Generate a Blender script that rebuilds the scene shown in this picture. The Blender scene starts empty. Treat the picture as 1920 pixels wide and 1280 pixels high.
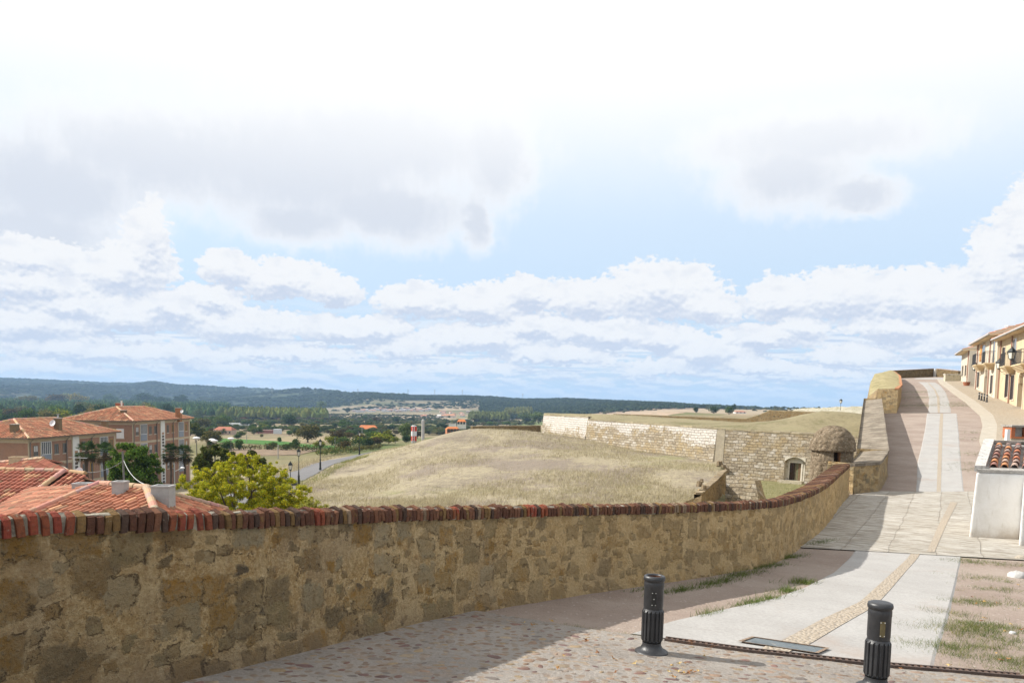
import bpy, math, random
import numpy as np
from mathutils import Matrix, Vector
random.seed(7); RNG=np.random.default_rng(7)
sc=bpy.context.scene
C=sc.collection
# ------------------------------------------------------------------ camera
F=1450.; CX=960.; CY=857.; PITCH=math.radians(4.3); ROLL=math.radians(1.0)
cam=bpy.data.cameras.new('camera'); camo=bpy.data.objects.new('camera',cam); C.objects.link(camo)
cam.sensor_width=36.; cam.lens=36.*F/1920.; cam.shift_x=0.; cam.shift_y=(CY-640.)/1920.
cam.clip_start=.1; cam.clip_end=40000.
CAMR=(Matrix.Rotation(math.pi/2-PITCH,4,'X')@Matrix.Rotation(ROLL,4,'Z'))
camo.matrix_world=CAMR
sc.camera=camo
# ------------------------------------------------------------------ light
SUN_EL=math.radians(39.); SUNX,SUNY=0.975,-0.222        # horizontal travel direction of the light
sun=bpy.data.lights.new('sun','SUN'); suno=bpy.data.objects.new('sun',sun); C.objects.link(suno)
sun.energy=3.6; sun.angle=math.radians(.53); sun.color=(1.,.955,.88)
_d=Vector((SUNX*math.cos(SUN_EL),SUNY*math.cos(SUN_EL),-math.sin(SUN_EL)))
suno.rotation_euler=_d.to_track_quat('-Z','Y').to_euler()
vs=sc.view_settings; vs.view_transform='Standard'; vs.look='None'; vs.gamma=1.; vs.use_curve_mapping=False
vs.exposure=1.0
# ------------------------------------------------------------------ node helper
class NT:
    def __init__(s,tree): s.t=tree; s.n=tree.nodes; s.l=tree.links
    def put(s,sock,v):
        if v is None: return
        if isinstance(v,bpy.types.NodeSocket): s.l.new(v,sock)
        else:
            if sock.type=='RGBA' and len(v)==3: v=(*v,1.)
            sock.default_value=v
    def math(s,op,a,b=None,c=None,clamp=False):
        n=s.n.new('ShaderNodeMath'); n.operation=op; n.use_clamp=clamp
        s.put(n.inputs[0],a); s.put(n.inputs[1],b)
        if c is not None: s.put(n.inputs[2],c)
        return n.outputs[0]
    def add(s,a,b): return s.math('ADD',a,b)
    def sub(s,a,b): return s.math('SUBTRACT',a,b)
    def mul(s,a,b): return s.math('MULTIPLY',a,b)
    def vm(s,op,a,b=None,c=None,scale=None):
        n=s.n.new('ShaderNodeVectorMath'); n.operation=op
        s.put(n.inputs[0],a)
        if b is not None: s.put(n.inputs[1],b)
        if c is not None: s.put(n.inputs[2],c)
        if scale is not None: s.put(n.inputs['Scale'],scale)
        return n.outputs['Value'] if op in('LENGTH','DOT_PRODUCT','DISTANCE') else n.outputs['Vector']
    def ss(s,x,a,b,lo=0.,hi=1.,kind='SMOOTHSTEP'):
        n=s.n.new('ShaderNodeMapRange'); n.interpolation_type=kind; n.clamp=True
        s.put(n.inputs[0],x)
        if a>b: a,b,lo,hi=b,a,hi,lo
        for i,v in enumerate((a,b,lo,hi)): n.inputs[1+i].default_value=v
        return n.outputs[0]
    def mix(s,f,a,b,kind='MIX'):
        n=s.n.new('ShaderNodeMix'); n.data_type='RGBA'; n.blend_type=kind
        s.put(n.inputs[0],f); s.put(n.inputs[6],a); s.put(n.inputs[7],b); return n.outputs[2]
    def noise(s,vec,scale=1.,detail=4.,rough=.55,dist=0.,color=False):
        n=s.n.new('ShaderNodeTexNoise'); s.put(n.inputs['Vector'],vec)
        n.inputs['Scale'].default_value=scale; n.inputs['Detail'].default_value=detail
        n.inputs['Roughness'].default_value=rough; n.inputs['Distortion'].default_value=dist
        return n.outputs['Color' if color else 'Fac']
    def vor(s,vec,scale=1.,feature='F1',rand=1.,metric='EUCLIDEAN',dim=None):
        n=s.n.new('ShaderNodeTexVoronoi'); n.feature=feature
        if feature!='DISTANCE_TO_EDGE': n.distance=metric
        if dim: n.voronoi_dimensions=dim
        s.put(n.inputs['Vector'],vec); n.inputs['Scale'].default_value=scale; n.inputs['Randomness'].default_value=rand
        return n
    def ramp(s,f,stops,kind='LINEAR'):
        n=s.n.new('ShaderNodeValToRGB'); r=n.color_ramp; r.interpolation=kind
        while len(r.elements)<len(stops): r.elements.new(.5)
        for e,(p,c) in zip(r.elements,stops): e.position=p; e.color=(*c,1.) if len(c)==3 else c
        s.put(n.inputs[0],f); return n.outputs[0]
    def sep(s,v):
        n=s.n.new('ShaderNodeSeparateXYZ'); s.put(n.inputs[0],v); return n.outputs
    def sepc(s,v):
        n=s.n.new('ShaderNodeSeparateColor'); s.put(n.inputs[0],v); return n.outputs
    def comb(s,x,y,z=0.):
        n=s.n.new('ShaderNodeCombineXYZ'); s.put(n.inputs[0],x); s.put(n.inputs[1],y); s.put(n.inputs[2],z); return n.outputs[0]
    def obj(s): return s.n.new('ShaderNodeTexCoord').outputs['Object']
    def geo(s): return s.n.new('ShaderNodeNewGeometry').outputs['Position']
    def uv(s): return s.n.new('ShaderNodeUVMap').outputs[0]
    def attr(s,name='col'):
        n=s.n.new('ShaderNodeAttribute'); n.attribute_name=name; return n.outputs['Color']
    def orand(s): return s.n.new('ShaderNodeObjectInfo').outputs['Random']
    def bump(s,h,dist=.02,strength=1.):
        n=s.n.new('ShaderNodeBump'); s.put(n.inputs['Height'],h); n.inputs['Distance'].default_value=dist
        n.inputs['Strength'].default_value=strength; return n.outputs[0]
    def scale(s,v,k): return s.vm('MULTIPLY',v,k if not isinstance(k,(int,float)) else (k,k,k))
MATS={}
def mat(name,fn,rough=.9,spec=.25,metal=0.,nrough=None):
    if name in MATS: return MATS[name]
    m=bpy.data.materials.new(name); m.use_nodes=True; t=NT(m.node_tree)
    b=m.node_tree.nodes['Principled BSDF']
    b.inputs['Roughness'].default_value=rough; b.inputs['Specular IOR Level'].default_value=spec; b.inputs['Metallic'].default_value=metal
    r=fn(t)
    col,h=(r if isinstance(r,tuple) and len(r)==2 and not isinstance(r[0],float) else (r,None))
    t.put(b.inputs['Base Color'],col)
    if h is not None: t.l.new(h,b.inputs['Normal'])
    MATS[name]=m; return m
def plain(name,col,rough=.8,var=.12,sc_=6.,metal=0.,spec=.25,bump=0.):
    def fn(t):
        o=t.obj(); n=t.noise(o,sc_,5.,.65)
        c=t.mix(n,tuple(v*(1-var) for v in col),tuple(min(1.,v*(1+var)) for v in col))
        return (c,t.bump(t.noise(o,sc_*6,3.),bump)) if bump else c
    return mat(name,fn,rough,spec,metal)
def attrmat(name,var=.25,sc_=8.,rough=.9,bump=.0,tint=None):
    def fn(t):
        o=t.obj(); n=t.noise(o,sc_,6.,.7); c=t.attr()
        k=t.ss(n,.25,.75,1-var,1+var,'LINEAR')
        c=t.mix(1.,c,t.comb(k,k,k),'MULTIPLY')
        if tint: c=t.mix(t.ss(t.noise(o,sc_*.35,5.,.7),tint[1],tint[2]),c,tint[0])
        return (c,t.bump(t.noise(o,sc_*3,5.,.7),bump)) if bump else c
    return mat(name,fn,rough)
def leafmat(name='leaves',tr=.35):
    if name in MATS: return MATS[name]
    m=bpy.data.materials.new(name); m.use_nodes=True; t=NT(m.node_tree); n=t.n
    for x in list(n):
        if x.type!='OUTPUT_MATERIAL': n.remove(x)
    d=n.new('ShaderNodeBsdfDiffuse'); tl=n.new('ShaderNodeBsdfTranslucent'); mx=n.new('ShaderNodeMixShader')
    r=t.orand(); k=t.ss(r,0.,1.,.8,1.25,'LINEAR'); c=t.mix(1.,t.attr(),t.comb(k,k,t.mul(k,.9)),'MULTIPLY')
    t.l.new(c,d.inputs[0]); t.l.new(c,tl.inputs[0]); mx.inputs[0].default_value=tr
    t.l.new(d.outputs[0],mx.inputs[1]); t.l.new(tl.outputs[0],mx.inputs[2]); t.l.new(mx.outputs[0],n['Material Output'].inputs[0])
    MATS[name]=m; return m
# ------------------------------------------------------------------ world
def build_world():
    w=bpy.data.worlds.new('World'); sc.world=w; w.use_nodes=True; t=NT(w.node_tree)
    bg=w.node_tree.nodes['Background']
    sky=t.n.new('ShaderNodeTexSky'); sky.sky_type='NISHITA'; sky.sun_disc=False
    sky.sun_elevation=SUN_EL; sky.sun_rotation=math.atan2(-SUNX,-SUNY)%(2*math.pi)
    sky.altitude=700.; sky.air_density=1.; sky.dust_density=1.5; sky.ozone_density=1.
    g=t.n.new('ShaderNodeTexCoord').outputs['Generated']
    x,y,z=t.sep(g)
    hyp=t.math('SQRT',t.add(t.mul(x,x),t.mul(y,y)))
    az=t.mul(t.math('ARCTAN2',x,y),F)            # photo-pixel sized angles, 0 straight ahead
    el=t.mul(t.math('ARCTAN2',z,hyp),F)
    def q(u,v):                                   # photo pixel -> angles
        d=pray(u,v); return math.atan2(d[0],d[1])*F, math.atan2(d[2],math.hypot(d[0],d[1]))*F
    P0=t.comb(t.mul(az,.01),t.mul(el,.01),0.)
    # turbulence
    wn=t.noise(P0,1.1,6.,.6,color=True); wn2=t.noise(t.vm('MULTIPLY',P0,(1.,1.6,1.)),4.5,8.,.62,color=True)
    W=t.vm('MULTIPLY_ADD',t.vm('SUBTRACT',wn,(.5,.5,.5)),(.75,.5,0.),P0)
    W=t.vm('MULTIPLY_ADD',t.vm('SUBTRACT',wn2,(.5,.5,.5)),(.42,.30,0.),W)
    wx,wy,_=t.sep(W)
    def blobs(items,dy=0.,flat=True):
        out=None
        for (u,v,ru,rv) in items:
            a,e=q(u,v)
            sx,sy=100./ru,100./rv
            p=t.vm('MULTIPLY_ADD',W,(sx,sy,0.),(-a/ru,-(e-dy)/rv,0.))
            d=t.vm('LENGTH',p)
            out=d if out is None else t.math('SMOOTH_MIN',out,d,.16)
        return t.sub(1.,out)
    cum=[(285,450,34,66),(240,500,80,40),(60,490,110,34),(150,575,140,30),(400,560,70,22),(270,470,48,62),(215,512,110,38),(80,535,150,34),(430,503,58,34),(530,522,95,38),(625,545,62,30),
         (790,566,100,36),(900,572,120,36),(990,552,60,34),(1100,560,110,38),(1235,548,130,52),(1330,575,75,34),
         (1470,560,85,40),(1590,552,110,44),(1700,560,120,48),(1800,560,90,50),(1880,500,60,66),(1915,440,34,70),
         (330,585,90,30),(450,610,120,34),(230,600,130,26),(640,618,120,26),(900,640,150,28),(1130,625,170,28),(1440,632,105,24),(1600,665,80,20),(1330,665,110,24),(1800,640,130,30),
         (60,610,130,30),(150,655,150,18),(350,668,120,16),(60,685,120,12),(420,690,120,10),(700,690,130,10),(900,690,110,10),(1250,690,110,14),(1420,690,90,18),(1560,700,80,12),(700,620,90,24),(1000,612,80,24),(1240,640,90,22),(1500,612,60,16),(1690,610,110,24),(1880,600,90,40),(760,655,90,18),(1040,668,140,18),(540,662,150,16)]
    big=[(560,310,360,130),(720,392,240,78),(560,410,150,52),(90,350,210,110),(300,290,280,100),(60,430,170,60),(893,410,40,66),(930,300,90,110),(700,270,330,110),
         (1480,330,150,75),(1610,370,90,40),(1530,260,260,60)]
    cum=[(a,b-3,c_*1.04,d*1.18) for a,b,c_,d in cum]
    D=blobs(cum); D2=blobs(cum,dy=19.)             # second sample looks a little higher: bright tops, grey bases
    Bm=blobs(big); B2=blobs(big,dy=26.)
    fine=t.noise(t.vm('MULTIPLY',P0,(1.,1.5,1.)),7.,8.,.62)
    fine2=t.noise(t.vm('MULTIPLY_ADD',P0,(1.,1.5,1.),(-.02,.09,0.)),7.,8.,.62)
    # low stratocumulus field: rows seen edge-on
    inv=t.math('DIVIDE',1.,t.math('MAXIMUM',t.add(z,.028),.02))
    Q=t.comb(t.mul(x,inv),t.mul(y,inv),0.)
    lay=t.noise(Q,.85,7.,.58); lay2=t.noise(t.vm('ADD',Q,(.05,.35,0.)),.85,7.,.58)
    P1=t.comb(t.mul(az,.012),t.mul(el,.045),0.); pf=t.noise(P1,1.15,7.,.6); pf2=t.noise(t.vm('ADD',P1,(.03,.22,0.)),1.15,7.,.6); kq=t.ss(el,70.,35.)
    lay=t.mix(kq,t.comb(lay,lay2,0.),t.comb(pf,pf2,0.)); lay,lay2,_q=t.sep(lay)
    lowel=t.mul(t.ss(el,185.,95.),t.ss(el,-5.,14.))
    mL=t.mul(t.ss(t.add(lay,t.mul(t.sub(fine,.5),.16)),.40,.52),lowel)
    dens=t.add(D,t.mul(t.sub(fine,.5),.9))
    mC=t.ss(dens,.06,.20)
    densB=t.add(Bm,t.mul(t.sub(t.noise(t.vm('MULTIPLY',P0,(1.,.45,1.)),3.2,7.,.6),.5),.60))
    mB=t.ss(densB,-.16,.46)
    # shading: thick above -> grey underneath
    shL=t.ss(t.sub(lay2,lay),-.06,.085)
    shC=t.ss(t.add(t.sub(D2,D),t.mul(t.sub(fine2,fine),.9)),-.16,.46)
    shB=t.ss(densB,.05,.75)
    cL=t.mix(shL,(.475,.48,.49),(.315,.355,.43))
    cC=t.mix(shC,(.487,.487,.49),(.325,.355,.42)); cC=t.mix(t.ss(t.noise(t.vm('MULTIPLY',P0,(1.,1.8,1.)),2.3,5.,.6),.48,.68,0.,.42),cC,(.375,.395,.44))
    cB=t.mix(shB,(.50,.505,.515),(.372,.390,.428))
    blue=t.mix(1.,sky.outputs[0],(.10,.10,.10),'MULTIPLY')
    pale=t.ss(el,20.,330.,.55,.5,'LINEAR')
    blue=t.mix(.82,blue,t.mix(t.ss(el,60.,420.),(.285,.365,.465),(.40,.46,.52)))
    c=t.mix(t.mul(mL,.92),blue,cL)
    c=t.mix(t.mul(mB,.95),c,cB)
    c=t.mix(mC,c,cC)
    # thin high veil, brightest overhead
    c=t.mix(t.ss(t.add(el,t.mul(t.sub(wy,t.mul(el,.01)),40.)),300.,575.),c,(.53,.53,.53))
    c=t.mix(t.ss(z,.0,-.03),c,(.18,.17,.14))
    c=t.mix(1.,c,(10.,10.,10.),'MULTIPLY')
    t.l.new(c,bg.inputs[0]); bg.inputs[1].default_value=.1
_RM=[[CAMR[i][j] for j in range(3)] for i in range(3)]
def pray(u,v):
    a=((u-CX)/F,-(v-CY)/F,-1.)
    return tuple(sum(_RM[i][j]*a[j] for j in range(3)) for i in range(3))
build_world()
def P(u,v,Y):
    d=pray(u,v); k=Y/d[1]; return np.array((d[0]*k,Y,d[2]*k))
# street level along the rampart
ZP=[(-60,-1.2),(-5,-1.5),(2.2,-1.7),(3.6,-1.85),(5.2,-2.02),(6.5,-2.15),(8.2,-2.28),(10.3,-2.43),(15.7,-2.8),(22,-2.95),(27,-3.0),(31,-3.0),(33,-2.9),(63,-.4),(107,3.3),(114,3.8),(125,4.),(400,4.)]
_zx=[a for a,b in ZP]; _zz=[b for a,b in ZP]
def zg(x,y): return float(np.interp(.5*x+.866*y,_zx,_zz))
def zgv(x,y): return np.interp(.5*x+.866*y,_zx,_zz)
def march(u,v,fn,y0=1.,y1=9000.,k=1.006):
    d=pray(u,v); Y=y0; pr=None
    while Y<y1:
        s=Y/d[1]; p=(d[0]*s,Y,d[2]*s); h=p[2]-fn(p[0],p[1])
        if pr is not None and pr[1]>0>=h:
            a=pr[1]/(pr[1]-h+1e-9); Yc=pr[0]+(Y-pr[0])*a; s=Yc/d[1]; return np.array((d[0]*s,Yc,d[2]*s))
        pr=(Y,h); Y*=k
    return None
_GY=1.02**np.arange(300)
def G(u,v,off=0.):
    d=pray(u,v); Y=_GY
    for _ in range(2):
        h=Y*d[2]/d[1]-zgv(Y*d[0]/d[1],Y)-off; k=np.nonzero((h[:-1]>0)&(h[1:]<=0))[0]
        if not len(k): return None
        k=k[0]; a=h[k]/(h[k]-h[k+1]+1e-12); Yc=Y[k]+(Y[k+1]-Y[k])*a; Y=np.linspace(Y[k],Y[k+1],17)
    return np.array((Yc*d[0]/d[1],Yc,Yc*d[2]/d[1]))
# ------------------------------------------------------------------ mesh helper
class MB:
    def __init__(s): s.v=[]; s.f=[]; s.c=[]; s.m=[]; s.uv=[]; s.n=0; s.hasuv=False
    def add(s,verts,faces,col=(.5,.5,.5),mi=0,uv=None):
        verts=np.asarray(verts,dtype=float).reshape(-1,3); faces=[tuple(int(i)+s.n for i in f) for f in faces]
        s.v.append(verts); s.n+=len(verts); s.f+=faces
        if len(faces) and isinstance(col,np.ndarray) and col.ndim==2: s.c+=[tuple(c) for c in col]
        else: s.c+=[tuple(col)]*len(faces)
        s.m+=[mi]*len(faces)
        s.uv.append(np.zeros((len(verts),2)) if uv is None else np.asarray(uv,dtype=float))
        if uv is not None: s.hasuv=True
    def quad(s,a,b,c,d,col=(.5,.5,.5),mi=0,uv=None): s.add([a,b,c,d],[(0,1,2,3)],col,mi,uv)
    def box(s,lo,hi,col=(.5,.5,.5),mi=0,M=None):
        x0,y0,z0=lo;x1,y1,z1=hi
        v=np.array([(x0,y0,z0),(x1,y0,z0),(x1,y1,z0),(x0,y1,z0),(x0,y0,z1),(x1,y0,z1),(x1,y1,z1),(x0,y1,z1)],float)
        if M is not None: v=v@np.array(M[0]).T+np.array(M[1])
        s.add(v,[(0,3,2,1),(4,5,6,7),(0,1,5,4),(1,2,6,5),(2,3,7,6),(3,0,4,7)],col,mi)
    def obox(s,o,a,b,lo,hi,col=(.5,.5,.5),mi=0):
        """box in a frame: origin o, horizontal axes a,b, up z; lo/hi = (sa,sb,z)"""
        M=(np.array([[a[0],b[0],0],[a[1],b[1],0],[0,0,1.]]),np.array(o,float)); s.box(lo,hi,col,mi,M)
    def prism(s,poly,z0,z1,col=(.5,.5,.5),mi=0):
        n=len(poly); z0=[z0]*n if np.isscalar(z0) else z0; z1=[z1]*n if np.isscalar(z1) else z1
        v=[(p[0],p[1],a) for p,a in zip(poly,z0)]+[(p[0],p[1],a) for p,a in zip(poly,z1)]
        s.add(v,[tuple(range(n))[::-1],tuple(range(n,2*n))]+[(i,(i+1)%n,(i+1)%n+n,i+n) for i in range(n)],col,mi)
    def tube(s,pts,rad,seg=8,col=(.5,.5,.5),mi=0,cap=True):
        pts=[Vector(p) for p in pts]; rad=[rad]*len(pts) if np.isscalar(rad) else rad; V=[];Fc=[]
        for i,p in enumerate(pts):
            t=(pts[min(i+1,len(pts)-1)]-pts[max(i-1,0)]).normalized()
            a=t.cross(Vector((0,0,1)) if abs(t.z)<.95 else Vector((1,0,0))).normalized(); b=t.cross(a)
            for k in range(seg):
                an=2*math.pi*k/seg; V.append(p+(a*math.cos(an)+b*math.sin(an))*rad[i])
        for i in range(len(pts)-1):
            for k in range(seg): Fc.append((i*seg+k,i*seg+(k+1)%seg,(i+1)*seg+(k+1)%seg,(i+1)*seg+k))
        if cap: Fc.append(tuple(range(seg))[::-1]); Fc.append(tuple(range((len(pts)-1)*seg,len(pts)*seg)))
        s.add([tuple(v) for v in V],Fc,col,mi)
    def lathe(s,prof,seg=24,o=(0,0,0),col=(.5,.5,.5),mi=0,rfn=None):
        V=[];Fc=[]
        for (r,z) in prof:
            for k in range(seg):
                an=2*math.pi*k/seg; rr=r if rfn is None else rfn(r,z,k,seg)
                V.append((o[0]+rr*math.cos(an),o[1]+rr*math.sin(an),o[2]+z))
        for i in range(len(prof)-1):
            for k in range(seg): Fc.append((i*seg+k,i*seg+(k+1)%seg,(i+1)*seg+(k+1)%seg,(i+1)*seg+k))
        s.add(V,Fc,col,mi)
    def build(s,name,mats,parent=None,smooth=False,loc=None):
        me=bpy.data.meshes.new(name)
        V=np.concatenate(s.v) if s.v else np.zeros((0,3))
        if loc is not None: V=V-np.array(loc)
        me.from_pydata(V.tolist(),[],s.f)
        if not isinstance(mats,(list,tuple)): mats=[mats]
        for m in mats: me.materials.append(m)
        if len(mats)>1: me.polygons.foreach_set('material_index',s.m)
        at=me.attributes.new('col','FLOAT_COLOR','FACE')
        c=np.ones((len(s.f),4)); c[:,:3]=np.array(s.c).reshape(-1,3); at.data.foreach_set('color',c.ravel())
        if s.hasuv:
            uvl=me.uv_layers.new(name='UVMap'); li=np.empty(len(me.loops),dtype=np.int32); me.loops.foreach_get('vertex_index',li)
            uvl.data.foreach_set('uv',np.concatenate(s.uv)[li].ravel())
        if smooth: me.polygons.foreach_set('use_smooth',[True]*len(s.f))
        me.update(); o=bpy.data.objects.new(name,me); C.objects.link(o)
        if parent is not None: o.parent=parent
        if loc is not None: o.location=loc
        return o
def tag(o,label=None,cat=None,group=None,kind=None):
    if label: o['label']=label
    if cat: o['category']=cat
    if group: o['group']=group
    if kind: o['kind']=kind
    return o
def empty(name,loc,label,cat,group=None,rz=0.):
    o=bpy.data.objects.new(name,None); C.objects.link(o); o.location=tuple(loc); o.rotation_euler=(0,0,rz); o.empty_display_size=.1
    return tag(o,label,cat,group)
def copy_tree(o,parent=None):
    c=o.copy(); C.objects.link(c)
    if parent is not None: c.parent=parent
    for ch in o.children: copy_tree(ch,c)
    return c
def struct(o): o['kind']='structure'; return o
def fbm(x,y,s=1.,oct=4,seed=0):
    """cheap value noise, vectorised, -1..1"""
    x=np.asarray(x,float)*s; y=np.asarray(y,float)*s; out=0; a=1.; tot=0
    for o in range(oct):
        xi=np.floor(x).astype(np.int64); yi=np.floor(y).astype(np.int64); fx=x-xi; fy=y-yi
        fx=fx*fx*(3-2*fx); fy=fy*fy*(3-2*fy)
        def h(i,j):
            n=(i*374761393+j*668265263+(seed+o)*2147483647)&0x7fffffff
            n=((n^(n>>13))*1274126177)&0x7fffffff
            return ((n^(n>>16))&0xffff)/32767.5-1.
        out=out+a*((h(xi,yi)*(1-fx)+h(xi+1,yi)*fx)*(1-fy)+(h(xi,yi+1)*(1-fx)+h(xi+1,yi+1)*fx)*fy)
        tot+=a; a*=.5; x=x*2.03+17.; y=y*2.03+31.
    return out/tot
# ------------------------------------------------------------------ terrain height
TP=np.array([(0,0,-9),(-8,10,-9),(10,30,-9.3),(20,50,-9.3),(30,30,-9.5),(60,60,-9),(45,70,-9.3),(-16,25,-9.5),(-12,38,-10),(-36,75,-13),(-5,50,-9.3),(8,55,-9.3),
 (0,68,-9.3),(11.6,70,-9.4),(16,68,-9.4),(-12,72,-9.9),(-19,74,-10.6),(0,95,-7.3),(-2,112,-5.9),(-7,125,-5.0),(2,125,-5.2),(-14,118,-6.6),(-20,122,-8.9),(-22.5,100,-10.2),(-22,84,-10.5),
 (5.8,141,-6.6),(20,118,-7.2),(24,105,-7.3),(23,96,-7.5),(20,84,-7.9),(-5,140,-6.8),(-15,150,-9.3),(-10,170,-10.8),(-28,55,-10.6),(-27,70,-10.6),(-29,85,-10.6),(-29,107,-10.6),(-29,125,-10.6),(-25,147,-10.7),(-19,175,-11.5),
 (-36,125,-11.3),(-36,100,-11.6),(-45,120,-14),(-45,95,-14.2),(-56,92,-15.7),(-56,120,-15.3),(-56,140,-15.3),(-75,120,-16),(-75,95,-16),(-30,165,-13.5),(-35,190,-15.5),(5,190,-11.5),(20,170,-9),
 (30,115,-8),(45,120,-6),(50,150,-4),(60,165,-3),(40,180,-6),(90,160,-2.6),(110,200,-3.5),(-60,60,-15),(-90,150,-17),(120,80,-3),(-40,20,-12),(0,-40,-8)],float)
def _tps():
    n=len(TP); X=TP[:,:2]/50.; d=np.linalg.norm(X[:,None]-X[None],axis=2); K=np.where(d>0,d*d*np.log(d+1e-12),0.)+np.eye(n)*.002
    A=np.zeros((n+3,n+3)); A[:n,:n]=K; A[:n,n]=1; A[:n,n+1:]=X; A[n,:n]=1; A[n+1:,:n]=X.T
    return np.linalg.solve(A,np.concatenate([TP[:,2],[0,0,0]]))
TW=_tps()
def sstep(x,a,b):
    t=np.clip((np.asarray(x,float)-a)/(b-a),0,1); return t*t*(3-2*t)
SKY_U=[-900,-200,0,100,180,250,290,330,400,480,600,700,760,870,920,960,1000,1060,1150,1250,1300,1400,1500,1620,2200,3000]
SKY_V=[708,705,711,715,719,720,717,723,727,731,737,740,743,744,745,749,750,749,753,757,761,766,766.5,767,775,780]
SKY_E=[a-0 for a in SKY_U]
def _ang(u,v):
    d=pray(u,v); return d[2]/math.hypot(d[0],d[1])
SKY_E=[_ang(u,v) for u,v in zip(SKY_U,SKY_V)]
def T(x,y):
    sc_=np.isscalar(x) or np.ndim(x)==0
    x=np.atleast_1d(np.asarray(x,float)).ravel(); y=np.atleast_1d(np.asarray(y,float)).ravel(); out=np.empty(len(x))
    for i in range(0,len(x),40000):
        a=x[i:i+40000]; b=y[i:i+40000]; r=np.hypot(a,b)
        ca=np.clip(a,-95,125); cb=np.clip(b,-45,215)
        d=np.sqrt((ca[:,None]/50.-TP[None,:,0]/50.)**2+(cb[:,None]/50.-TP[None,:,1]/50.)**2)
        k=np.where(d>0,d*d*np.log(d+1e-12),0.)@TW[:-3]+TW[-3]+TW[-2]*ca/50.+TW[-1]*cb/50.
        k=k+fbm(a,b,.22,3,5)*.22*sstep(r,50,80)
        ue=CX+F*a/np.maximum(b,1.); ue=np.where(b<1,np.where(a<0,-900,3000),ue)
        vl=np.interp(r,[0,150,220,300,500,800,1100,1700,9000],[-13,-13,-16,-18.5,-25,-30,-34,-36,-36])
        vr=np.interp(r,[0,150,300,600,1000,1600,9000],[-4,-4,-6,-9,-12,-12,-12])
        w=sstep(ue,930,1300); far=vl*(1-w)+vr*w+fbm(a,b,.006,3,9)*1.2
        f=sstep(r,165,260); z=k*(1-f)+far*f
        # step down into the moat beside the mound
        dl=a-np.interp(b,[58,64,78,97],[13.,15.6,21.6,26.8])
        m=sstep(dl,-.2,.35)*(b>58)*(b<98)*(a<60)
        z=z*(1-m)+np.minimum(z,-9.3)*m
        # hills on the horizon
        el=np.interp(ue,SKY_U,SKY_E)
        dr=np.interp(ue,[-900,500,700,1300,1450,3000],[5600,5200,2700,2300,1700,1700])
        d0=np.interp(ue,[-900,450,700,1300,1450,3000],[2600,2300,1600,1200,1200,1200])
        hz=el*dr
        s=np.clip((r-d0)/(dr-d0),0,1); s=s*s*(3-2*s)
        wob=fbm(a,b,.0022,4,3)*(10+.004*np.abs(dr))*np.sin(np.pi*np.clip((r-d0)/(dr-d0),0,1))
        back=np.where(r>dr,hz+el*(r-dr)*.0-(r-dr)*.012,0)
        z=np.where(r<=dr,z*(1-s)+hz*s+wob*np.where(dr>3500,1.5,.55),back)
        out[i:i+40000]=z
    return float(out[0]) if sc_ else out
def M_(u,v,y0=30.):
    d=pray(u,v); Y=y0*1.02**np.arange(int(math.log(9000./y0)/math.log(1.02)))
    for _ in range(2):
        h=Y*d[2]/d[1]-T(Y*d[0]/d[1],Y); k=np.nonzero((h[:-1]>0)&(h[1:]<=0))[0]
        if not len(k): return None
        k=k[0]; a=h[k]/(h[k]-h[k+1]+1e-9); Yc=Y[k]+(Y[k+1]-Y[k])*a; Y=np.linspace(Y[k],Y[k+1],9)
    return np.array((Yc*d[0]/d[1],Yc,Yc*d[2]/d[1]))
def Tinv(u,v,y0=30.):
    p=M_(u,v,y0)
    if p is None: p=P(u,v,1500.); p[2]=T(p[0],p[1])
    return p
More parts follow.
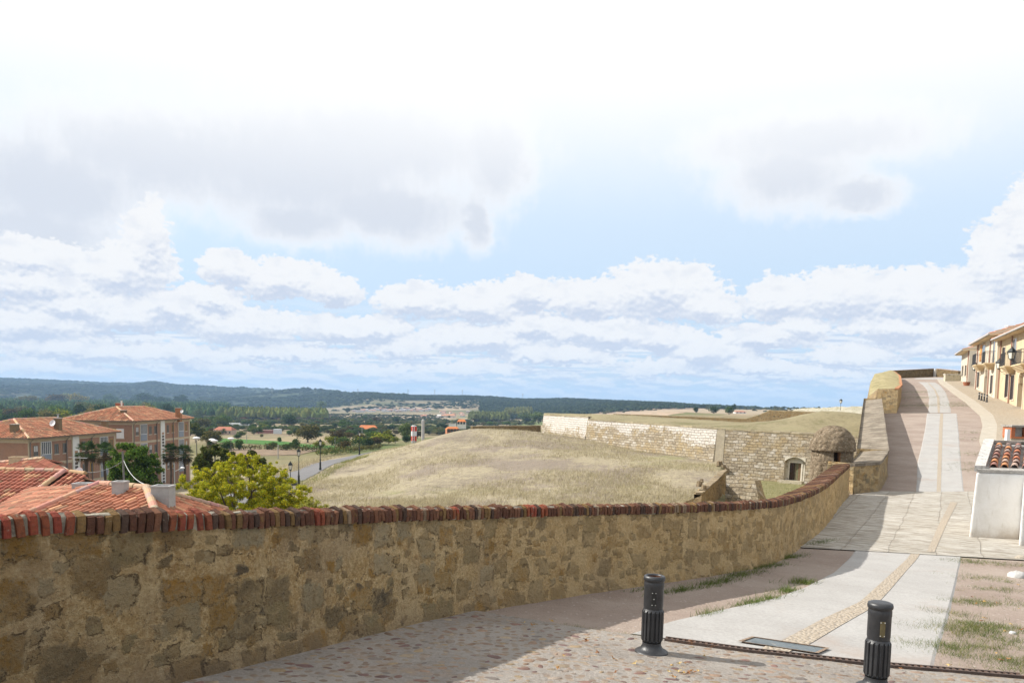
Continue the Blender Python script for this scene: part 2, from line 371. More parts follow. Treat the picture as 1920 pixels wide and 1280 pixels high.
# ------------------------------------------------------------------ ground sheet
def land_mat():
    def fn(t):
        g=t.geo(); x,y,z=t.sep(g); r=t.math('SQRT',t.add(t.mul(x,x),t.mul(y,y)))
        # dry grass of the mound and verges
        n1=t.noise(g,.09,5.,.6); n2=t.noise(g,.9,6.,.7); n3=t.noise(t.vm('MULTIPLY',g,(1.,.55,1.)),5.5,5.,.75)
        gr=t.ramp(t.add(t.mul(n1,.55),t.mul(n2,.45)),[(.34,(.16,.13,.105)),(.44,(.235,.20,.15)),(.52,(.335,.288,.20)),(.60,(.27,.232,.165)),(.70,(.39,.34,.235))])
        gr=t.mix(t.ss(t.noise(t.vm('ADD',g,(31.,7.,0.)),.075,5.,.65),.56,.70,0.,.6),gr,(.20,.21,.075))
        gr=t.mix(t.ss(n3,.35,.7,.0,.55),gr,t.mix(.5,gr,(.50,.43,.27)))
        bare=t.ss(t.add(t.mul(t.noise(t.vm('ADD',g,(9.,40.,0.)),.07,5.,.65),.75),t.mul(n2,.25)),.50,.58); gr=t.mix(t.mul(bare,.85),gr,t.mix(n3,(.155,.125,.10),(.30,.25,.205))); gr=t.mix(t.ss(n3,.46,.30,0.,.5),gr,(.12,.098,.07))
        # moat floor greener
        mo=t.mul(t.ss(z,-8.9,-9.25),t.mul(t.ss(x,14.,22.),t.ss(r,140.,110.)))
        gr=t.mix(t.mul(mo,.75),gr,t.mix(n2,(.13,.16,.05),(.30,.26,.13)))
        # valley: irregular plots
        wv=t.vm('MULTIPLY_ADD',t.vm('SUBTRACT',t.noise(g,.004,3.,.5,color=True),(.5,.5,.5)),(160.,160.,0.),g)
        wv=t.vm('MULTIPLY',wv,(.011,.0058,0.))
        v=t.vor(wv,1.,'F1',.85,'MANHATTAN'); cr,cg,cb=t.sepc(v.outputs['Color'])
        fld=t.ramp(cr,[(0.,(.20,.165,.105)),(.18,(.12,.12,.05)),(.32,(.25,.20,.13)),(.46,(.14,.13,.065)),(.60,(.185,.14,.095)),(.74,(.09,.115,.04)),(.87,(.27,.215,.14))],'CONSTANT')
        fld=t.mix(t.ss(t.noise(g,.05,6.,.7),.4,.68,0.,.7),fld,(.11,.115,.05))
        fld=t.mix(t.ss(t.noise(g,.012,4.,.6),.45,.62,0.,.5),fld,(.25,.20,.135))
        fld=t.mix(1.,fld,(1.18,1.15,1.12),'MULTIPLY'); fld=t.mix(t.ss(t.noise(g,.5,5.,.8),.54,.64,0.,.4),fld,(.09,.10,.045))
        # hills: reddish earth with scrub
        hl=t.ramp(t.noise(t.vm('MULTIPLY',g,(1.,.45,1.)),.0035,7.,.62),[(.42,(.035,.052,.030)),(.57,(.055,.066,.036)),(.64,(.16,.13,.08)),(.74,(.25,.19,.13))])
        hl=t.mix(t.ss(t.noise(g,.03,5.,.7),.47,.60,0.,.85),hl,(.035,.050,.024))
        hl=t.mix(t.ss(r,2450.,2150.,0.,.8),hl,t.mix(t.ss(t.noise(t.vm('MULTIPLY',g,(1.,2.2,1.)),.004,5.,.6),.44,.60),(.25,.195,.13),(.12,.12,.065)))
        c=t.mix(t.ss(r,150.,230.),gr,fld)
        c=t.mix(t.mul(t.ss(r,1300.,2000.),t.ss(x,900.,300.)),c,hl)
        c=t.mix(t.mul(t.ss(r,1300.,2000.),t.ss(x,300.,900.)),c,t.mix(t.ss(t.noise(g,.006,4.,.6),.45,.6),(.31,.24,.155),(.15,.14,.07)))
        h=t.add(t.mul(n3,.6),t.mul(n2,1.))
        return c,t.bump(h,.35,.8)
    return mat('land',fn,.95,.1)
def build_ground():
    az=np.concatenate([np.radians(np.arange(-180,-60,5.)),np.radians(np.arange(-60,60,.32)),np.radians(np.arange(60,180,5.))])
    rr=[4.]
    while rr[-1]<11500: rr.append(rr[-1]*(1.03 if rr[-1]<55 else 1.0105 if rr[-1]<220 else 1.016 if rr[-1]<6500 else 1.08))
    rr=np.array(rr); A,R=np.meshgrid(az,rr); X=R*np.sin(A); Y=R*np.cos(A); Z=T(X.ravel(),Y.ravel())
    n,m=A.shape; V=np.stack([X.ravel(),Y.ravel(),Z],1); V=np.vstack([V,[0,0,-9]])
    F_=[]
    for i in range(n-1):
        b=i*m
        F_+=[(b+j,b+(j+1)%m,b+m+(j+1)%m,b+m+j)[::-1] for j in range(m)]
    F_+=[(n*m,(j+1)%m,j) for j in range(m)]
    mb=MB(); mb.add(V,F_); o=mb.build('ground',land_mat(),smooth=True); struct(o)
build_ground()
def drape(name,outline,fn,matl,lift=.02,step=1.,kind='structure',label=None,cat=None,quadstrip=None,thick=0.,sink=False):
    """sheet following a height function; quadstrip=(left pts,right pts) sampled nu x nv"""
    L,R_,nu,nv=quadstrip; L=np.array(L,float)[:,:2]; R_=np.array(R_,float)[:,:2]
    def rs(Pn,n):
        d=np.r_[0,np.cumsum(np.linalg.norm(np.diff(Pn,axis=0),axis=1))]; s=np.linspace(0,d[-1],n)
        return np.stack([np.interp(s,d,Pn[:,0]),np.interp(s,d,Pn[:,1])],1)
    L=rs(L,nu);R_=rs(R_,nu); k=np.linspace(0,1,nv)[None,:,None]
    G_=L[:,None]*(1-k)+R_[:,None]*k; z=fn(G_[...,0].ravel(),G_[...,1].ravel())+lift
    if sink:
        z=z.reshape(nu,nv); z[:,0]-=lift+.012; z[:,-1]-=lift+.012; z=z.ravel()
    V=np.concatenate([G_.reshape(-1,2),np.asarray(z)[:,None]],1)
    f=[(i*nv+j,i*nv+j+1,(i+1)*nv+j+1,(i+1)*nv+j) for i in range(nu-1) for j in range(nv-1)]
    a=V[f[0][1]]-V[f[0][0]]; b=V[f[0][2]]-V[f[0][0]]
    if a[0]*b[1]-a[1]*b[0]<0: f=[q[::-1] for q in f]
    mb=MB(); mb.add(V,f)
    if thick:
        ring=[i for i in range(nv)]+[i*nv+nv-1 for i in range(1,nu)]+[(nu-1)*nv+j for j in range(nv-2,-1,-1)]+[i*nv for i in range(nu-2,0,-1)]
        W=V[ring]; W2=W-np.array([0,0,thick]); k=len(ring)
        mb.add(np.vstack([W,W2]),[(i,(i+1)%k,k+(i+1)%k,k+i) for i in range(k)]+[])
    o=mb.build(name,matl); 
    if kind: o['kind']=kind
    if label: tag(o,label,cat)
    return o
# valley road
def asphalt(t):
    g=t.geo(); n=t.noise(g,.5,6.,.7); return t.mix(n,(.12,.118,.12),(.165,.16,.16))
M_ASPH=mat('asphalt',asphalt,.9)
RL=[(-31.5,48),(-32.3,80),(-32.3,105),(-32,119),(-31,126),(-29,133),(-25.5,146),(-20,168),(-12,188)]
RRt=[(-25.2,48),(-25.0,75),(-25.7,93),(-26.3,107),(-26.4,118),(-25.2,132),(-22.6,144),(-16,164),(-8,182)]
drape('road',None,T,M_ASPH,.06,quadstrip=(RL,RRt,90,10))
def fieldmat(name,a,b,s=.35):
    def fn(t):
        g=t.geo(); n=t.noise(t.vm('MULTIPLY',g,(1.,.4,1.)),s,6.,.75); return t.mix(t.ss(n,.35,.65),a,b),t.bump(n,.5,.6)
    return mat(name,fn,.95,.1)
def field(corners_l,corners_r,m,nm='field',lift=.12):
    L=[Tinv(*p)[:2] for p in corners_l]; R_=[Tinv(*p)[:2] for p in corners_r]
    drape(nm,None,T,m,lift,quadstrip=(L,R_,24,24))
MG=fieldmat('crop_green',(.045,.115,.022),(.075,.165,.035)); MBn=fieldmat('plough_brown',(.17,.125,.085),(.235,.175,.12)); MT=fieldmat('stubble_tan',(.27,.215,.145),(.34,.27,.185)); MP=fieldmat('field_pink',(.33,.24,.17),(.38,.29,.20))
field([(405,829),(560,838)],[(405,821),(560,830)],MG)
field([(560,838),(628,841)],[(560,832),(628,836)],MG)
field([(425,855),(560,853)],[(430,841),(600,844)],MBn)
field([(360,791),(560,792)],[(400,776),(640,776)],MBn)
field([(640,786),(800,793)],[(640,776),(860,781)],MT)
field([(1030,777),(1250,779)],[(1060,768),(1330,766)],MP)
field([(730,764),(880,769)],[(740,760),(870,764)],MT)
field([(1160,776),(1400,778)],[(1210,766),(1500,768)],MT)
# ------------------------------------------------------------------ street platform
WIN=[(-8.9,-8.),(-4.75,0.),(-2.50,3.85),(-1.86,4.88),(-1.70,5.22),(-.95,6.66),(-.27,7.80),(.93,9.08),(2.55,10.62),(3.55,11.65),(4.45,12.75),(5.62,14.95),(6.6,16.6),(7.45,18.2),(9.3,21.9),(11.25,25.7)]
WIN2=[(11.52,25.95),(12.75,26.8),(15.0,30.8),(26.3,55.4)]
WIN3=[(27.3,55.3),(41.3,83.),(46.5,95.)]
_wy=[p[1] for p in WIN+WIN2+WIN3]; _wx=[p[0] for p in WIN+WIN2+WIN3]
def wallx(y): return np.interp(y,_wy+[100.,104.,130.],_wx+[48.5,58.,90.])
def dirt(t):
    g=t.geo(); n=t.noise(g,.6,6.,.65); f=t.noise(g,14.,6.,.8); p=t.vor(g,42.).outputs['Distance']
    c=t.mix(t.ss(n,.35,.65),(.255,.20,.168),(.32,.265,.225)); c=t.mix(t.ss(f,.55,.75,0.,.55),c,(.42,.36,.31)); c=t.mix(t.ss(f,.45,.28,0.,.6),c,(.14,.10,.08))
    s=t.vor(g,17.); cr=t.sepc(s.outputs['Color'])[0]
    c=t.mix(t.mul(t.ss(s.outputs['Distance'],.30,.18),t.ss(cr,.80,.84)),c,(.40,.36,.32))
    return c,t.bump(t.add(f,t.mul(p,.5)),.018,.8)
M_DIRT=mat('dirt',dirt,.95,.15)
def build_street():
    ys=np.concatenate([np.arange(-8,20,.16),np.arange(20,60,.5),np.arange(60,130.1,1.)])
    off=np.concatenate([[-.3,0],np.arange(.12,9,.14),np.arange(9.3,40,1.2),[60,90]])
    Yg,O=np.meshgrid(ys,off,indexing='ij'); X=wallx(Yg)+O
    Z=zgv(X,Yg)+fbm(X,Yg,.9,4,2)*.006+fbm(X,Yg,4.,3,4)*.002
    n,m=X.shape; V=np.stack([X.ravel(),Yg.ravel(),Z.ravel()],1)
    f=[(i*m+j,i*m+j+1,(i+1)*m+j+1,(i+1)*m+j) for i in range(n-1) for j in range(m-1)]
    mb=MB(); mb.add(V,f); struct(mb.build('street_dirt',M_DIRT,smooth=True))
    # rampart body below it
    mb=MB(); pts=[(wallx(y)-.25,y) for y in np.concatenate([np.arange(-8,60,2.),np.arange(60,131,5.)])]
    L=[(x,y,zg(x,y)-.06) for x,y in pts]; W=[(x-1.6,y,-11.) for x,y in pts]; k=len(L)
    mb.add(L+W,[(i,k+i,k+i+1,i+1)[::-1] for i in range(k-1)]); 
    e=[(pts[-1][0],130.,4.),(150.,130.,4.),(150.,130.,-11.),(pts[-1][0],130.,-11.)]; mb.add(e,[(0,1,2,3)])
    struct(mb.build('rampart_slope',M_OUTER))
def outer(t):
    g=t.geo(); v=t.vor(t.vm('MULTIPLY',g,(1.,1.,1.5)),1.8,'F1'); c=t.mix(t.sepc(v.outputs['Color'])[0],(.22,.18,.12),(.42,.36,.26))
    c=t.mix(t.ss(t.noise(g,.8,6.,.7),.5,.7),c,(.14,.13,.06)); return c,t.bump(t.add(t.mul(v.outputs['Distance'],-1.),t.noise(g,6.,5.)),.12)
M_OUTER=mat('outer_rubble',outer,.95)
build_street()
zs=lambda x,y: zgv(x,y)
def GL(pix): return [G(*p)[:2] for p in pix]
# paving: pale concrete lanes with a pebble strip
def conc(t):
    g=t.geo(); n=t.noise(g,1.1,6.,.65); f=t.noise(g,30.,4.,.8); c=t.mix(t.ss(n,.3,.7),(.335,.322,.308),(.395,.383,.368)); c=t.mix(t.ss(f,.35,.65,0.,.45),c,(.22,.212,.20))
    # shallow joints across and along the lanes, dirt blown in from the sides
    s=t.add(t.mul(t.sep(g)[0],.5),t.mul(t.sep(g)[1],.866)); j=t.math('ABSOLUTE',t.sub(t.math('FRACT',t.mul(s,1/2.1)),.5))
    c=t.mix(t.ss(j,.004,.0015,0.,.35),c,(.22,.19,.16))
    c=t.mix(t.ss(t.noise(g,.42,5.,.7),.54,.70,0.,.55),c,(.30,.24,.20))
    c=t.mix(t.ss(t.noise(g,5.,6.,.75),.62,.76,0.,.4),c,(.23,.2,.18))
    return c,t.bump(f,.006,.6)
M_CONC=mat('concrete',conc,.9,.3)
def pebb(t):
    g=t.geo(); v=t.vor(t.vm('MULTIPLY',g,(1.,1.4,1.)),26.,'F1'); cr=t.sepc(v.outputs['Color'])[0]
    c=t.ramp(cr,[(0.,(.26,.20,.14)),(.4,(.36,.29,.21)),(.7,(.30,.25,.19)),(1.,(.46,.38,.28))]); c=t.mix(t.ss(v.outputs['Distance'],.28,.45),c,(.36,.31,.25))
    return c,t.bump(t.mul(v.outputs['Distance'],-1.),.02)
M_PEB=mat('pebble_strip',pebb,.9)
LA=[(1172,1188),(1255,1163),(1360,1140),(1440,1123),(1505,1101),(1560,1073),(1588,1048),(1603,1027)]
RA=[(1757,1264),(1764,1225),(1779,1170),(1794,1100),(1801,1065),(1806,1041)]
drape('lane_paving',None,zs,M_CONC,.013,sink=True,quadstrip=(GL(LA),GL(RA),60,40))
drape('pebble_strip',None,zs,M_PEB,.018,quadstrip=(GL([(1462,1205),(1540,1163),(1612,1130),(1645,1100),(1680,1068),(1709,1037)]),GL([(1512,1213),(1570,1178),(1640,1138),(1668,1108),(1700,1070),(1726,1038)]),50,5))
LB=[(1560,1077),(1588,1048),(1603,1027)]
def slab(t):
    g=t.geo(); x,y,z=t.sep(g)
    # frame along the street: s up-street, q across
    s=t.add(t.mul(x,.49),t.mul(y,.87)); q=t.sub(t.mul(x,.87),t.mul(y,.49))
    w=t.noise(g,.6,3.,.5); s2=t.add(s,t.mul(w,.35)); q2=t.add(q,t.mul(t.noise(g,.9,3.,.5),.16))
    br=t.n.new('ShaderNodeTexBrick'); t.put(br.inputs['Vector'],t.comb(s2,q2,0.)); br.offset=.43; br.inputs['Scale'].default_value=1.
    br.inputs['Brick Width'].default_value=1.5; br.inputs['Row Height'].default_value=.8; br.inputs['Mortar Size'].default_value=.018; br.inputs['Mortar Smooth'].default_value=.4
    br.inputs['Color1'].default_value=(0,0,0,1); br.inputs['Color2'].default_value=(1,1,1,1); br.inputs['Bias'].default_value=0.
    cc=t.sepc(br.outputs['Color'])[0]; rip=t.noise(t.comb(t.mul(s,9.),t.mul(q,1.6),0.),1.,6.,.75); n=t.noise(g,2.2,6.,.7)
    c=t.mix(cc,(.37,.345,.30),(.45,.425,.38)); c=t.mix(t.ss(rip,.44,.60,0.,.85),c,(.19,.16,.125)); c=t.mix(t.ss(n,.5,.7,0.,.6),c,(.30,.265,.21))
    c=t.mix(t.ss(t.noise(g,7.,5.,.8),.60,.72,0.,.5),c,(.17,.145,.12))
    c=t.mix(t.mul(t.ss(br.outputs['Fac'],.3,.9),t.ss(n,.35,.6,.0,.22)),c,(.24,.20,.16))
    return c,t.bump(t.sub(rip,t.mul(br.outputs['Fac'],.5)),.04,.9)
M_SLAB=mat('stone_slabs',slab,.9,.25)
LS=GL([(1539,1017),(1600,925)]); LS=[(wallx(14.9)+.0,14.9),(wallx(17.)+.0,17.),(wallx(21.)+.0,21),(wallx(25.3),25.3)]
RS=[tuple(G(1910,1050)[:2]),(10.4,16.2),(12.8,20.),(14.8,23.),(17.4,27.4)]
drape('slab_band',None,zs,M_SLAB,.022,quadstrip=([(5.6,14.95),(7.4,18.1),(9.3,21.9),(11.3,25.6),(12.7,26.9)],[(11.2,13.9),(13.2,17.6),(14.8,20.2),(17.,24.),(17.6,27.2)],60,20))
drape('pebble_joint',None,zs,M_PEB,.028,quadstrip=(GL([(1738,1036),(1760,985),(1782,942)]),GL([(1752,1037),(1774,985),(1795,943)]),20,3))
LC=[(1716,922),(1719,866),(1726,837),(1734,800),(1737,775)]; RC=[(1810,924),(1804,875),(1798,800),(1795,775)]
drape('lane_paving',None,zs,M_CONC,.013,sink=True,quadstrip=(GL(LC),GL(RC),50,24))
drape('pebble_strip',None,zs,M_PEB,.018,quadstrip=(GL([(1756,923),(1761,800),(1763,775)]),GL([(1764,923),(1767.5,800),(1768.5,775)]),50,3))
LD=[(1738,774),(1740,745),(1736,730),(1728,721),(1720,716)]; RD=[(1786,774),(1781,750),(1775,735),(1766,724),(1756,717)]
drape('lane_paving',None,zs,M_CONC,.013,sink=True,quadstrip=(GL(LD),GL(RD),40,10))
drape('pebble_strip',None,zs,M_PEB,.018,quadstrip=(GL([(1758,774),(1757,745),(1751,730),(1739,718)]),GL([(1762.5,774),(1761.5,745),(1754,730),(1742,718)]),30,3))
drape('lane_paving',None,zs,M_CONC,.014,quadstrip=([(50.6,97.5),(49.,95.)],[(62,96.5),(58.,88.)],20,6),thick=.1)
# cobbled pavement before the houses
def pave(t):
    g=t.geo(); v=t.vor(g,7.,'F1'); c=t.mix(t.sepc(v.outputs['Color'])[0],(.30,.25,.19),(.38,.33,.26)); c=t.mix(t.ss(v.outputs['Distance'],.3,.5,0.,.6),c,(.28,.23,.17)); return c,t.bump(t.mul(v.outputs['Distance'],-1.),.03)
M_PAVE=mat('pavement_cobble',pave,.9)
KL=[(22.,34.5),(24.9,39.8),(28.8,46.),(32.1,51.8),(37.,62.),(42.,73.),(48.,86.),(51.,92.)]
drape('pavement',None,zs,M_PAVE,.12,quadstrip=(KL,[(37.,34.),(37.,39.8),(38,46.),(38.6,51.),(42.,62.),(46.5,73.),(53.,86.),(56,92)],60,14),thick=.2)
M_KERB=plain('kerb_stone',(.38,.34,.28),.9,.3,2.,bump=.02)
KO=[(x-.75,y+.2) for x,y in KL]
drape('kerb',None,zs,M_KERB,.09,quadstrip=(KO,KL,60,3),thick=.2)
# foreground: river cobbles set in concrete
def cobm(t):
    g=t.geo(); n=t.noise(g,1.3,6.,.6); f=t.noise(g,34.,5.,.8); c=t.mix(t.ss(n,.35,.65),(.215,.188,.162),(.30,.268,.232)); c=t.mix(t.ss(f,.35,.7,0.,.6),c,(.36,.34,.32)); c=t.mix(t.ss(f,.42,.3,0.,.6),c,(.14,.125,.115))
    c=t.mix(t.ss(t.noise(g,2.4,6.,.7),.56,.66,0.,.6),c,(.30,.22,.16)); c=t.mix(t.ss(t.noise(g,11.,6.,.8),.57,.66,0.,.65),c,(.13,.11,.095)); vv=t.vor(g,13.,'F1',dim='2D'); vc=t.sepc(vv.outputs['Color']); c=t.mix(t.mul(t.ss(t.add(vv.outputs['Distance'],t.mul(t.sub(f,.5),.3)),.42,.30),t.ss(vc[0],.52,.56)),c,t.mix(vc[1],(.20,.15,.115),(.30,.245,.19)))
    return c,t.bump(t.add(t.mul(f,.5),t.noise(g,9.,5.)),.03,1.)
M_COB=mat('cobble_mortar',cobm,.92)
EDGE=GL([(878,1147),(1000,1165),(1080,1180),(1245,1203),(1400,1222),(1640,1250),(1915,1274)])+[(7.5,5.6),(14.,4.6)]
BACK=[(wallx(7.4),7.4),(wallx(6.)-.1,5.2),(wallx(4.2)-.1,4.2),(-3.6,2.8),(-4.2,1.8),(-5.,-.5),(-5.5,-3.)]
fn_near=[(-5.4,-2.),(-2.,-2.),(4.,-2.),(14.,-2.)]
def build_cobbles():
    # triangulated region: strips between the wall foot / near edge and the drain line
    far=np.array([(wallx(y)-.1,y) for y in np.linspace(-2,7.6,40)]+[tuple(e) for e in EDGE])
    X,Y=np.meshgrid(np.arange(-6,14,.1),np.arange(-2,8.2,.1)); 
    ex=np.array([e[0] for e in EDGE]); ey=np.array([e[1] for e in EDGE])
    ymax=np.interp(X,ex,ey,left=7.62); Yc=np.minimum(Y,ymax); Xc=np.maximum(X,wallx(Yc)-.15)
    keep=(Y<ymax+.1)&(X>wallx(np.minimum(Y,ymax))-.25)
    n,m=X.shape; Z=zgv(Xc,Yc)+.028+fbm(Xc,Yc,3.,3,8)*.006
    V=np.stack([Xc.ravel(),Yc.ravel(),Z.ravel()],1); kr=keep.ravel()
    f=[(a,a+1,a+m+1,a+m) for i in range(n-1) for j in range(m-1) for a in (i*m+j,) if kr[a] and kr[a+1] and kr[a+m] and kr[a+m+1]]
    mb=MB(); mb.add(V,f); struct(mb.build('cobble_paving',M_COB,smooth=True))
    mb=MB(); rg=random.Random(3); cols=[(.27,.185,.13),(.22,.13,.105),(.31,.23,.14),(.20,.17,.15),(.34,.27,.19),(.28,.20,.15),(.17,.105,.095),(.32,.26,.21)]
    pts=[]
    cell={}
    tries=0
    while tries<14000 and len(pts)<2300:
        tries+=1
        x=rg.uniform(-4,5.8); y=rg.uniform(2.2,7.6)
        if y>np.interp(x,ex,ey,left=7.5)-.16 or x<wallx(y)+.06: continue
        if fbm(x,y,.8,2,40)<-.22 : 
            if rg.random()<.8: continue
        k=(int(x/.13),int(y/.13)); 
        if any((x-a)**2+(y-b)**2<(.075 if rg.random()<.5 else .10)**2 for i in(-1,0,1) for j in(-1,0,1) for a,b in cell.get((k[0]+i,k[1]+j),[])): continue
        cell.setdefault(k,[]).append((x,y)); pts.append((x,y))
        L=(.022+.050*rg.random()**1.8); W=L*rg.uniform(.38,.75); an=rg.gauss(.3,.55); h=rg.uniform(.003,.010)
        c=cols[rg.randrange(8)]; k_=rg.uniform(.65,1.); c=tuple(v*k_ for v in c); ring=[];N=9
        jit=[rg.uniform(.8,1.15) for _ in range(N)]
        z=zg(x,y)+.028+float(fbm(x,y,3.,3,8))*.006-.004
        for lv,(q,hh) in enumerate(((1.,0.),(.86,.72),(.45,1.))):
            for i in range(N):
                a=2*math.pi*i/N; px=math.cos(a)*L*q*jit[i]; py=math.sin(a)*W*q*jit[i]
                ring.append((x+px*math.cos(an)-py*math.sin(an),y+px*math.sin(an)+py*math.cos(an),z+hh*h))
        ring.append((x,y,z+h*1.02))
        fc=[(l*N+i,l*N+(i+1)%N,(l+1)*N+(i+1)%N,(l+1)*N+i) for l in(0,1) for i in range(N)]+[(2*N+i,2*N+(i+1)%N,3*N) for i in range(N)]
        mb.add(ring,fc,c)
    tag(mb.build('cobblestones',attrmat('cobble_stone',.35,16.,.7,.01),smooth=True),kind='stuff')
build_cobbles()
# ------------------------------------------------------------------ masonry materials
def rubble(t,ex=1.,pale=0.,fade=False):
    u=t.uv(); g=t.geo()
    w1=t.noise(g,2.0,4.,.6,color=True); w2=t.noise(g,9.,5.,.7,color=True)
    p=t.vm('MULTIPLY_ADD',t.vm('SUBTRACT',w1,(.5,.5,.5)),(.22,.20,.0),u); p=t.vm('MULTIPLY_ADD',t.vm('SUBTRACT',w2,(.5,.5,.5)),(.10,.10,.0),p)
    big=t.vor(t.vm('MULTIPLY',p,(3.3,4.1,1.)),1.,'F1',.88,'CHEBYCHEV',dim='2D'); cb=t.sepc(big.outputs['Color'])
    sm=t.vor(t.vm('MULTIPLY',p,(7.,8.6,1.)),1.,'F1',1.,'CHEBYCHEV',dim='2D'); cs=t.sepc(sm.outputs['Color'])
    f=t.noise(g,38.,6.,.75); f2=t.noise(g,11.,6.,.7); f3=t.noise(g,3.2,5.,.6); f4=t.noise(t.vm('ADD',g,(5.,3.,9.)),22.,7.,.75)
    mb_=t.mul(t.ss(t.add(big.outputs['Distance'],t.mul(t.sub(f2,.5),.62)),.47,.27),t.ss(cb[0],.28,.32))
    ms=t.mul(t.ss(t.add(sm.outputs['Distance'],t.mul(t.sub(f,.5),.3)),.40,.22),t.ss(cs[1],.42,.46))
    stop=[(0.,(.24,.19,.12)),(.12,(.34,.25,.14)),(.22,(.13,.112,.088)),(.30,(.42,.245,.075)),(.43,(.30,.25,.15)),(.54,(.47,.40,.28)),(.64,(.36,.22,.075)),(.74,(.19,.17,.13)),(.80,(.40,.345,.24)),(.90,(.30,.21,.11))]
    sb=t.ramp(cb[1],stop,'CONSTANT'); s2=t.ramp(cs[2],stop,'CONSTANT')
    st=t.mix(mb_,s2,sb)
    st=t.mix(t.ss(f4,.50,.66,0.,.65),st,(.40,.34,.25)); st=t.mix(t.ss(f2,.56,.66,0.,.7),st,(.075,.063,.048)); st=t.mix(t.ss(f3,.56,.64,0.,.55),st,(.33,.18,.05)); st=t.mix(t.ss(f,.54,.62,0.,.6),st,(.06,.05,.038))
    mo=t.mix(t.ss(f3,.38,.64),(.40,.28,.14),(.50,.39,.235)); mo=t.mix(t.ss(f,.48,.62,0.,.75),mo,(.60,.49,.32)); mo=t.mix(t.ss(f,.44,.34,0.,.75),mo,(.17,.12,.065))
    mo=t.mix(t.ss(f2,.54,.68,0.,.7),mo,(.31,.20,.095)); mo=t.mix(t.ss(f4,.56,.66,0.,.5),mo,(.26,.20,.135)); mo=t.mix(t.ss(t.noise(g,1.1,4.,.6),.5,.68,0.,.5),mo,(.33,.265,.19))
    m=t.math('MAXIMUM',mb_,ms); c=t.mix(t.mul(m,t.ss(t.add(t.mul(f3,.6),t.mul(f2,.4)),.38,.58,1.,.34)),mo,st)
    # broken dark seams round the stones and hairline cracks
    edge=t.mul(t.mul(t.ss(m,.05,.45),t.ss(m,.95,.5)),t.mul(t.ss(f2,.46,.58),t.ss(f3,.44,.58))); c=t.mix(t.mul(edge,.8),c,(.075,.056,.038))
    ck=t.vor(t.vm('MULTIPLY_ADD',t.vm('SUBTRACT',w2,(.5,.5,.5)),(.9,.9,0.),t.vm('MULTIPLY',u,(3.3,3.8,1.))),1.,'DISTANCE_TO_EDGE',dim='2D').outputs['Distance']
    c=t.mix(t.mul(t.ss(ck,.028,.008),t.mul(t.ss(f4,.48,.56),.75)),c,(.07,.055,.04))
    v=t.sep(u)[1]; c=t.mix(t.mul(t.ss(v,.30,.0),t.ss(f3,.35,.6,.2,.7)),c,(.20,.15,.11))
    c=t.mix(t.ss(t.noise(t.vm('MULTIPLY',u,(7.,1.1,1.)),1.6,5.,.7),.58,.70,0.,.4),c,(.46,.38,.27))
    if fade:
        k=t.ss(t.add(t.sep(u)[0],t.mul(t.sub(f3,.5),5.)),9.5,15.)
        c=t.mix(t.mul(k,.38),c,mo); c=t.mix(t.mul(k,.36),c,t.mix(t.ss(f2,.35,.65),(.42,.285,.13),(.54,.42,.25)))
        d_=t.ss(t.sep(u)[0],10.5,6.5,0.,.34); c=t.mix(d_,c,t.mix(1.,c,(.42,.38,.34),'MULTIPLY'))  # uneven exposure painted into the colour: left stretch dimmed
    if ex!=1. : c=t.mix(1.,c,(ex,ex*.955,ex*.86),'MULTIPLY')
    if pale: c=t.mix(pale,c,(.44,.35,.21))
    h=t.add(t.add(t.mul(m,-.25),t.mul(f,.55)),t.add(t.mul(f2,.9),t.mul(t.mul(m,f4),1.3))); h=t.sub(h,t.mul(edge,.8))
    return c,t.bump(h,.08,1.)
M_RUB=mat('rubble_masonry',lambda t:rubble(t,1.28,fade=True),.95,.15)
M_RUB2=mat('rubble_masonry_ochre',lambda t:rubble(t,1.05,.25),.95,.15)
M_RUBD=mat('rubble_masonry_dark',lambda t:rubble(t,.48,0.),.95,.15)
def brickm(t):
    c=t.attr(); g=t.geo(); f=t.noise(g,30.,7.,.8); f2=t.noise(g,9.,5.,.7)
    c=t.mix(t.ss(f,.46,.62,0.,.7),c,t.mix(.55,c,(.05,.035,.03))); c=t.mix(t.ss(f2,.58,.69,0.,.6),c,(.23,.145,.05)); c=t.mix(t.ss(t.noise(g,19.,6.,.8),.60,.68,0.,.7),c,(.30,.27,.20)); c=t.mix(t.ss(f,.64,.76,0.,.8),c,(.36,.31,.24))
    return c,t.bump(t.add(f,f2),.02,1.)
M_BRK=mat('coping_brick',brickm,.92,.15)
M_CAPM=attrmat('coping_mortar',.35,14.,.95,.03,((.12,.11,.09),.52,.68))
def capw(t):
    g=t.geo(); x,y,z=t.sep(g); s_=t.add(t.mul(x,.42),t.mul(y,.91)); q=t.sub(t.mul(x,.91),t.mul(y,.42)); st=t.noise(t.comb(t.mul(s_,2.4),t.mul(q,.9),0.),1.,6.,.75); n=t.noise(g,1.1,6.,.7); f=t.noise(g,9.,6.,.8)
    c=t.ramp(st,[(.32,(.13,.11,.085)),(.45,(.24,.20,.155)),(.56,(.30,.26,.205)),(.70,(.40,.36,.30))]); c=t.mix(t.ss(n,.46,.58,0.,.8),c,(.16,.135,.105)); c=t.mix(t.ss(f,.56,.66,0.,.7),c,(.44,.39,.31)); c=t.mix(t.ss(f,.44,.36,0.,.6),c,(.10,.08,.055))
    return c,t.bump(t.add(st,f),.06,1.)
M_CAPW=mat('worn_coping',capw,.95,.1)
def resample(pts,step):
    p=np.array(pts,float); d=np.r_[0,np.cumsum(np.linalg.norm(np.diff(p,axis=0),axis=1))]; n=max(2,int(round(d[-1]/step))+1); s=np.linspace(0,d[-1],n)
    return np.stack([np.interp(s,d,p[:,k]) for k in range(p.shape[1])],1),s
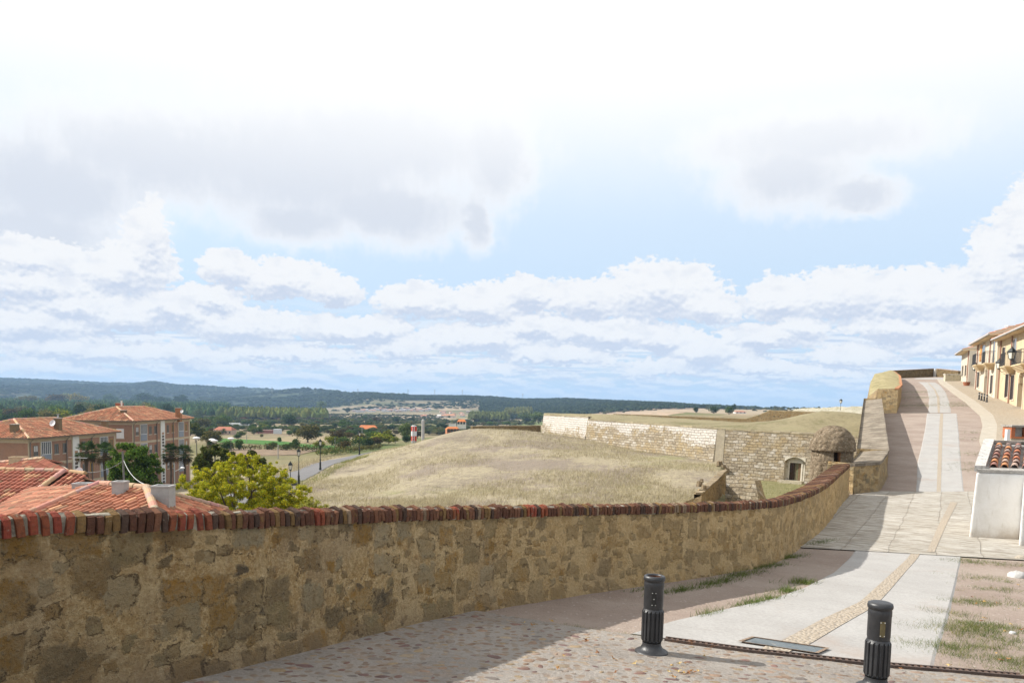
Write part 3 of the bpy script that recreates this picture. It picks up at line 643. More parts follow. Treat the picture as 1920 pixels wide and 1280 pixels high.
def smoothline(pts,k=3,step=.5):
    p,s=resample(pts,step)
    for _ in range(k): p[1:-1]=(p[:-2]+2*p[1:-1]+p[2:])/4
    return p
def normals(p):
    t=np.gradient(p,axis=0); t/=np.linalg.norm(t,axis=1)[:,None]+1e-9; return t,np.stack([-t[:,1],t[:,0]],1)   # n = left side = outside
def parapet(name,line,label,cat,h=1.05,thick=.46,slope=(.32,.12),step=.045,vstep=.045,mb_mat=None,brick=True,hfun=None,red=(),rough=.012,grp=None,zb=-.12,outer_z=-11.,ends=(True,True),pitch=.065,uv0=0.):
    L,s=resample(line,step); tt,nn=normals(L); zgd=zgv(L[:,0],L[:,1]); H=h if hfun is None else hfun(s/s[-1])
    root=empty(name,(L[0,0],L[0,1],zgd[0]),label,cat,grp); loc=np.array(root.location)
    bh=.116 if brick else 0.
    nv=int((h+(-zb))/vstep)+1; zz=np.linspace(zb,1.,nv)
    top=(zgd+H-bh)
    mb=MB()
    k=np.linspace(0,1,nv); Z=(zgd+zb)[:,None]*(1-k)+top[:,None]*k; U=np.repeat(s[:,None],nv,1); Vv=Z-zgd[:,None]
    dsp=fbm(U+uv0,Vv,2.2,3,21)*rough*1.6+fbm(U+uv0,Vv,9.,3,22)*rough; dsp[:, -1]=0
    foot=np.clip(.18-Vv,0,1)*.25
    X=L[:,0:1]-nn[:,0:1]*(dsp+foot); Y=L[:,1:2]-nn[:,1:2]*(dsp+foot); n,m=X.shape
    V=np.stack([X.ravel(),Y.ravel(),Z.ravel()],1); uv=np.stack([U.ravel()+uv0,Vv.ravel()],1)
    f=[(i*m+j,i*m+j+1,(i+1)*m+j+1,(i+1)*m+j)[::-1] for i in range(n-1) for j in range(m-1)]
    mb.add(V,f,uv=uv)
    # ends and outer face
    O=L+nn*thick
    sub=list(range(0,n,8))+([n-1] if (n-1)%8 else [])
    def face(a,b,ua): mb.add([a[0],b[0],b[1],a[1]],[(0,1,2,3)],uv=[(ua[0],ua[2]),(ua[1],ua[2]),(ua[1],ua[3]),(ua[0],ua[3])])
    for i,j in zip(sub,sub[1:]):
        face(((O[j][0],O[j][1],outer_z),(O[j][0],O[j][1],top[j]-.02)),((O[i][0],O[i][1],outer_z),(O[i][0],O[i][1],top[i]-.02)),(s[j],s[i],outer_z-zgd[i],top[i]-zgd[i]))
    for i,q in ((0,-1),(n-1,1)):
        a=(L[i][0],L[i][1],zgd[i]+zb); b=(O[i][0],O[i][1],zgd[i]+zb); c=(O[i][0],O[i][1],top[i]); d=(L[i][0],L[i][1],top[i])
        mb.add([a,b,c,d],[(0,1,2,3)[::q]],uv=[(0,0),(thick,0),(thick,h),(0,h)])
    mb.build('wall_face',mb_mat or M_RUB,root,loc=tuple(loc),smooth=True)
    for ch in root.children: ch.location=(0,0,0)
    # coping
    cp=MB(); rg=random.Random(int(uv0*7)+5); mcol=(.38,.34,.27)
    def at(q): 
        i=min(max(np.searchsorted(s,q)-1,0),n-2); k=(q-s[i])/(s[i+1]-s[i]+1e-9); return L[i]*(1-k)+L[i+1]*k,tt[i],nn[i],float(top[i]*(1-k)+top[i+1]*k)
    if brick:
        q=0.; S=s[-1]; bc=[0.,1.]
        while q<S-pitch:
            isred=any(a<=q<b for a,b in red)
            pt=(pitch*.97 if isred else pitch*.76)*rg.uniform(.92,1.08); th=pt*(.60 if isred else rg.uniform(.74,.90)); p,t_,n_,z=at(q+pt/2)
            if isred: c=(rg.uniform(.24,.31),rg.uniform(.068,.09),.045)
            else:
                r=rg.random(); c=((.125,.058,.038) if r<.40 else (.18,.085,.05) if r<.64 else (.085,.055,.042) if r<.80 else (.21,.13,.055) if r<.92 else (.25,.18,.12)); k=rg.uniform(.8,1.2); c=tuple(v*k for v in c)
            hh=bh+rg.uniform(-.008,.008)+(0 if isred else rg.uniform(-.012,.012)); pr=.012+rg.uniform(0,.012); sl=slope[0]+(slope[1]-slope[0])*q/S; lean=rg.gauss(.03,.09)*(1 if not isred else .9); dz=rg.uniform(-.012,.004)
            prof=[(-pr,dz),(-pr-.002,hh*.45),(-pr+.004,hh*.82),(.018,hh*.97),(.05,hh),(thick*.5,hh-sl*thick*.5),(thick+.02,hh-sl*thick),(thick+.02,-.03-sl*thick*.3)]
            if not isred: prof[3]=(.022,hh*.92); prof[4]=(.055,hh*rg.uniform(.97,1.05))
            Vv_=[];N=len(prof)
            for e,tw in ((-th/2,0),(-th*.30,.003),(th*.30,.003),(th/2,0)):
                for (o,zq) in prof:
                    b=(o-tw if o<.03 else o); xy=p+t_*(e+lean*(zq-.06)*(1 if o<.2 else .3))+n_*b; zt=zq+tw*(1 if zq>.1 else 0); Vv_.append((xy[0],xy[1],z+zt))
            fc=[(a*N+b,a*N+b+1,(a+1)*N+b+1,(a+1)*N+b) for a in range(3) for b in range(N-1)]+[tuple(range(N))[::-1],tuple(range(3*N,4*N))]
            cp.add(Vv_,fc,c,0); q+=pt
        brickob=cp.build('brick_coping',M_BRK,root,loc=tuple(loc)); brickob.location=(0,0,0)
    cp=MB(); sl=slope[0]+(slope[1]-slope[0])*s/s[-1]
    idx=list(range(0,n,3))+([n-1] if (n-1)%3 else [])
    prof=lambda i:[(0.,top[i]-.01),(.002,top[i]+bh*.78),(.03,top[i]+bh*.9),(thick*.5,top[i]+bh-.012-sl[i]*thick*.5),(thick+.01,top[i]+bh-.012-sl[i]*thick),(thick+.01,top[i]-.08)]
    if not brick: prof=lambda i:[(-.03,top[i]-.10),(-.03,top[i]-.002),(.0,top[i]+.0),(thick*.5,top[i]+.01-sl[i]*thick*.5),(thick+.02,top[i]-sl[i]*thick),(thick+.02,top[i]-.3)]
    Vv_=[];N=6
    for a,i in enumerate(idx):
        for o,z in prof(i):
            jx=(rg.uniform(-.004,.006) if brick else rg.uniform(-.01,.01)); xy=L[i]+nn[i]*(o+jx); Vv_.append((xy[0],xy[1],z+rg.uniform(-.006,.006)))
    fc=[(a*N+b,a*N+b+1,(a+1)*N+b+1,(a+1)*N+b)[::1] for a in range(len(idx)-1) for b in range(N-1)]+[tuple(range(N))[::-1],tuple(range((len(idx)-1)*N,len(idx)*N))]
    cc=np.array([mcol]*len(fc))*RNG.uniform(.75,1.15,(len(fc),1)); 
    if not brick: cc=np.array([(.27,.205,.155)]*len(fc))*RNG.uniform(.96,1.04,(len(fc),1))
    cp.add(Vv_,fc,cc); o=cp.build('mortar_bed' if brick else 'coping',M_CAPM if brick else M_CAPW,root,loc=tuple(loc)); o.location=(0,0,0)
    return root
def seg_s(line,u,v):
    """distance along the wall of a photo pixel on its foot/top, by x/y ratio"""
    L,s=resample(line,.05); d=pray(u,v); r=d[0]/d[1]; return float(np.interp(r,L[:,0]/L[:,1],s)) if True else 0
W1=smoothline([(x,y) for x,y in WIN if y>1.5 or True][1:],2,.35)
red=[(seg_s(W1[12:],a,958)+0,0) for a in ()]
def red_iv():
    L,s=resample(W1,.05); ok=L[:,1]>3.; R=L[ok,0]/L[ok,1]; S=s[ok]
    out=[]
    for a,b in ((-60,141),(312,386),(579,606),(840,861),(985,1000),(1012,1022)):
        ra=pray(a,955);rb=pray(b,955); out.append((float(np.interp(ra[0]/ra[1],R,S)),float(np.interp(rb[0]/rb[1],R,S))))
    return out
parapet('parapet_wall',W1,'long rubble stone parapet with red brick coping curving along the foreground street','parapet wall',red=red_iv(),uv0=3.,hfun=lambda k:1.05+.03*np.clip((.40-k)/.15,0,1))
parapet('parapet_wall',WIN2[:3],'short angled parapet stretch behind the domed sentry box corner','parapet wall',step=.12,vstep=.12,mb_mat=M_RUB2,brick=False,thick=1.0,slope=(.12,.12),uv0=40.,outer_z=-11.)
parapet('parapet_wall',WIN2[2:],'long thick parapet with broad sloping top climbing beside the upper lane','parapet wall',step=.3,vstep=.15,mb_mat=M_RUB2,brick=False,thick=1.15,slope=(.14,.14),uv0=60.)
# brick quoin on the end of the near parapet
mb=MB(); e=W1[-1]; t_,n_=normals(W1); t_=t_[-1]; n_=n_[-1]; z0=zg(*e)
for i in range(15):
    c=(.36,.15,.08) if i%2 else (.30,.12,.07); w=.10 if i%2 else .06
    mb.obox((e[0],e[1],0),t_,n_,(-.02,-.012,z0-.03+i*.062),(w*.35+.02,.30,z0+.02+i*.062),tuple(v*RNG.uniform(.8,1.1) for v in c))
tag(mb.build('brick_quoin',M_BRK),'narrow column of thin orange bricks closing the end of the near parapet','brick quoin')
# broad grass topped bastion piece
def bastion():
    I=[np.array((27.35,55.2,1.2)),np.array((33.,66.,1.75)),np.array((41.3,83.,3.15)),np.array((46.5,95.,4.15))]
    O=[P(1629,743,58),P(1632,717,74),P(1640,701,91),P(1662,697,97)]
    root=empty('bastion',(27,56,-.6),'broad stone bastion with dry grass growing over its top beside the upper lane','bastion')
    mb=MB(); n=len(I); E0=np.array((26.25,55.9,1.2))
    b=[np.array((p[0],p[1],zg(p[0],p[1])-.1)) for p in I]
    for i in range(n-1):
        k=10; 
        for a in range(k):
            p=I[i]*(1-a/k)+I[i+1]*a/k; q=I[i]*(1-(a+1)/k)+I[i+1]*(a+1)/k; pb=b[i]*(1-a/k)+b[i+1]*a/k; qb=b[i]*(1-(a+1)/k)+b[i+1]*(a+1)/k
            s0=i*12+a*1.2; mb.add([pb,p,q,qb],[(0,1,2,3)],uv=[(s0,0),(s0,1.5),(s0+1.2,1.5),(s0+1.2,0)])
    e0=E0.copy(); e0[2]=-.7
    mb.add([e0,E0,I[0],b[0]],[(0,1,2,3)],uv=[(0,0),(0,1.8),(1.2,1.8),(1.2,0)])
    for i in range(n-1):
        p,q=O[i],O[i+1]; mb.add([(p[0]-2,p[1],-11),(p[0],p[1],p[2]),(q[0],q[1],q[2]),(q[0]-2,q[1],-11)],[(3,2,1,0)],uv=[(i*9,-10),(i*9,0),(i*9+9,0),(i*9+9,-10)])
    p=O[0]; mb.add([(p[0]-2,p[1],-11),(p[0],p[1],p[2]),tuple(E0),(E0[0],E0[1],-11)],[(0,1,2,3)],uv=[(0,-10),(0,0),(4,0),(4,-10)])
    o=mb.build('wall_face',M_RUB2,root,loc=tuple(root.location)); o.location=(0,0,0)
    mb=MB(); V=[];f=[]; m=14; rows=40
    for a in range(rows+1):
        k=a/rows*(n-1); i=min(int(k),n-2); fr=k-i
        p=I[i]*(1-fr)+I[i+1]*fr; q=O[i]*(1-fr)+O[i+1]*fr
        for j in range(m+1):
            w=p*(1-j/m)+q*j/m; z=w[2]+.02+.16*math.sin(math.pi*j/m)+float(fbm(w[0],w[1],1.3,3,4))*.06; V.append((w[0],w[1],z))
    f=[(a*(m+1)+j,a*(m+1)+j+1,(a+1)*(m+1)+j+1,(a+1)*(m+1)+j)[::-1] for a in range(rows) for j in range(m)]
    mb.add(V,f)
    def gt(t):
        g=t.geo(); n=t.noise(t.vm('MULTIPLY',g,(1.,.5,1.)),1.6,6.,.75); c=t.ramp(n,[(.3,(.16,.15,.07)),(.45,(.30,.26,.14)),(.6,(.40,.34,.20)),(.75,(.22,.22,.09))]); return c,t.bump(t.noise(g,7.,5.,.8),.12)
    o=mb.build('grass_top',mat('grassy_top',gt,.95,.1),root,loc=tuple(root.location),smooth=True); o.location=(0,0,0)
    mb=MB()
    for i in range(n-1):
        p,q=I[i],I[i+1]; d=(q-p)[:2]; d/=np.linalg.norm(d); nn=np.array((-d[1],d[0])); 
        for (A,B) in ((p,q),):
            A0=A[:2]-nn*.04;B0=B[:2]-nn*.04;A1=A[:2]+nn*.22;B1=B[:2]+nn*.22
            v=[(A0[0],A0[1],A[2]-.05),(B0[0],B0[1],B[2]-.05),(B1[0],B1[1],B[2]-.05),(A1[0],A1[1],A[2]-.05)]; v+=[(x,y,z+.10) for x,y,z in v]
            mb.add(v,[(0,3,2,1),(4,5,6,7),(0,1,5,4),(1,2,6,5),(2,3,7,6),(3,0,4,7)],(.42,.20,.10))
    o=mb.build('brick_coping',M_BRK,root,loc=tuple(root.location)); o.location=(0,0,0)
bastion()
def farwall(name,a,b,ht,label,ya,yb,th=.5,cat='parapet wall',matl=None,capc=(.34,.24,.17)):
    A=P(a[0],a[1],ya); B=P(b[0],b[1],yb); root=empty(name,(A[0],A[1],A[2]-ht),label,cat); d=(B-A)[:2]; Ln=np.linalg.norm(d); d/=Ln; nn=np.array((-d[1],d[0])); mb=MB(); K=max(2,int(Ln/2))
    for i in range(K):
        p=A+(B-A)*i/K; q=A+(B-A)*(i+1)/K; u0=Ln*i/K;u1=Ln*(i+1)/K
        for sgn,off in ((1,0),(-1,th)):
            p2=p[:2]+nn*off;q2=q[:2]+nn*off; mb.add([(p2[0],p2[1],p[2]-ht),(q2[0],q2[1],q[2]-ht),(q2[0],q2[1],q[2]),(p2[0],p2[1],p[2])],[(0,1,2,3)[::sgn]],uv=[(u0,0),(u1,0),(u1,ht),(u0,ht)])
    for p,sg in ((A,-1),(B,1)):
        p2=p[:2]+nn*th; mb.add([(p[0],p[1],p[2]-ht),(p2[0],p2[1],p[2]-ht),(p2[0],p2[1],p[2]),(p[0],p[1],p[2])],[(0,1,2,3)[::sg]],uv=[(0,0),(th,0),(th,ht),(0,ht)])
    o=mb.build('wall_face',matl or M_RUBD,root,loc=tuple(root.location)); o.location=(0,0,0)
    mb=MB(); a0=A[:2]-nn*.04;b0=B[:2]-nn*.04;a1=A[:2]+nn*(th+.04);b1=B[:2]+nn*(th+.04); v=[(a0[0],a0[1],A[2]+.002),(b0[0],b0[1],B[2]+.002),(b1[0],b1[1],B[2]+.002),(a1[0],a1[1],A[2]+.002)]; v+=[(x,y,z+.07) for x,y,z in v]
    mb.add(v,[(0,3,2,1),(4,5,6,7),(0,1,5,4),(1,2,6,5),(2,3,7,6),(3,0,4,7)],capc); o=mb.build('coping',M_CAPM,root,loc=tuple(root.location)); o.location=(0,0,0)
    return root
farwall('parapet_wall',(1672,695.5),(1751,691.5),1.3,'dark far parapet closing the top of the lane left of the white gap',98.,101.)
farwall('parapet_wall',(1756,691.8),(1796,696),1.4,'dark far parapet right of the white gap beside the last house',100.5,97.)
# white gate pier between
A=P(1753.6,692,100.8); mb=MB(); mb.box((A[0]-.13,A[1]-.2,A[2]-1.3),(A[0]+.13,A[1]+.2,A[2]+.02),(.7,.66,.6)); tag(mb.build('gate_pier',plain('whitewash',(.72,.70,.66),.85,.06)),'slim white pier in the gap of the far parapet','pier')
# ------------------------------------------------------------------ sentry box
def sentry():
    c=P(1563,797,27.5); x,y,zt=c; root=empty('sentry_box',(x,y,-9.3),'round stone sentry box with a domed roof at the parapet corner','sentry box'); L=tuple(root.location)
    def rub(t):
        g=t.geo(); v=t.vor(g,7.,'F1'); n=t.noise(g,3.,6.,.7); f=t.noise(g,16.,6.,.8); c=t.mix(t.sepc(v.outputs['Color'])[0],(.15,.115,.075),(.25,.195,.135)); c=t.mix(t.ss(f,.54,.64,0.,.9),c,(.46,.385,.29)); c=t.mix(t.ss(f,.44,.36,0.,.7),c,(.06,.045,.03)); c=t.mix(t.ss(n,.55,.7,0.,.8),c,(.11,.085,.055))
        return c,t.bump(t.add(f,t.mul(v.outputs['Distance'],-1.2)),.06)
    m=mat('sentry_rubble',rub,.95,.1)
    zl=zt-.86   # lip height
    def wob(r,z,k,seg): return r*(1+.018*math.sin(k*2.3+z*7)+.012*math.sin(k*5.1+z*13))
    mb=MB(); seg=40; prof=[(.62,-9.4),(.66,-5.),(.70,zl-1.9),(.69,zl-.75),(.68,zl-.02)]
    # body with a real slit: leave out faces facing the camera between two heights
    zz=[-9.4,-7,-5,-4,zl-1.9,zl-1.2,zl-.56,zl-.44,zl-.06,zl+.02]; rr=[.76,.75,.74,.73,.72,.71,.70,.70,.69,.69]
    V=[];Fc=[]
    ks=[2*math.pi*k/seg for k in range(seg)]
    for r,z in zip(rr,zz):
        for k,a in enumerate(ks): V.append((x+wob(r,z,k,seg)*math.cos(a),y+wob(r,z,k,seg)*math.sin(a),z))
    ang=math.atan2(-1.,-.28)%(2*math.pi); ks_=int(round(ang/(2*math.pi)*seg))%seg
    for i in range(len(zz)-1):
        for k in range(seg):
            if zz[i]>=zl-.57 and zz[i]<zl-.1 and k in ((ks_)%seg,(ks_+1)%seg): continue
            Fc.append((i*seg+k,i*seg+(k+1)%seg,(i+1)*seg+(k+1)%seg,(i+1)*seg+k))
    mb.add(V,Fc); b=mb.build('drum',m,root,loc=L); b.location=(0,0,0)
    mb=MB()
    for k in (ks_,ks_+2):
        a=ks[k%seg]; p=(x+.70*math.cos(a),y+.70*math.sin(a)); q=(x+.45*math.cos(a),y+.45*math.sin(a)); mb.quad((p[0],p[1],zl-.56),(q[0],q[1],zl-.56),(q[0],q[1],zl-.06),(p[0],p[1],zl-.06),(.35,.17,.08))
    a0,a1=ks[ks_%seg],ks[(ks_+2)%seg]; R=lambda r,a,z:(x+r*math.cos(a),y+r*math.sin(a),z)
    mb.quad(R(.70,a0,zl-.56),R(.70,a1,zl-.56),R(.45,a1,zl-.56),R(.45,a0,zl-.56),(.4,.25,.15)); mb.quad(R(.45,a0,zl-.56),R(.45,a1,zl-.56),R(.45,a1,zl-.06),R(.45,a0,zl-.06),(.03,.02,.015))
    o=mb.build('slit_window',M_CAPM,root,loc=L); o.location=(0,0,0)
    mb=MB(); pr=[(.66,zl-.03),(.76,zl-.05),(.79,zl+.0),(.78,zl+.05)]
    for k in range(1,15):
        a=k/14*math.pi/2; pr.append((.77*math.cos(a)**.92 if k<14 else .02,zl+.05+(zt-zl-.05)*math.sin(a)**1.05))
    mb.lathe([(np.interp(i/44,np.linspace(0,1,len(pr)),[q[0] for q in pr]),np.interp(i/44,np.linspace(0,1,len(pr)),[q[1] for q in pr])) for i in range(45)],96,(x,y,0),rfn=lambda r,z,k,s:r+.035*float(fbm(k*.22,z*6.,1.,4,77)) if r>.05 else r)
    o=mb.build('dome',m,root,loc=L,smooth=True); o.location=(0,0,0)
sentry()
# ------------------------------------------------------------------ ravelin across the moat
def ashlar(t,white=1.,bw=.72,bh=.36):
    u=t.uv(); g=t.geo(); x,y,_=t.sep(u)
    y=t.add(y,t.mul(t.sub(t.noise(g,.5,4.,.6),.5),.5)); x=t.add(x,t.mul(t.sub(t.noise(g,1.4,3.,.5),.5),.9))
    rv=t.mul(y,1/bh); row=t.math('FLOOR',rv); fy=t.math('FRACT',rv)
    ru=t.add(t.mul(x,1/bw),t.mul(t.math('MODULO',t.math('ABSOLUTE',row),2.),.5)); col=t.math('FLOOR',ru); fx=t.math('FRACT',ru)
    cell=t.comb(col,row,0.); wn=t.n.new('ShaderNodeTexWhiteNoise'); t.put(wn.inputs['Vector'],cell); r1,r2,r3=t.sepc(wn.outputs['Color'])[:3]
    cx=t.mul(col,bw); cy=t.mul(row,bh)
    low=t.noise(t.comb(cx,cy,3.),.16,3.,.55)
    # renewed pale stone in the upper courses, stepping down irregularly
    nw=t.add(t.add(t.mul(t.sub(low,.5),4.6),t.mul(t.add(cy,2.45),.62)),t.mul(t.sub(t.noise(g,2.6,5.,.7),.5),2.6))
    wm=t.mul(t.ss(nw,.40,.62),white)
    f=t.noise(g,5.,7.,.75); f2=t.noise(g,1.1,6.,.7)
    old=t.ramp(r2,[(0.,(.30,.25,.165)),(.25,(.37,.32,.225)),(.45,(.33,.275,.175)),(.62,(.42,.375,.28)),(.8,(.25,.21,.14)),(.93,(.48,.44,.35))],'CONSTANT')
    old=t.mix(t.ss(f2,.5,.68,0.,.6),old,(.22,.175,.10)); old=t.mix(t.ss(f,.52,.64,0.,.75),old,(.50,.44,.33)); old=t.mix(t.ss(f,.45,.35,0.,.7),old,(.15,.115,.07)); old=t.mix(t.ss(t.noise(g,.45,5.,.65),.50,.62,0.,.6),old,(.36,.27,.13))
    new=t.mix(r3,(.50,.465,.39),(.58,.545,.46)); new=t.mix(t.ss(f,.5,.7,0.,.3),new,(.44,.38,.28))
    c=t.mix(wm,old,new)
    jx=t.math('MINIMUM',fx,t.sub(1.,fx)); jy=t.math('MINIMUM',fy,t.sub(1.,fy)); j=t.math('MINIMUM',t.mul(jx,bw),t.mul(jy,bh)); jm=t.ss(j,.045,.012)
    c=t.mix(t.mul(jm,t.ss(t.noise(g,1.7,4.,.7),.35,.6,.15,.65)),c,(.17,.135,.085))
    c=t.mix(1.,c,(1.02,1.01,1.08),'MULTIPLY'); return c,t.bump(t.sub(t.add(t.mul(r2,.35),f),jm),.09,1.)
M_ASHW=mat('ashlar_partly_renewed',lambda t:ashlar(t,1.),.92,.15)
M_ASHO=mat('ashlar_weathered',lambda t:ashlar(t,0.),.92,.15)
M_LIME=plain('limestone_trim',(.33,.285,.21),.9,.45,2.2,bump=.03)
def grassm(name,stops,s=.7):
    def fn(t):
        g=t.geo(); n=t.add(t.mul(t.noise(g,s*.25,4.,.6),.5),t.mul(t.noise(t.vm('MULTIPLY',g,(1.,.6,1.)),s*3,6.,.8),.5)); return t.ramp(n,stops),t.bump(t.noise(g,s*8,5.,.8),.2)
    return mat(name,fn,.95,.1)
M_TERR=grassm('terreplein_grass',[(.36,(.16,.155,.07)),(.46,(.25,.215,.13)),(.56,(.31,.27,.165)),(.68,(.16,.17,.07))])
RC=P(1345,803.5,98.); RL0=P(1103,786.,122.); RL0b=P(1103,781.,122.); RL1=P(1020,778.,141.); RR=P(1530,812.,91.); RR2=P(1700,824.,84.)
def wallpanel(mb,A,B,zb,batter,u0=0.,ztop_off=0.,K=None,holes=()):
    """battered wall from top line A-B down to zb, outward to the right-hand side of A->B reversed (towards the camera)"""
    d=(B-A)[:2]; Ln=np.linalg.norm(d); d/=Ln; nn=np.array((d[1],-d[0]))
    if nn@(-A[:2])<0: nn=-nn
    K=K or max(1,int(Ln/2)); R_=6
    V=[];uv=[]
    for i in range(K+1):
        p=A+(B-A)*i/K
        for j in range(R_+1):
            z=p[2]+(zb-p[2])*j/R_; o=(p[2]-z)*batter; V.append((p[0]+nn[0]*o,p[1]+nn[1]*o,z)); uv.append((u0+Ln*i/K,z+3.2))
    f=[(i*(R_+1)+j,i*(R_+1)+j+1,(i+1)*(R_+1)+j+1,(i+1)*(R_+1)+j) for i in range(K) for j in range(R_)]
    a=np.array(V[f[0][1]])-np.array(V[f[0][0]]); b=np.array(V[f[0][2]])-np.array(V[f[0][0]]); nr=np.cross(a,b)
    if nr[:2]@nn<0: f=[q[::-1] for q in f]
    mb.add(V,f,uv=uv)
def ravelin():
    root=empty('ravelin',(RC[0],RC[1],-9.3),'angular stone ravelin across the moat with pale renewed masonry and grass top','fortification'); L=tuple(root.location)
    def put(mb,nm,m,smooth=False):
        o=mb.build(nm,m,root,loc=L,smooth=smooth); o.location=(0,0,0); return o
    mb=MB(); wallpanel(mb,RL1,RL0b,-12.,.14,0.); wallpanel(mb,RL0,RC,-12.,.14,28.); 
    _n1=np.array([ (RC-RL0)[1],-(RC-RL0)[0]]); _n1=_n1/np.linalg.norm(_n1); _n1=_n1 if _n1@(-RC[:2])>0 else -_n1; _n2=np.array([(RR2-RC)[1],-(RR2-RC)[0]]); _n2=_n2/np.linalg.norm(_n2); _n2=_n2 if _n2@(-RC[:2])>0 else -_n2
    hq=RC[2]+12.; q1=(RC[0]+_n1[0]*hq*.14,RC[1]+_n1[1]*hq*.14,-12.); q2=(RC[0]+_n2[0]*hq*.10,RC[1]+_n2[1]*hq*.10,-12.); mq=MB(); dq=(RR2-RC)[:2]/np.linalg.norm((RR2-RC)[:2])
    tq=(RC[0]+_n2[0]*.03,RC[1]+_n2[1]*.03,RC[2]+.02); t3=(tq[0]+dq[0]*1.1,tq[1]+dq[1]*1.1,tq[2]); q3=(q2[0]+dq[0]*1.1+_n2[0]*.03,q2[1]+dq[1]*1.1+_n2[1]*.03,-12.); q2b=(q2[0]+_n2[0]*.03,q2[1]+_n2[1]*.03,-12.)
    mq.add([tq,q1,q2b],[(0,1,2)],(.30,.265,.205)); mq.add([tq,q2b,q3,t3],[(0,1,2,3)],(.28,.245,.185)); put(mq,'corner_quoin',M_LIME)
    e1=RL1+np.array((.6,16.,0)); wallpanel(mb,e1,RL1,-12.,.10,-20.)
    mb.quad(tuple(RL0),tuple(RL0b),tuple(RL0b+np.array((.4,.6,0))),tuple(RL0+np.array((.4,.6,0)))); put(mb,'left_face',M_ASHW)
    # right face with door opening
    d=(RR2-RC)[:2]; Ln=np.linalg.norm(d); d/=Ln
    def sx(u): # distance along right face of pixel column
        r=pray(u,860); r=r[0]/r[1]; return (r*RC[1]-RC[0])/(d[0]-r*d[1])
    nn=np.array((d[1],-d[0])); nn=nn if nn@(-RC[:2])>0 else -nn
    zt=lambda s:RC[2]+(RR2[2]-RC[2])*s/Ln
    s0,s1=sx(1473.5),sx(1512.5); zdb=-9.25; zdt=P(1490,866,93.)[2]; zat=P(1490,855,93)[2]
    mb=MB(); bt=.10
    def pt(s,z,off=0.):
        o=(zt(s)-z)*bt-off; return (RC[0]+d[0]*s+nn[0]*o,RC[1]+d[1]*s+nn[1]*o,z)
    def pan(sa,sb,za,zb_):  # za,zb functions or numbers: bottom, top
        K=max(1,int((sb-sa)/1.5)); R_=4
        for i in range(K):
            a=sa+(sb-sa)*i/K; b=sa+(sb-sa)*(i+1)/K
            for j in range(R_):
                fz=lambda s,k:(za+( (zt(s) if zb_ is None else zb_)-za)*k/R_)
                q=[pt(a,fz(a,j)),pt(b,fz(b,j)),pt(b,fz(b,j+1)),pt(a,fz(a,j+1))]; mb.add(q,[(0,1,2,3)],uv=[(60+a,q[0][2]+3.2),(60+b,q[1][2]+3.2),(60+b,q[2][2]+3.2),(60+a,q[3][2]+3.2)])
    pan(0,s0,-12.,None); pan(s1,Ln,-12.,None); pan(s0,s1,zat,None); put(mb,'right_face',M_ASHO)
    # recessed doorway
    root2=MB(); rc=.55
    mb=MB(); D0,D1=sx(1481),sx(1502.5)
    c=(.50,.46,.38)
    # arch surround ring
    K=10; W=s1-s0; sp=zat-.55
    def arch(s): k=(s-s0)/W; return sp+.55*math.sin(math.pi*k)**.8 if 0<k<1 else sp
    for i in range(K):
        a=s0+W*i/K; b=s0+W*(i+1)/K
        mb.add([pt(a,arch(a),-.03),pt(b,arch(b),-.03),pt(b,zat+.02,-.03),pt(a,zat+.02,-.03)],[(0,1,2,3)],c)          # spandrel
        mb.add([pt(a,arch(a),-.03),pt(b,arch(b),-.03),pt(b,arch(b),rc),pt(a,arch(a),rc)],[(0,1,2,3)[::-1]],c)          # soffit
    for s,w in ((s0,1),(s1,-1)):
        mb.add([pt(s,-9.3,-.03),pt(s,sp,-.03),pt(s,sp,rc),pt(s,-9.3,rc)],[(0,1,2,3)[::w]],c)
    za=P(1490,898,93.)[2]
    # back wall around the door leaf
    for (a,b,z0,z1) in ((s0,D0,-9.3,zat),(D1,s1,-9.3,zat),(D0,D1,zdt,zat),(D0,D1,-9.3,za)):
        mb.add([pt(a,z0,rc),pt(b,z0,rc),pt(b,z1,rc),pt(a,z1,rc)],[(0,1,2,3)],c)
    fr=.16
    for (a,b,z0,z1) in ((D0-fr,D0,za,zdt+fr),(D1,D1+fr,za,zdt+fr),(D0,D1,zdt,zdt+fr)):
        mb.add([pt(a,z0,rc-.07),pt(b,z0,rc-.07),pt(b,z1,rc-.07),pt(a,z1,rc-.07)],[(0,1,2,3)],(.56,.52,.44))
        mb.add([pt(a,z0,rc-.07),pt(a,z0,rc),pt(a,z1,rc),pt(a,z1,rc-.07)],[(0,1,2,3)],c); mb.add([pt(b,z0,rc-.07),pt(b,z0,rc),pt(b,z1,rc),pt(b,z1,rc-.07)],[(3,2,1,0)],c)
    fm=put(mb,'doorway',attrmat('limestone_col',.25,4.,.9,.03,((.26,.21,.14),.52,.7)))
    mb=MB(); mid=(D0+D1)/2
    for i in range(7):
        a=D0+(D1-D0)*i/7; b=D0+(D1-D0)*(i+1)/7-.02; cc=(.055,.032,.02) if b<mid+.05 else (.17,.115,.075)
        mb.add([pt(a,za,rc+.12),pt(b,za,rc+.12),pt(b,zdt,rc+.12),pt(a,zdt,rc+.12)],[(0,1,2,3)],tuple(v*RNG.uniform(.8,1.15) for v in cc))
    o=mb.build('door',attrmat('old_wood',.3,5.,.8),fm,loc=L); o.location=(0,0,0)
    mb=MB()
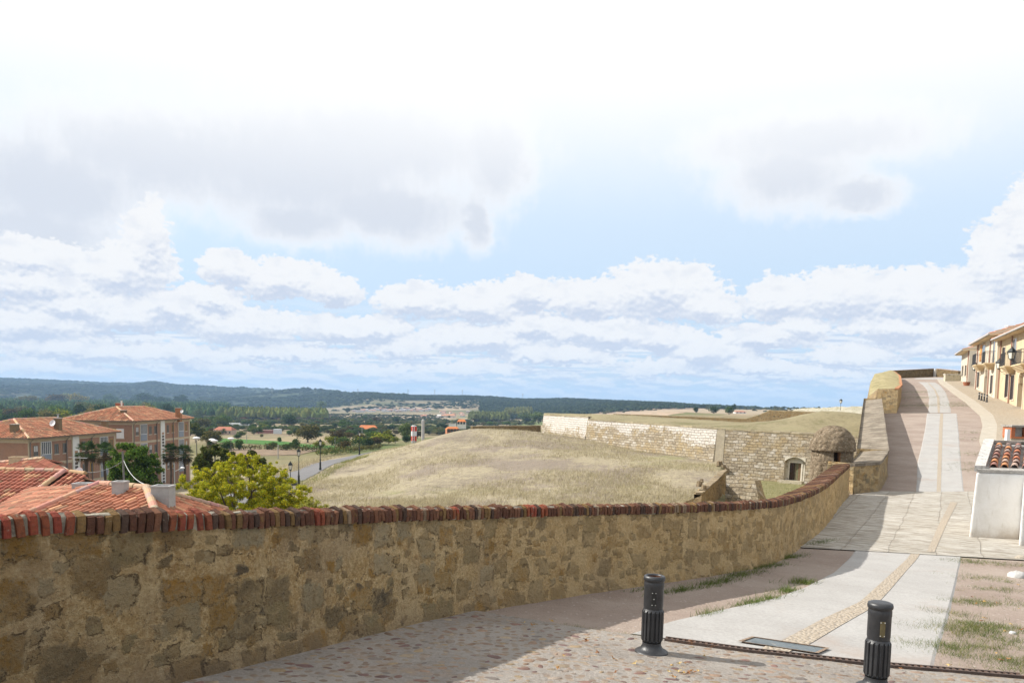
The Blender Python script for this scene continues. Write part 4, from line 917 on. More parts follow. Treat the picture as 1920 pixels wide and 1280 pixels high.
    for i in range(5):
        o_=.35*(i+1); zz=za-.12*i; a=D0-.5-.12*i; b=D1+.5+.12*i; z2=zz-.0
        p=[pt(a,z2,0.),pt(b,z2,0.)]
        v=[(RC[0]+d[0]*s+nn[0]*o,RC[1]+d[1]*s+nn[1]*o,z) for z in (z2-.3,z2-.002*i) for (s,o) in ((a,.1),(b,.1),(b,.75+o_),(a,.75+o_))]
        mb.add(v,[(0,3,2,1),(4,5,6,7),(0,1,5,4),(1,2,6,5),(2,3,7,6),(3,0,4,7)],(.38,.34,.25))
    put(mb,'steps',M_CAPM)
    # terreplein
    mb=MB(); back=[RL1+np.array((.5,14.,.1)),P(1160,777,140),P(1400,792,119),P(1545,782,107),P(1740,790,100)]; front=[RL1,RL0,RC,RR,RR2]
    n=60; m=16; fr_=resample(front,1.)[0]; 
    def rsn(pts,n):
        p=np.array(pts,float); dd=np.r_[0,np.cumsum(np.linalg.norm(np.diff(p,axis=0),axis=1))]; s=np.linspace(0,dd[-1],n); return np.stack([np.interp(s,dd,p[:,k]) for k in range(3)],1)
    a=rsn(front,n); b=rsn(back,n); V=[]
    for i in range(n):
        for j in range(m):
            k=j/(m-1); w=a[i]*(1-k)+b[i]*k; z=w[2]+.03+(.35*math.sin(math.pi*min(1,k*1.0)) if 0<k<1 else 0)*(.4+.5*float(fbm(w[0],w[1],.09,3,6)))
            # low mound right of centre
            z+=1.15*math.exp(-(((w[0]-42.)/6.5)**2+((w[1]-103.)/3.6)**2)) if 0<k<1 else 0
            V.append((w[0],w[1],z+float(fbm(w[0],w[1],.7,3,7))*.07))
    f=[(i*m+j,i*m+j+1,(i+1)*m+j+1,(i+1)*m+j)[::-1] for i in range(n-1) for j in range(m-1)]
    mb.add(V,f); put(mb,'grass_top',M_TERR,True)
    # bare stone edge of the top: low earthen bank with pale cap stones
    mb=MB()
    for A,B in ((RL1,RL0b),(RL0,RC),(RC,RR2)):
        dd=(B-A)[:2]; l=np.linalg.norm(dd); dd/=l; n2=np.array((dd[1],-dd[0])); n2=n2 if n2@(-A[:2])>0 else -n2; K=int(l/1.1)
        for i in range(K):
            p=A+(B-A)*i/K; q=A+(B-A)*(i+.97)/K; h=RNG.uniform(.02,.10)
            v=[(w[0]+n2[0]*o,w[1]+n2[1]*o,w[2]+z) for z in(-.1,h) for w,o in((p,.05),(q,.05),(q,-.6),(p,-.6))]
            mb.add(v,[(0,3,2,1),(4,5,6,7),(0,1,5,4),(1,2,6,5),(2,3,7,6),(3,0,4,7)],np.array([(.36,.31,.22)])*RNG.uniform(.7,1.1) if False else tuple(np.array((.37,.31,.20))*RNG.uniform(.65,1.1)))
    put(mb,'edge_stones',M_CAPM)
ravelin()
# inner parapet on the terreplein
pts=[P(1150,776,139),P(1280,780.5,128),P(1400,785,118.5),P(1424,778,116.5),P(1443,769.5,114.5),P(1542,773,106.5)]
def polywall(name,pts,hs,label,cat,th=.7,matl=None,capc=(.30,.25,.16)):
    root=empty(name,(pts[0][0],pts[0][1],pts[0][2]-hs[0]),label,cat); L=tuple(root.location); mb=MB(); p=np.array(pts); tt,nn=normals(p[:,:2]); s=np.r_[0,np.cumsum(np.linalg.norm(np.diff(p,axis=0),axis=1))]; hs=np.array(hs)
    if nn[0]@(-p[0,:2])>0: nn=-nn
    n=len(p); O=p[:,:2]+nn*th; 
    for i in range(n-1):
        for Q,sg in ((p[:,:2],1),(O,-1)):
            mb.add([(Q[i][0],Q[i][1],p[i,2]-hs[i]),(Q[i+1][0],Q[i+1][1],p[i+1,2]-hs[i+1]),(Q[i+1][0],Q[i+1][1],p[i+1,2]),(Q[i][0],Q[i][1],p[i,2])],[(0,1,2,3)[::sg]],uv=[(s[i],6-hs[i]),(s[i+1],6-hs[i+1]),(s[i+1],6),(s[i],6)])
    for i in(0,n-1): mb.add([(p[i,0],p[i,1],p[i,2]-hs[i]),(O[i][0],O[i][1],p[i,2]-hs[i]),(O[i][0],O[i][1],p[i,2]),(p[i,0],p[i,1],p[i,2])],[(0,1,2,3)],uv=[(0,0),(th,0),(th,1),(0,1)])
    o=mb.build('wall_face',matl or M_RUBD,root,loc=L); o.location=(0,0,0); mb=MB()
    for i in range(n-1):
        K=max(1,int((s[i+1]-s[i])/1.5))
        for k in range(K):
            a=k/K;b=(k+1)/K; z=RNG.uniform(.03,.10); pa=p[i]*(1-a)+p[i+1]*a; pb=p[i]*(1-b)+p[i+1]*b; oa=O[i]*(1-a)+O[i+1]*a; ob=O[i]*(1-b)+O[i+1]*b
            v=[(pa[0],pa[1],pa[2]),(pb[0],pb[1],pb[2]),(ob[0],ob[1],pb[2]),(oa[0],oa[1],pa[2])]; v+=[(x,y,w+z) for x,y,w in v]; mb.add(v,[(0,3,2,1),(4,5,6,7),(0,1,5,4),(1,2,6,5),(2,3,7,6),(3,0,4,7)],tuple(np.array(capc)*RNG.uniform(.8,1.2)))
    o=mb.build('coping',M_CAPM,root,loc=L); o.location=(0,0,0); return root
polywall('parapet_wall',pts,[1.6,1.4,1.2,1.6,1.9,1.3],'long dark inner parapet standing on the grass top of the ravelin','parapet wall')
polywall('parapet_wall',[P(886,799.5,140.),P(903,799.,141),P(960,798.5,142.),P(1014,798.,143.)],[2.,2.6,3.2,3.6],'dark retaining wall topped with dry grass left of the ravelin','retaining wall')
A=P(1549,775,105.5); mb=MB(); mb.box((A[0]-.35,A[1]-.2,A[2]-1.2),(A[0]+.25,A[1]+.4,A[2]+.1),(.62,.52,.45)); mb.box((A[0]-.42,A[1]-.25,A[2]+.1),(A[0]-.02,A[1]+.45,A[2]+.2),(.45,.2,.12)); tag(mb.build('wall_pier',M_CAPM),'pale stub pier with brick edge ending the inner parapet of the ravelin','pier')
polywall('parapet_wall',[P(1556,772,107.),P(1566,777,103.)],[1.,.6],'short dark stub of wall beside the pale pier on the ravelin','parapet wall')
# rubble bank behind, up to the plateau
def bank():
    mb=MB(); a=[P(1480,776,140),P(1560,782,125),P(1620,787,112),P(1720,795,104)]; b=[P(1490,767,190),P(1560,763,170),P(1610,762,160),P(1720,764,150)]
    n=50;m=24
    def rsn(pts,n):
        p=np.array(pts,float); dd=np.r_[0,np.cumsum(np.linalg.norm(np.diff(p,axis=0),axis=1))]; s=np.linspace(0,dd[-1],n); return np.stack([np.interp(s,dd,p[:,k]) for k in range(3)],1)
    a=rsn(a,n);b=rsn(b,n);V=[]
    for i in range(n):
        for j in range(m):
            k=j/(m-1); w=a[i]*(1-k)+b[i]*k; q=k*k*(3-2*k); z=a[i][2]*(1-q)+b[i][2]*q; V.append((w[0],w[1],z+float(fbm(w[0],w[1],.5,4,7))*.35))
    f=[(i*m+j,i*m+j+1,(i+1)*m+j+1,(i+1)*m+j)[::-1] for i in range(n-1) for j in range(m-1)]
    mb.add(V,f)
    def fn(t):
        g=t.geo(); n=t.noise(g,.9,7.,.75); return t.ramp(n,[(.38,(.20,.185,.095)),(.48,(.33,.30,.22)),(.56,(.47,.44,.36)),(.66,(.22,.18,.12))]),t.bump(n,.4)
    struct(mb.build('rubble_bank',mat('rubble_bank',fn,.95)))
bank()
# ------------------------------------------------------------------ ruined counterscarp by the mound
def ruin():
    root=empty('ruined_wall',(24.,84.,-9.3),'ruined low masonry wall crossing the moat below the ravelin corner','ruined wall'); L=tuple(root.location)
    def rough(mb,A,B,top,zb,amp,seed,uo=0.,thick=1.,du=.22):
        d=(B-A)[:2]; Ln=np.linalg.norm(d); d=d/Ln; nn=np.array((d[1],-d[0])); nn=nn if nn@(-A[:2])>0 else -nn; K=int(Ln/du); R_=int(3.2/du); V=[];uv=[]
        for i in range(K+1):
            s=Ln*i/K; zt=top(s/Ln)+float(fbm(s,seed,1.6,3,seed))*amp*1.6
            for j in range(R_+1):
                z=zt+(zb-zt)*j/R_; o=float(fbm(s,z,1.3,4,seed+3))*amp+(zt-z)*.05; V.append((A[0]+d[0]*s+nn[0]*o,A[1]+d[1]*s+nn[1]*o,z)); uv.append((s+uo,z+14.))
        m=R_+1; f=[(i*m+j,i*m+j+1,(i+1)*m+j+1,(i+1)*m+j) for i in range(K) for j in range(R_)]
        v=np.array(V); nr=np.cross(v[f[0][1]]-v[f[0][0]],v[f[0][2]]-v[f[0][0]]); f=f if nr[:2]@nn>0 else [q[::-1] for q in f]
        n0=len(V)
        for i in range(K+1):
            p=V[i*m]; V.append((p[0]-nn[0]*thick,p[1]-nn[1]*thick,p[2]-.05)); uv.append((uv[i*m][0],p[2]+14+thick)); V.append((p[0]-nn[0]*thick,p[1]-nn[1]*thick,zb)); uv.append((uv[i*m][0],zb+14.))
        f+=[(i*m,(i+1)*m,n0+2*i+2,n0+2*i) for i in range(K)]+[(n0+2*i,n0+2*i+2,n0+2*i+3,n0+2*i+1) for i in range(K)]
        f+=[(K*m,K*m+R_,n0+2*K+1,n0+2*K)]
        mb.add(V,f,uv=uv)
    mb=MB(); A=P(1362,891,73.2); B=P(1427,904,70.6); zA=A[2]; zB=B[2]
    rough(mb,A,B,lambda k:(zA+(P(1417,899,71.)[2]-zA)*min(1,k/.82) if k<.82 else zA-.25-(k-.82)*9.),-9.7,.16,31,thick=1.1)
    o=mb.build('wall_face',M_ASHO,root,loc=L); o.location=(0,0,0)
    # counterscarp running towards the street, facing right (in shade)
    root=empty('counterscarp_wall',(18.,72.,-9.3),'shaded counterscarp wall with sloping coping at the edge of the grassy mound','retaining wall'); L=tuple(root.location)
    tp=[P(1361,882,78.),P(1338,904,71.),P(1313,926,64.)]; mb=MB(); cp=MB()
    for i in range(2):
        a,b=tp[i],tp[i+1]
        rough(mb,b+0.,a+0.,lambda k,a=a,b=b:b[2]+(a[2]-b[2])*k,-9.9,.14,41+i,uo=i*20.,thick=.5)
        for k in range(9):
            p=a+(b-a)*k/9; q=a+(b-a)*(k+.93)/9; h=RNG.uniform(.04,.15); v=[(p[0]+.16,p[1],p[2]-.05),(q[0]+.16,q[1],q[2]-.05),(q[0]-.4,q[1],q[2]-.05),(p[0]-.4,p[1],p[2]-.05)]; v+=[(x,y,z+.05+h) for x,y,z in v]; cp.add(v,[(0,3,2,1),(4,5,6,7),(0,1,5,4),(1,2,6,5),(2,3,7,6),(3,0,4,7)],tuple(np.array((.30,.235,.15))*RNG.uniform(.7,1.1)))
    o=mb.build('wall_face',mat('darker_rubble',lambda t:rubble(t,.8,0.),.95),root,loc=L); o.location=(0,0,0); o=cp.build('coping',M_CAPM,root,loc=L); o.location=(0,0,0)  # same rubble colours, evenly darkened for this wall
    a=tp[2]; e=MB(); rough(e,np.array((a[0]-1.1,a[1]+.4,a[2]-.55)),np.array((a[0]+.1,a[1]-.1,a[2])),lambda k:a[2]-.75+.6*k,-9.9,.14,51,uo=44.,thick=.6); o=e.build('wall_end',mat('darker_rubble',None),root,loc=L); o.location=(0,0,0)
    # broken stones under the ravelin corner
    mb=MB(); r=random.Random(4)
    for (u,v,Y,s) in ((1349,868,93,.9),(1357,874,92,.7),(1362,881,90,.6),(1345,874,92,.5),(1312,905,67,.7),(1320,912,66,.6),(1316,900,68,.4)):
        c=P(u,v,Y); k=[(r.uniform(.7,1.2)*s*.5) for _ in range(6)]
        V=[(c[0]+k[i%6]*math.cos(i*1.05),c[1]+k[i%6]*math.sin(i*1.05),c[2]-s*.45) for i in range(6)]+[(c[0]+k[(i+2)%6]*.8*math.cos(i*1.05),c[1]+k[(i+2)%6]*.8*math.sin(i*1.05),c[2]+s*.3*r.uniform(.6,1.1)) for i in range(6)]
        m2=MB(); m2.add(V,[(0,1,2,3,4,5)[::-1],(6,7,8,9,10,11)]+[(i,(i+1)%6,(i+1)%6+6,i+6) for i in range(6)],(.20,.15,.09)); tag(m2.build('fallen_stone',M_CAPM),'dark fallen masonry block among those below the ravelin corner','stone','fallen blocks by the ruined moat wall')
ruin()
# ------------------------------------------------------------------ tiled roofs
M_TILE=attrmat('clay_tile',.28,9.,.85,.008,((.16,.115,.075),.58,.74))
def tiles(mb,poly,row=.23,L=.40,seg=5,base=(.46,.155,.075),var=.28,base_mat=0,lift=.0,old=.25,rad=None,sheet=True,seed=0):
    P_=np.array(poly,float); n=np.cross(P_[1]-P_[0],P_[2]-P_[0]); n/=np.linalg.norm(n); n=n if n[2]>0 else -n
    P_=P_-np.outer((P_-P_[0])@n/n[2],(0,0,1.)); d=np.array((0,0,-1.))-n*(-n[2]); d/=np.linalg.norm(d); c=np.cross(n,d); o=P_[0]; rg=random.Random(seed+len(P_)*7)
    q=np.stack([(P_-o)@c,(P_-o)@d],1); r=rad or row*.345
    if sheet: 
        low=P_-n*.03; mb.add(low,[tuple(range(len(P_)))] if np.cross(P_[1]-P_[0],P_[2]-P_[0])@n>0 else [tuple(range(len(P_)))[::-1]],tuple(v*.26 for v in base))
    a0,a1=q[:,0].min(),q[:,0].max(); k=int((a1-a0)/row); 
    for i in range(k):
        x=a0+row*(i+.5); ys=[]
        for (xa,ya),(xb,yb) in zip(q,np.roll(q,-1,0)):
            if (xa-x)*(xb-x)<0: ys.append(ya+(yb-ya)*(x-xa)/(xb-xa))
        if len(ys)<2: continue
        y0,y1=min(ys),max(ys); m=max(1,int(round((y1-y0)/L))); l=(y1-y0)/m
        for j in range(m):
            ya,yb=y0+j*l,y0+(j+1)*l+.02; rr=rg.random(); f=1+rg.uniform(-var,var)
            col=base if rr>old else ((.30,.17,.10) if rr<old*.5 else (.50,.27,.15)); col=tuple(v*f for v in col); V=[]
            for (y,rd,h) in ((ya,r*.84,.0),(yb,r,.022)):
                for s in range(seg+1):
                    an=math.pi*s/seg; V.append(o+c*(x-math.cos(an)*rd)+d*y+n*(math.sin(an)*rd*.85+h+lift))
            fc=[(s,s+1,seg+2+s,seg+1+s) for s in range(seg)]
            v0,v1,v2=V[fc[0][0]],V[fc[0][1]],V[fc[0][2]]
            fc=fc if np.cross(v1-v0,v2-v0)@n>0 or seg>2 and np.cross(V[seg//2+1]-V[seg//2],V[seg+1+seg//2+1]-V[seg//2])@n>0 else [f_[::-1] for f_ in fc]
            fc.append(tuple(range(seg+1,2*seg+2)))
            mb.add(V,fc,col,base_mat)
def ridge(mb,a,b,r=.12,L=.42,col=(.50,.24,.14)):
    a=np.array(a,float);b=np.array(b,float); Ln=np.linalg.norm(b-a); d=(b-a)/Ln; s=np.cross(d,(0,0,1.)); s/=np.linalg.norm(s); u=np.cross(s,d); m=max(1,int(Ln/L)); l=Ln/m
    for j in range(m):
        V=[]; c=tuple(v*RNG.uniform(.8,1.15) for v in col)
        for (t,rr) in ((j*l,r*.85),((j+1)*l+.02,r)):
            for k in range(7):
                an=math.pi*k/6; V.append(a+d*t+s*math.cos(an)*rr+u*(math.sin(an)*rr+.02))
        mb.add(V,[(k,k+1,8+k,7+k) for k in range(6)]+[tuple(range(7,14))],c)
def child(mb,name,m,root,parent=None,smooth=False):
    L=np.array(root.location); o=mb.build(name,m,parent or root,loc=tuple(L),smooth=smooth); o.location=(0,0,0); return o
def ppart(root,name,mb,m,parent=None): return child(mb,name,m,root,parent)
def brickwall(t):
    g=t.geo(); x,y,z=t.sep(g); br=t.n.new('ShaderNodeTexBrick'); t.put(br.inputs['Vector'],t.comb(t.add(x,y),z,0.)); br.inputs['Scale'].default_value=1.
    br.inputs['Brick Width'].default_value=.25; br.inputs['Row Height'].default_value=.075; br.inputs['Mortar Size'].default_value=.012
    br.inputs['Color1'].default_value=(.30,.15,.095,1); br.inputs['Color2'].default_value=(.24,.115,.075,1); br.inputs['Mortar'].default_value=(.30,.24,.19,1)
    n=t.noise(g,.5,5.,.6); n2=t.noise(t.vm('MULTIPLY',g,(1.,1.,.3)),2.,5.,.7)
    c=t.mix(t.ss(n,.4,.65,0.,.5),br.outputs['Color'],(.34,.19,.125)); return t.mix(t.ss(n2,.5,.7,0.,.4),c,(.19,.11,.08))
M_BWALL=mat('brick_wall',brickwall,.9,.15)
M_CREAM=attrmat('render_coat',.12,1.2,.9,.0,((.30,.26,.20),.60,.74))
def glassm(t): return t.mix(t.noise(t.obj(),.7,2.),(.035,.045,.055),(.09,.11,.13))
M_GLASS=mat('window_glass',glassm,.12,.6)
M_FRAME=attrmat('painted_trim',.08,3.,.7)
def apartments(K,a,Ln,Wd,ez,base,rise,label,mirror=False,wins=(),left=()):
    """K near corner (x,y); a = unit vector along the long face (away from the camera); b = to the left"""
    a=np.array(a,float); b=np.array((-a[1],a[0])); root=empty('apartment_block',(K[0],K[1],base),label,'apartment block'); K=np.array(K,float)
    ov=.55
    def W(s,t,z,o=0.): # o outwards from long face
        p=K+a*s+b*t-b*o; return (p[0],p[1],z)
    wt=ez-.05
    mb=MB(); mb.obox((K[0],K[1],0),a,b,(0,0,base-2),(Ln,Wd,wt-.02)); wall=ppart(root,'wall',mb,M_BWALL)
    # cream bands, pilasters and cornice
    mb=MB(); cr=(.44,.37,.27)
    for z0,z1 in ((wt-.55,wt-.015),(ez-3.55,ez-3.2),(ez-6.55,ez-6.2)):
        mb.obox((K[0],K[1],0),a,b,(-.03,-.03,z0),(Ln+.03,Wd+.03,z1),cr)
    for s in (0.,5.75,Ln-6.0,Ln):
        pass
    for s,w in [(0,.35)]+[(q,.16) for q in wins_p]+[(Ln-.35,.35)]:
        mb.obox((K[0],K[1],0),a,b,(s-.035 if s==0 else s,-.045,base),(s+w+(.035 if s else 0),.0,wt-.02),cr)
    ppart(root,'bands',mb,M_CREAM)
    # flat soffit and tiled hip roof
    z=ez; A=[W(-ov,-ov,z),W(Ln+ov,-ov,z),W(Ln+ov,Wd+ov,z),W(-ov,Wd+ov,z)]; h=(Wd/2+ov); r0=W(-ov+h,Wd/2,z+rise); r1=W(Ln+ov-h,Wd/2,z+rise)
    mb=MB(); mb.prism([p[:2] for p in A],z-.16,z-.03,(.42,.36,.28)); ppart(root,'soffit',mb,M_CREAM)
    mb=MB(); 
    for poly in ([A[0],A[1],r1,r0],[A[3],A[0],r0],[A[1],A[2],r1],[A[2],A[3],r0,r1]): tiles(mb,poly,.34,.62,3,seed=int(K[1]),old=.35,base=(.40,.17,.095))
    for p,q in ((r0,r1),(A[0],r0),(A[1],r1),(A[2],r1),(A[3],r0)): ridge(mb,q,p,.16,.6,(.55,.33,.22))
    roof=ppart(root,'roof',mb,M_TILE)
    mb=MB(); mb.tube([W(-ov,-ov-.06,z-.04),W(Ln+ov,-ov-.06,z-.04)],.075,6,(.12,.085,.06)); mb.tube([W(-ov-.06,-ov,z-.04),W(-ov-.06,Wd+ov,z-.04)],.075,6,(.12,.085,.06)); ppart(root,'gutter',mb,M_FRAME)
    for s in (.25,7.4,13.0):
        mb=MB(); mb.tube([W(s,-ov,z-.1),W(s,-.12,z-.6),W(s,-.12,base)],.06,6,(.17,.15,.14)); ppart(root,'downpipe',mb,M_FRAME)
    # windows on three storeys
    for fl in range(3):
        zb=ez-3.2-3.*fl
        for (s,w,kind) in wins:
            if kind=='gap': continue
            mb=MB(); fcol={'win':(.20,.17,.14),'ochre':(.42,.26,.06),'glaz':(.55,.56,.58),'shut':(.5,.5,.52)}[kind if kind in('ochre','glaz') else 'win']
            if kind in('win','ochre'):
                z0,z1=zb+.95,zb+2.25
                mb.obox((K[0],K[1],0),a,b,(s-.1,-.06,z0-.1),(s+w+.1,.0,z0-.0),(.46,.42,.36))                                          # sill
                for (x0,x1,q0,q1) in ((s,s+.07,z0,z1),(s+w-.07,s+w,z0,z1),(s+.07,s+w-.07,z1-.07,z1),(s+.07,s+w-.07,z0,z0+.06),(s+w/2-.03,s+w/2+.03,z0+.06,z1-.07)):
                    mb.obox((K[0],K[1],0),a,b,(x0,-.05,q0),(x1,.0,q1),fcol)
                fr=ppart(root,'window',mb,M_FRAME); mb=MB(); mb.obox((K[0],K[1],0),a,b,(s+.07,-.015,z0+.06),(s+w-.07,-.003,z1-.07)); ppart(root,'pane',mb,M_GLASS,fr)
                if (int(s*10)+fl)%3==0:
                    mb=MB(); mb.obox((K[0],K[1],0),a,b,(s+.07,-.035,z1-.75),(s+w-.07,-.02,z1-.07),(.44,.44,.45)); ppart(root,'blind',mb,M_FRAME,fr)
            elif kind=='glaz':
                z0,z1=zb+.05,zb+2.55; ap=(.22,.25,.30)
                mb.obox((K[0],K[1],0),a,b,(s,-.10,z0),(s+w,.0,z0+1.0),ap)
                k=5
                for i in range(k+1): x=s+(w-.06)*i/k; mb.obox((K[0],K[1],0),a,b,(x,-.12,z0+1.0),(x+.06,.0,z1),fcol)
                mb.obox((K[0],K[1],0),a,b,(s,-.13,z1),(s+w,.0,z1+.08),fcol); mb.obox((K[0],K[1],0),a,b,(s,-.13,z0+.97),(s+w,.0,z0+1.05),fcol)
                fr=ppart(root,'glazed_balcony',mb,M_FRAME); mb=MB(); mb.obox((K[0],K[1],0),a,b,(s+.04,-.06,z0+1.05),(s+w-.04,-.045,z1)); ppart(root,'pane',mb,M_GLASS,fr)
    mb=MB(); s=wpan[0]; mb.obox((K[0],K[1],0),a,b,(s,-.10,base+.5),(s+wpan[1],-.0,wt-.02),(.62,.62,.60)); pn=ppart(root,'stairwell_panel',mb,M_FRAME)
    for fl in range(3):
        z1=ez-2.1-3.*fl; mb=MB()
        for i in range(5): mb.obox((K[0],K[1],0),a,b,(s+.35,-.125,z1-.5*i-.34),(s+wpan[1]-.35,-.103,z1-.5*i),(.07,.06,.055) if i else (.33,.2,.13))
        ppart(root,'stair_window',mb,M_FRAME,pn)
    for (t,w,fl) in left:
        z0=ez-3.2-3*fl+.55; mb=MB(); 
        mb.obox((K[0],K[1],0),a,b,(-.07,t,z0),(-.0,t+w,z0+1.45),(.66,.66,.66)); mb.obox((K[0],K[1],0),a,b,(-.08,t-.08,z0-.1),(0,t+w+.08,z0-.0),(.5,.46,.4)); ppart(root,'window_shutter',mb,M_FRAME)
    return root,W
wins_p=[2.15,4.3,8.6,10.1,14.9,17.0]
wins=[(.95,.85,'win'),(2.35,1.9,'glaz'),(5.0,.85,'win'),(6.7,.7,'win'),(10.9,.7,'win'),(12.7,.75,'ochre'),(15.1,1.8,'glaz'),(17.6,.75,'ochre')]; wpan=(8.75,1.35)
B2,W2_=apartments((-58.05,118.0),(.035,.9994),19.3,10.6,-4.35,-15.3,2.0,'brick apartment block with hipped roof and its white stairwell strip clear in view',wins=wins,left=[(1.3,1.15,0)])
B1,W1_=apartments((-57.75,92.0),(.035,.9994),19.0,10.6,-5.65,-16.,2.0,'nearer brick apartment block with a satellite dish on its roof chimney',wins=wins,left=[])
def chimney(root,c,w,h,top=None,pipe=None,col=(.20,.145,.085)):
    x,y,z=c; mb=MB(); mb.box((x-w/2,y-w/2,z-1.2),(x+w/2,y+w/2,z+h),col); mb.box((x-w/2-.06,y-w/2-.06,z+h),(x+w/2+.06,y+w/2+.06,z+h+.09),(.36,.33,.29))
    roof=[k for k in root.children if k.name.startswith('roof')][0]
    o=ppart(root,'chimney',mb,M_CAPM,roof)
    return o
def dish(name,c,r,label,aim=(-.2,-1.,.35),mast=.6):
    d=Vector(aim).normalized(); a=d.cross(Vector((0,0,1))).normalized(); b=a.cross(d); c=Vector(c); root=empty(name,tuple(c-Vector((0,0,mast))),label,'satellite dish'); mb=MB(); V=[tuple(c)]; n=18
    for rr,k in ((.5,.05),(1.,.2)):
        for i in range(n): an=2*math.pi*i/n; V.append(tuple(c+(a*math.cos(an)+b*math.sin(an))*r*rr+d*r*k))
    F_=[(0,1+i,1+(i+1)%n) for i in range(n)]+[(1+i,1+n+i,1+n+(i+1)%n,1+(i+1)%n) for i in range(n)]; mb.add(V,F_,(.68,.68,.69)); child(mb,'reflector',M_FRAME,root)
    mb=MB(); mb.tube([tuple(c-Vector((0,0,mast))),tuple(c-d*.05)],.025,6,(.3,.3,.3)); mb.tube([tuple(c-b*r*.9),tuple(c+d*r*.8)],.012,5,(.4,.4,.4)); child(mb,'mast',M_FRAME,root); return root
def pixel_on(W,s,t,z): return W(s,t,z)
chimney(B1,P(28,823,93.5)+np.array((0,0,.0)),.75,1.75); chimney(B1,P(109,812,100.),.7,1.9); chimney(B1,P(197,802,112.),.7,1.0)
chimney(B2,P(232,788,121.),.7,1.55); chimney(B2,P(335,777,133.),.8,1.1,col=(.36,.17,.08)); chimney(B2,P(224,764,129.),.9,.75,col=(.34,.13,.08))
p=P(109,795,100.); mb=MB(); mb.tube([(p[0],p[1],p[2]),(p[0],p[1],p[2]+1.25)],.10,8,(.42,.42,.42)); mb.tube([(p[0],p[1],p[2]+1.25),(p[0],p[1],p[2]+1.32)],.2,8,(.2,.2,.2)); tag(mb.build('flue_pipe',M_FRAME),'tall metal flue pipe rising from the chimney beside the satellite dish','flue pipe')
for u,v,Y in ((221.5,787,120.),(228,760,128.5)):
    p=P(u,v,Y); mb=MB(); mb.tube([(p[0],p[1],p[2]-.3),(p[0],p[1],p[2]+.75)],.13,8,(.66,.64,.6)); mb.tube([(p[0],p[1],p[2]+.75),(p[0],p[1],p[2]+.8)],.2,8,(.6,.58,.55)); tag(mb.build('vent_pipe',M_FRAME),'white vent pipe on the tiled slope beside a chimney' if Y<125 else 'white vent pipe standing at the ridge of the far block','vent pipe')
dish('satellite_dish',P(99,793,99.5),.42,'large white satellite dish on the chimney of the nearer brick block',mast=.5)
dish('satellite_dish',P(341,771,132.),.30,'small white satellite dish at the right end of the far block roof',mast=.5)
dish('satellite_dish',P(149,882,36.),.155,'white satellite dish above the red roofs close behind the parapet',mast=.5,aim=(.2,-1.,.4))
# ------------------------------------------------------------------ near tiled houses
M_TILE2=attrmat('clay_tile_new',.22,14.,.8,.006,((.22,.12,.08),.60,.76))
def house_below(root,poly,zb,col=(.42,.36,.28)):
    p=np.array(poly); c=p.mean(0); q=c+(p-c)*.94; mb=MB(); mb.prism([tuple(v[:2]) for v in q],zb,[v[2]-.10 for v in q],col); child(mb,'wall',M_CREAM,root)
def near_house(label,polys,ridges,foot,zb=-13.,base=(.38,.155,.09),row=.215,L=.37,seed=1,old=.12,chims=()):
    c=np.mean(np.array(foot),0); root=empty('tiled_house',(c[0],c[1],zb),label,'house'); house_below(root,foot,zb)
    mb=MB()
    for i,pl in enumerate(polys): tiles(mb,pl,row,L,6,base=base,seed=seed+i,old=old,var=.26)
    for a,b in ridges: ridge(mb,a,b,.12,.40,(.42,.26,.185))
    roof=child(mb,'roof',M_TILE2,root)
    for (p,w,d,h,col) in chims:
        mb=MB(); x,y,z=p; mb.box((x-w/2,y-d/2,z-.5),(x+w/2,y+d/2,z+h),col); t_=.05
        mb.box((x-w/2-.015,y-d/2-.015,z+h),(x-w/2+t_,y+d/2+.015,z+h+.05),col); mb.box((x+w/2-t_,y-d/2-.015,z+h),(x+w/2+.015,y+d/2+.015,z+h+.05),col); mb.box((x-w/2+t_,y-d/2-.015,z+h),(x+w/2-t_,y-d/2+t_,z+h+.05),col); mb.box((x-w/2+t_,y+d/2-t_,z+h),(x+w/2-t_,y+d/2+.015,z+h+.05),col)
        child(mb,'chimney',attrmat('cement_render',.15,6.,.9,.01),root,roof)
    return root
A=P(187,908,23.);B=P(275,916.5,22.2);B[2]=A[2]; F1=np.array((-15.2,17.6,-3.75)); F2=np.array((-7.7,17.4,-3.75)); F3=P(424,955.5,25.3); F4=P(60,915,27.)
_n=np.cross(B-A,F2-A); F1[2]=A[2]-((F1-A)[:2]@_n[:2])/_n[2]
grey=(.36,.355,.35)
near_house('near tiled house with two square grey chimneys just behind the parapet',[[A,B,F2,F1],[B,F3,F2],[A,F1,F4],[A,F4,F3,B]],[(F1,A),(F2,B),(A,B),(F3,B)],[F1,F2,F3,F4],chims=[(P(226,926,22.0),.33,.33,.33,grey),(P(306.5,939,21.6),.50,.42,.40,grey),(P(155,915,23.6),.44,.4,.12,grey)],seed=3)
_z=lambda y,y0,z0,k=.3:z0-k*(y0-y)
A=np.array((-22.6,31.4,-3.24));B=np.array((-18.1,31.1,-3.24)); C_=np.array((-16.6,25.6,-3.24-.3*5.5)); D_=np.array((-21.5,25.6,-3.24-.3*5.7)); K1_=np.array((-22.6,36.,-4.6));K2_=np.array((-18.1,36.,-4.6))
C_=np.array((-17.95,25.6,_z(25.6,31.1,-3.24)));D_=np.array((-22.6,25.6,_z(25.6,31.4,-3.24)))
near_house('red tiled house with a long ridge at the left edge behind the parapet',[[A,B,C_,D_],[A,B,K2_,K1_]],[(A,B),(C_,B)],[D_,C_,K2_,K1_],base=(.32,.11,.07),seed=9,old=.25)
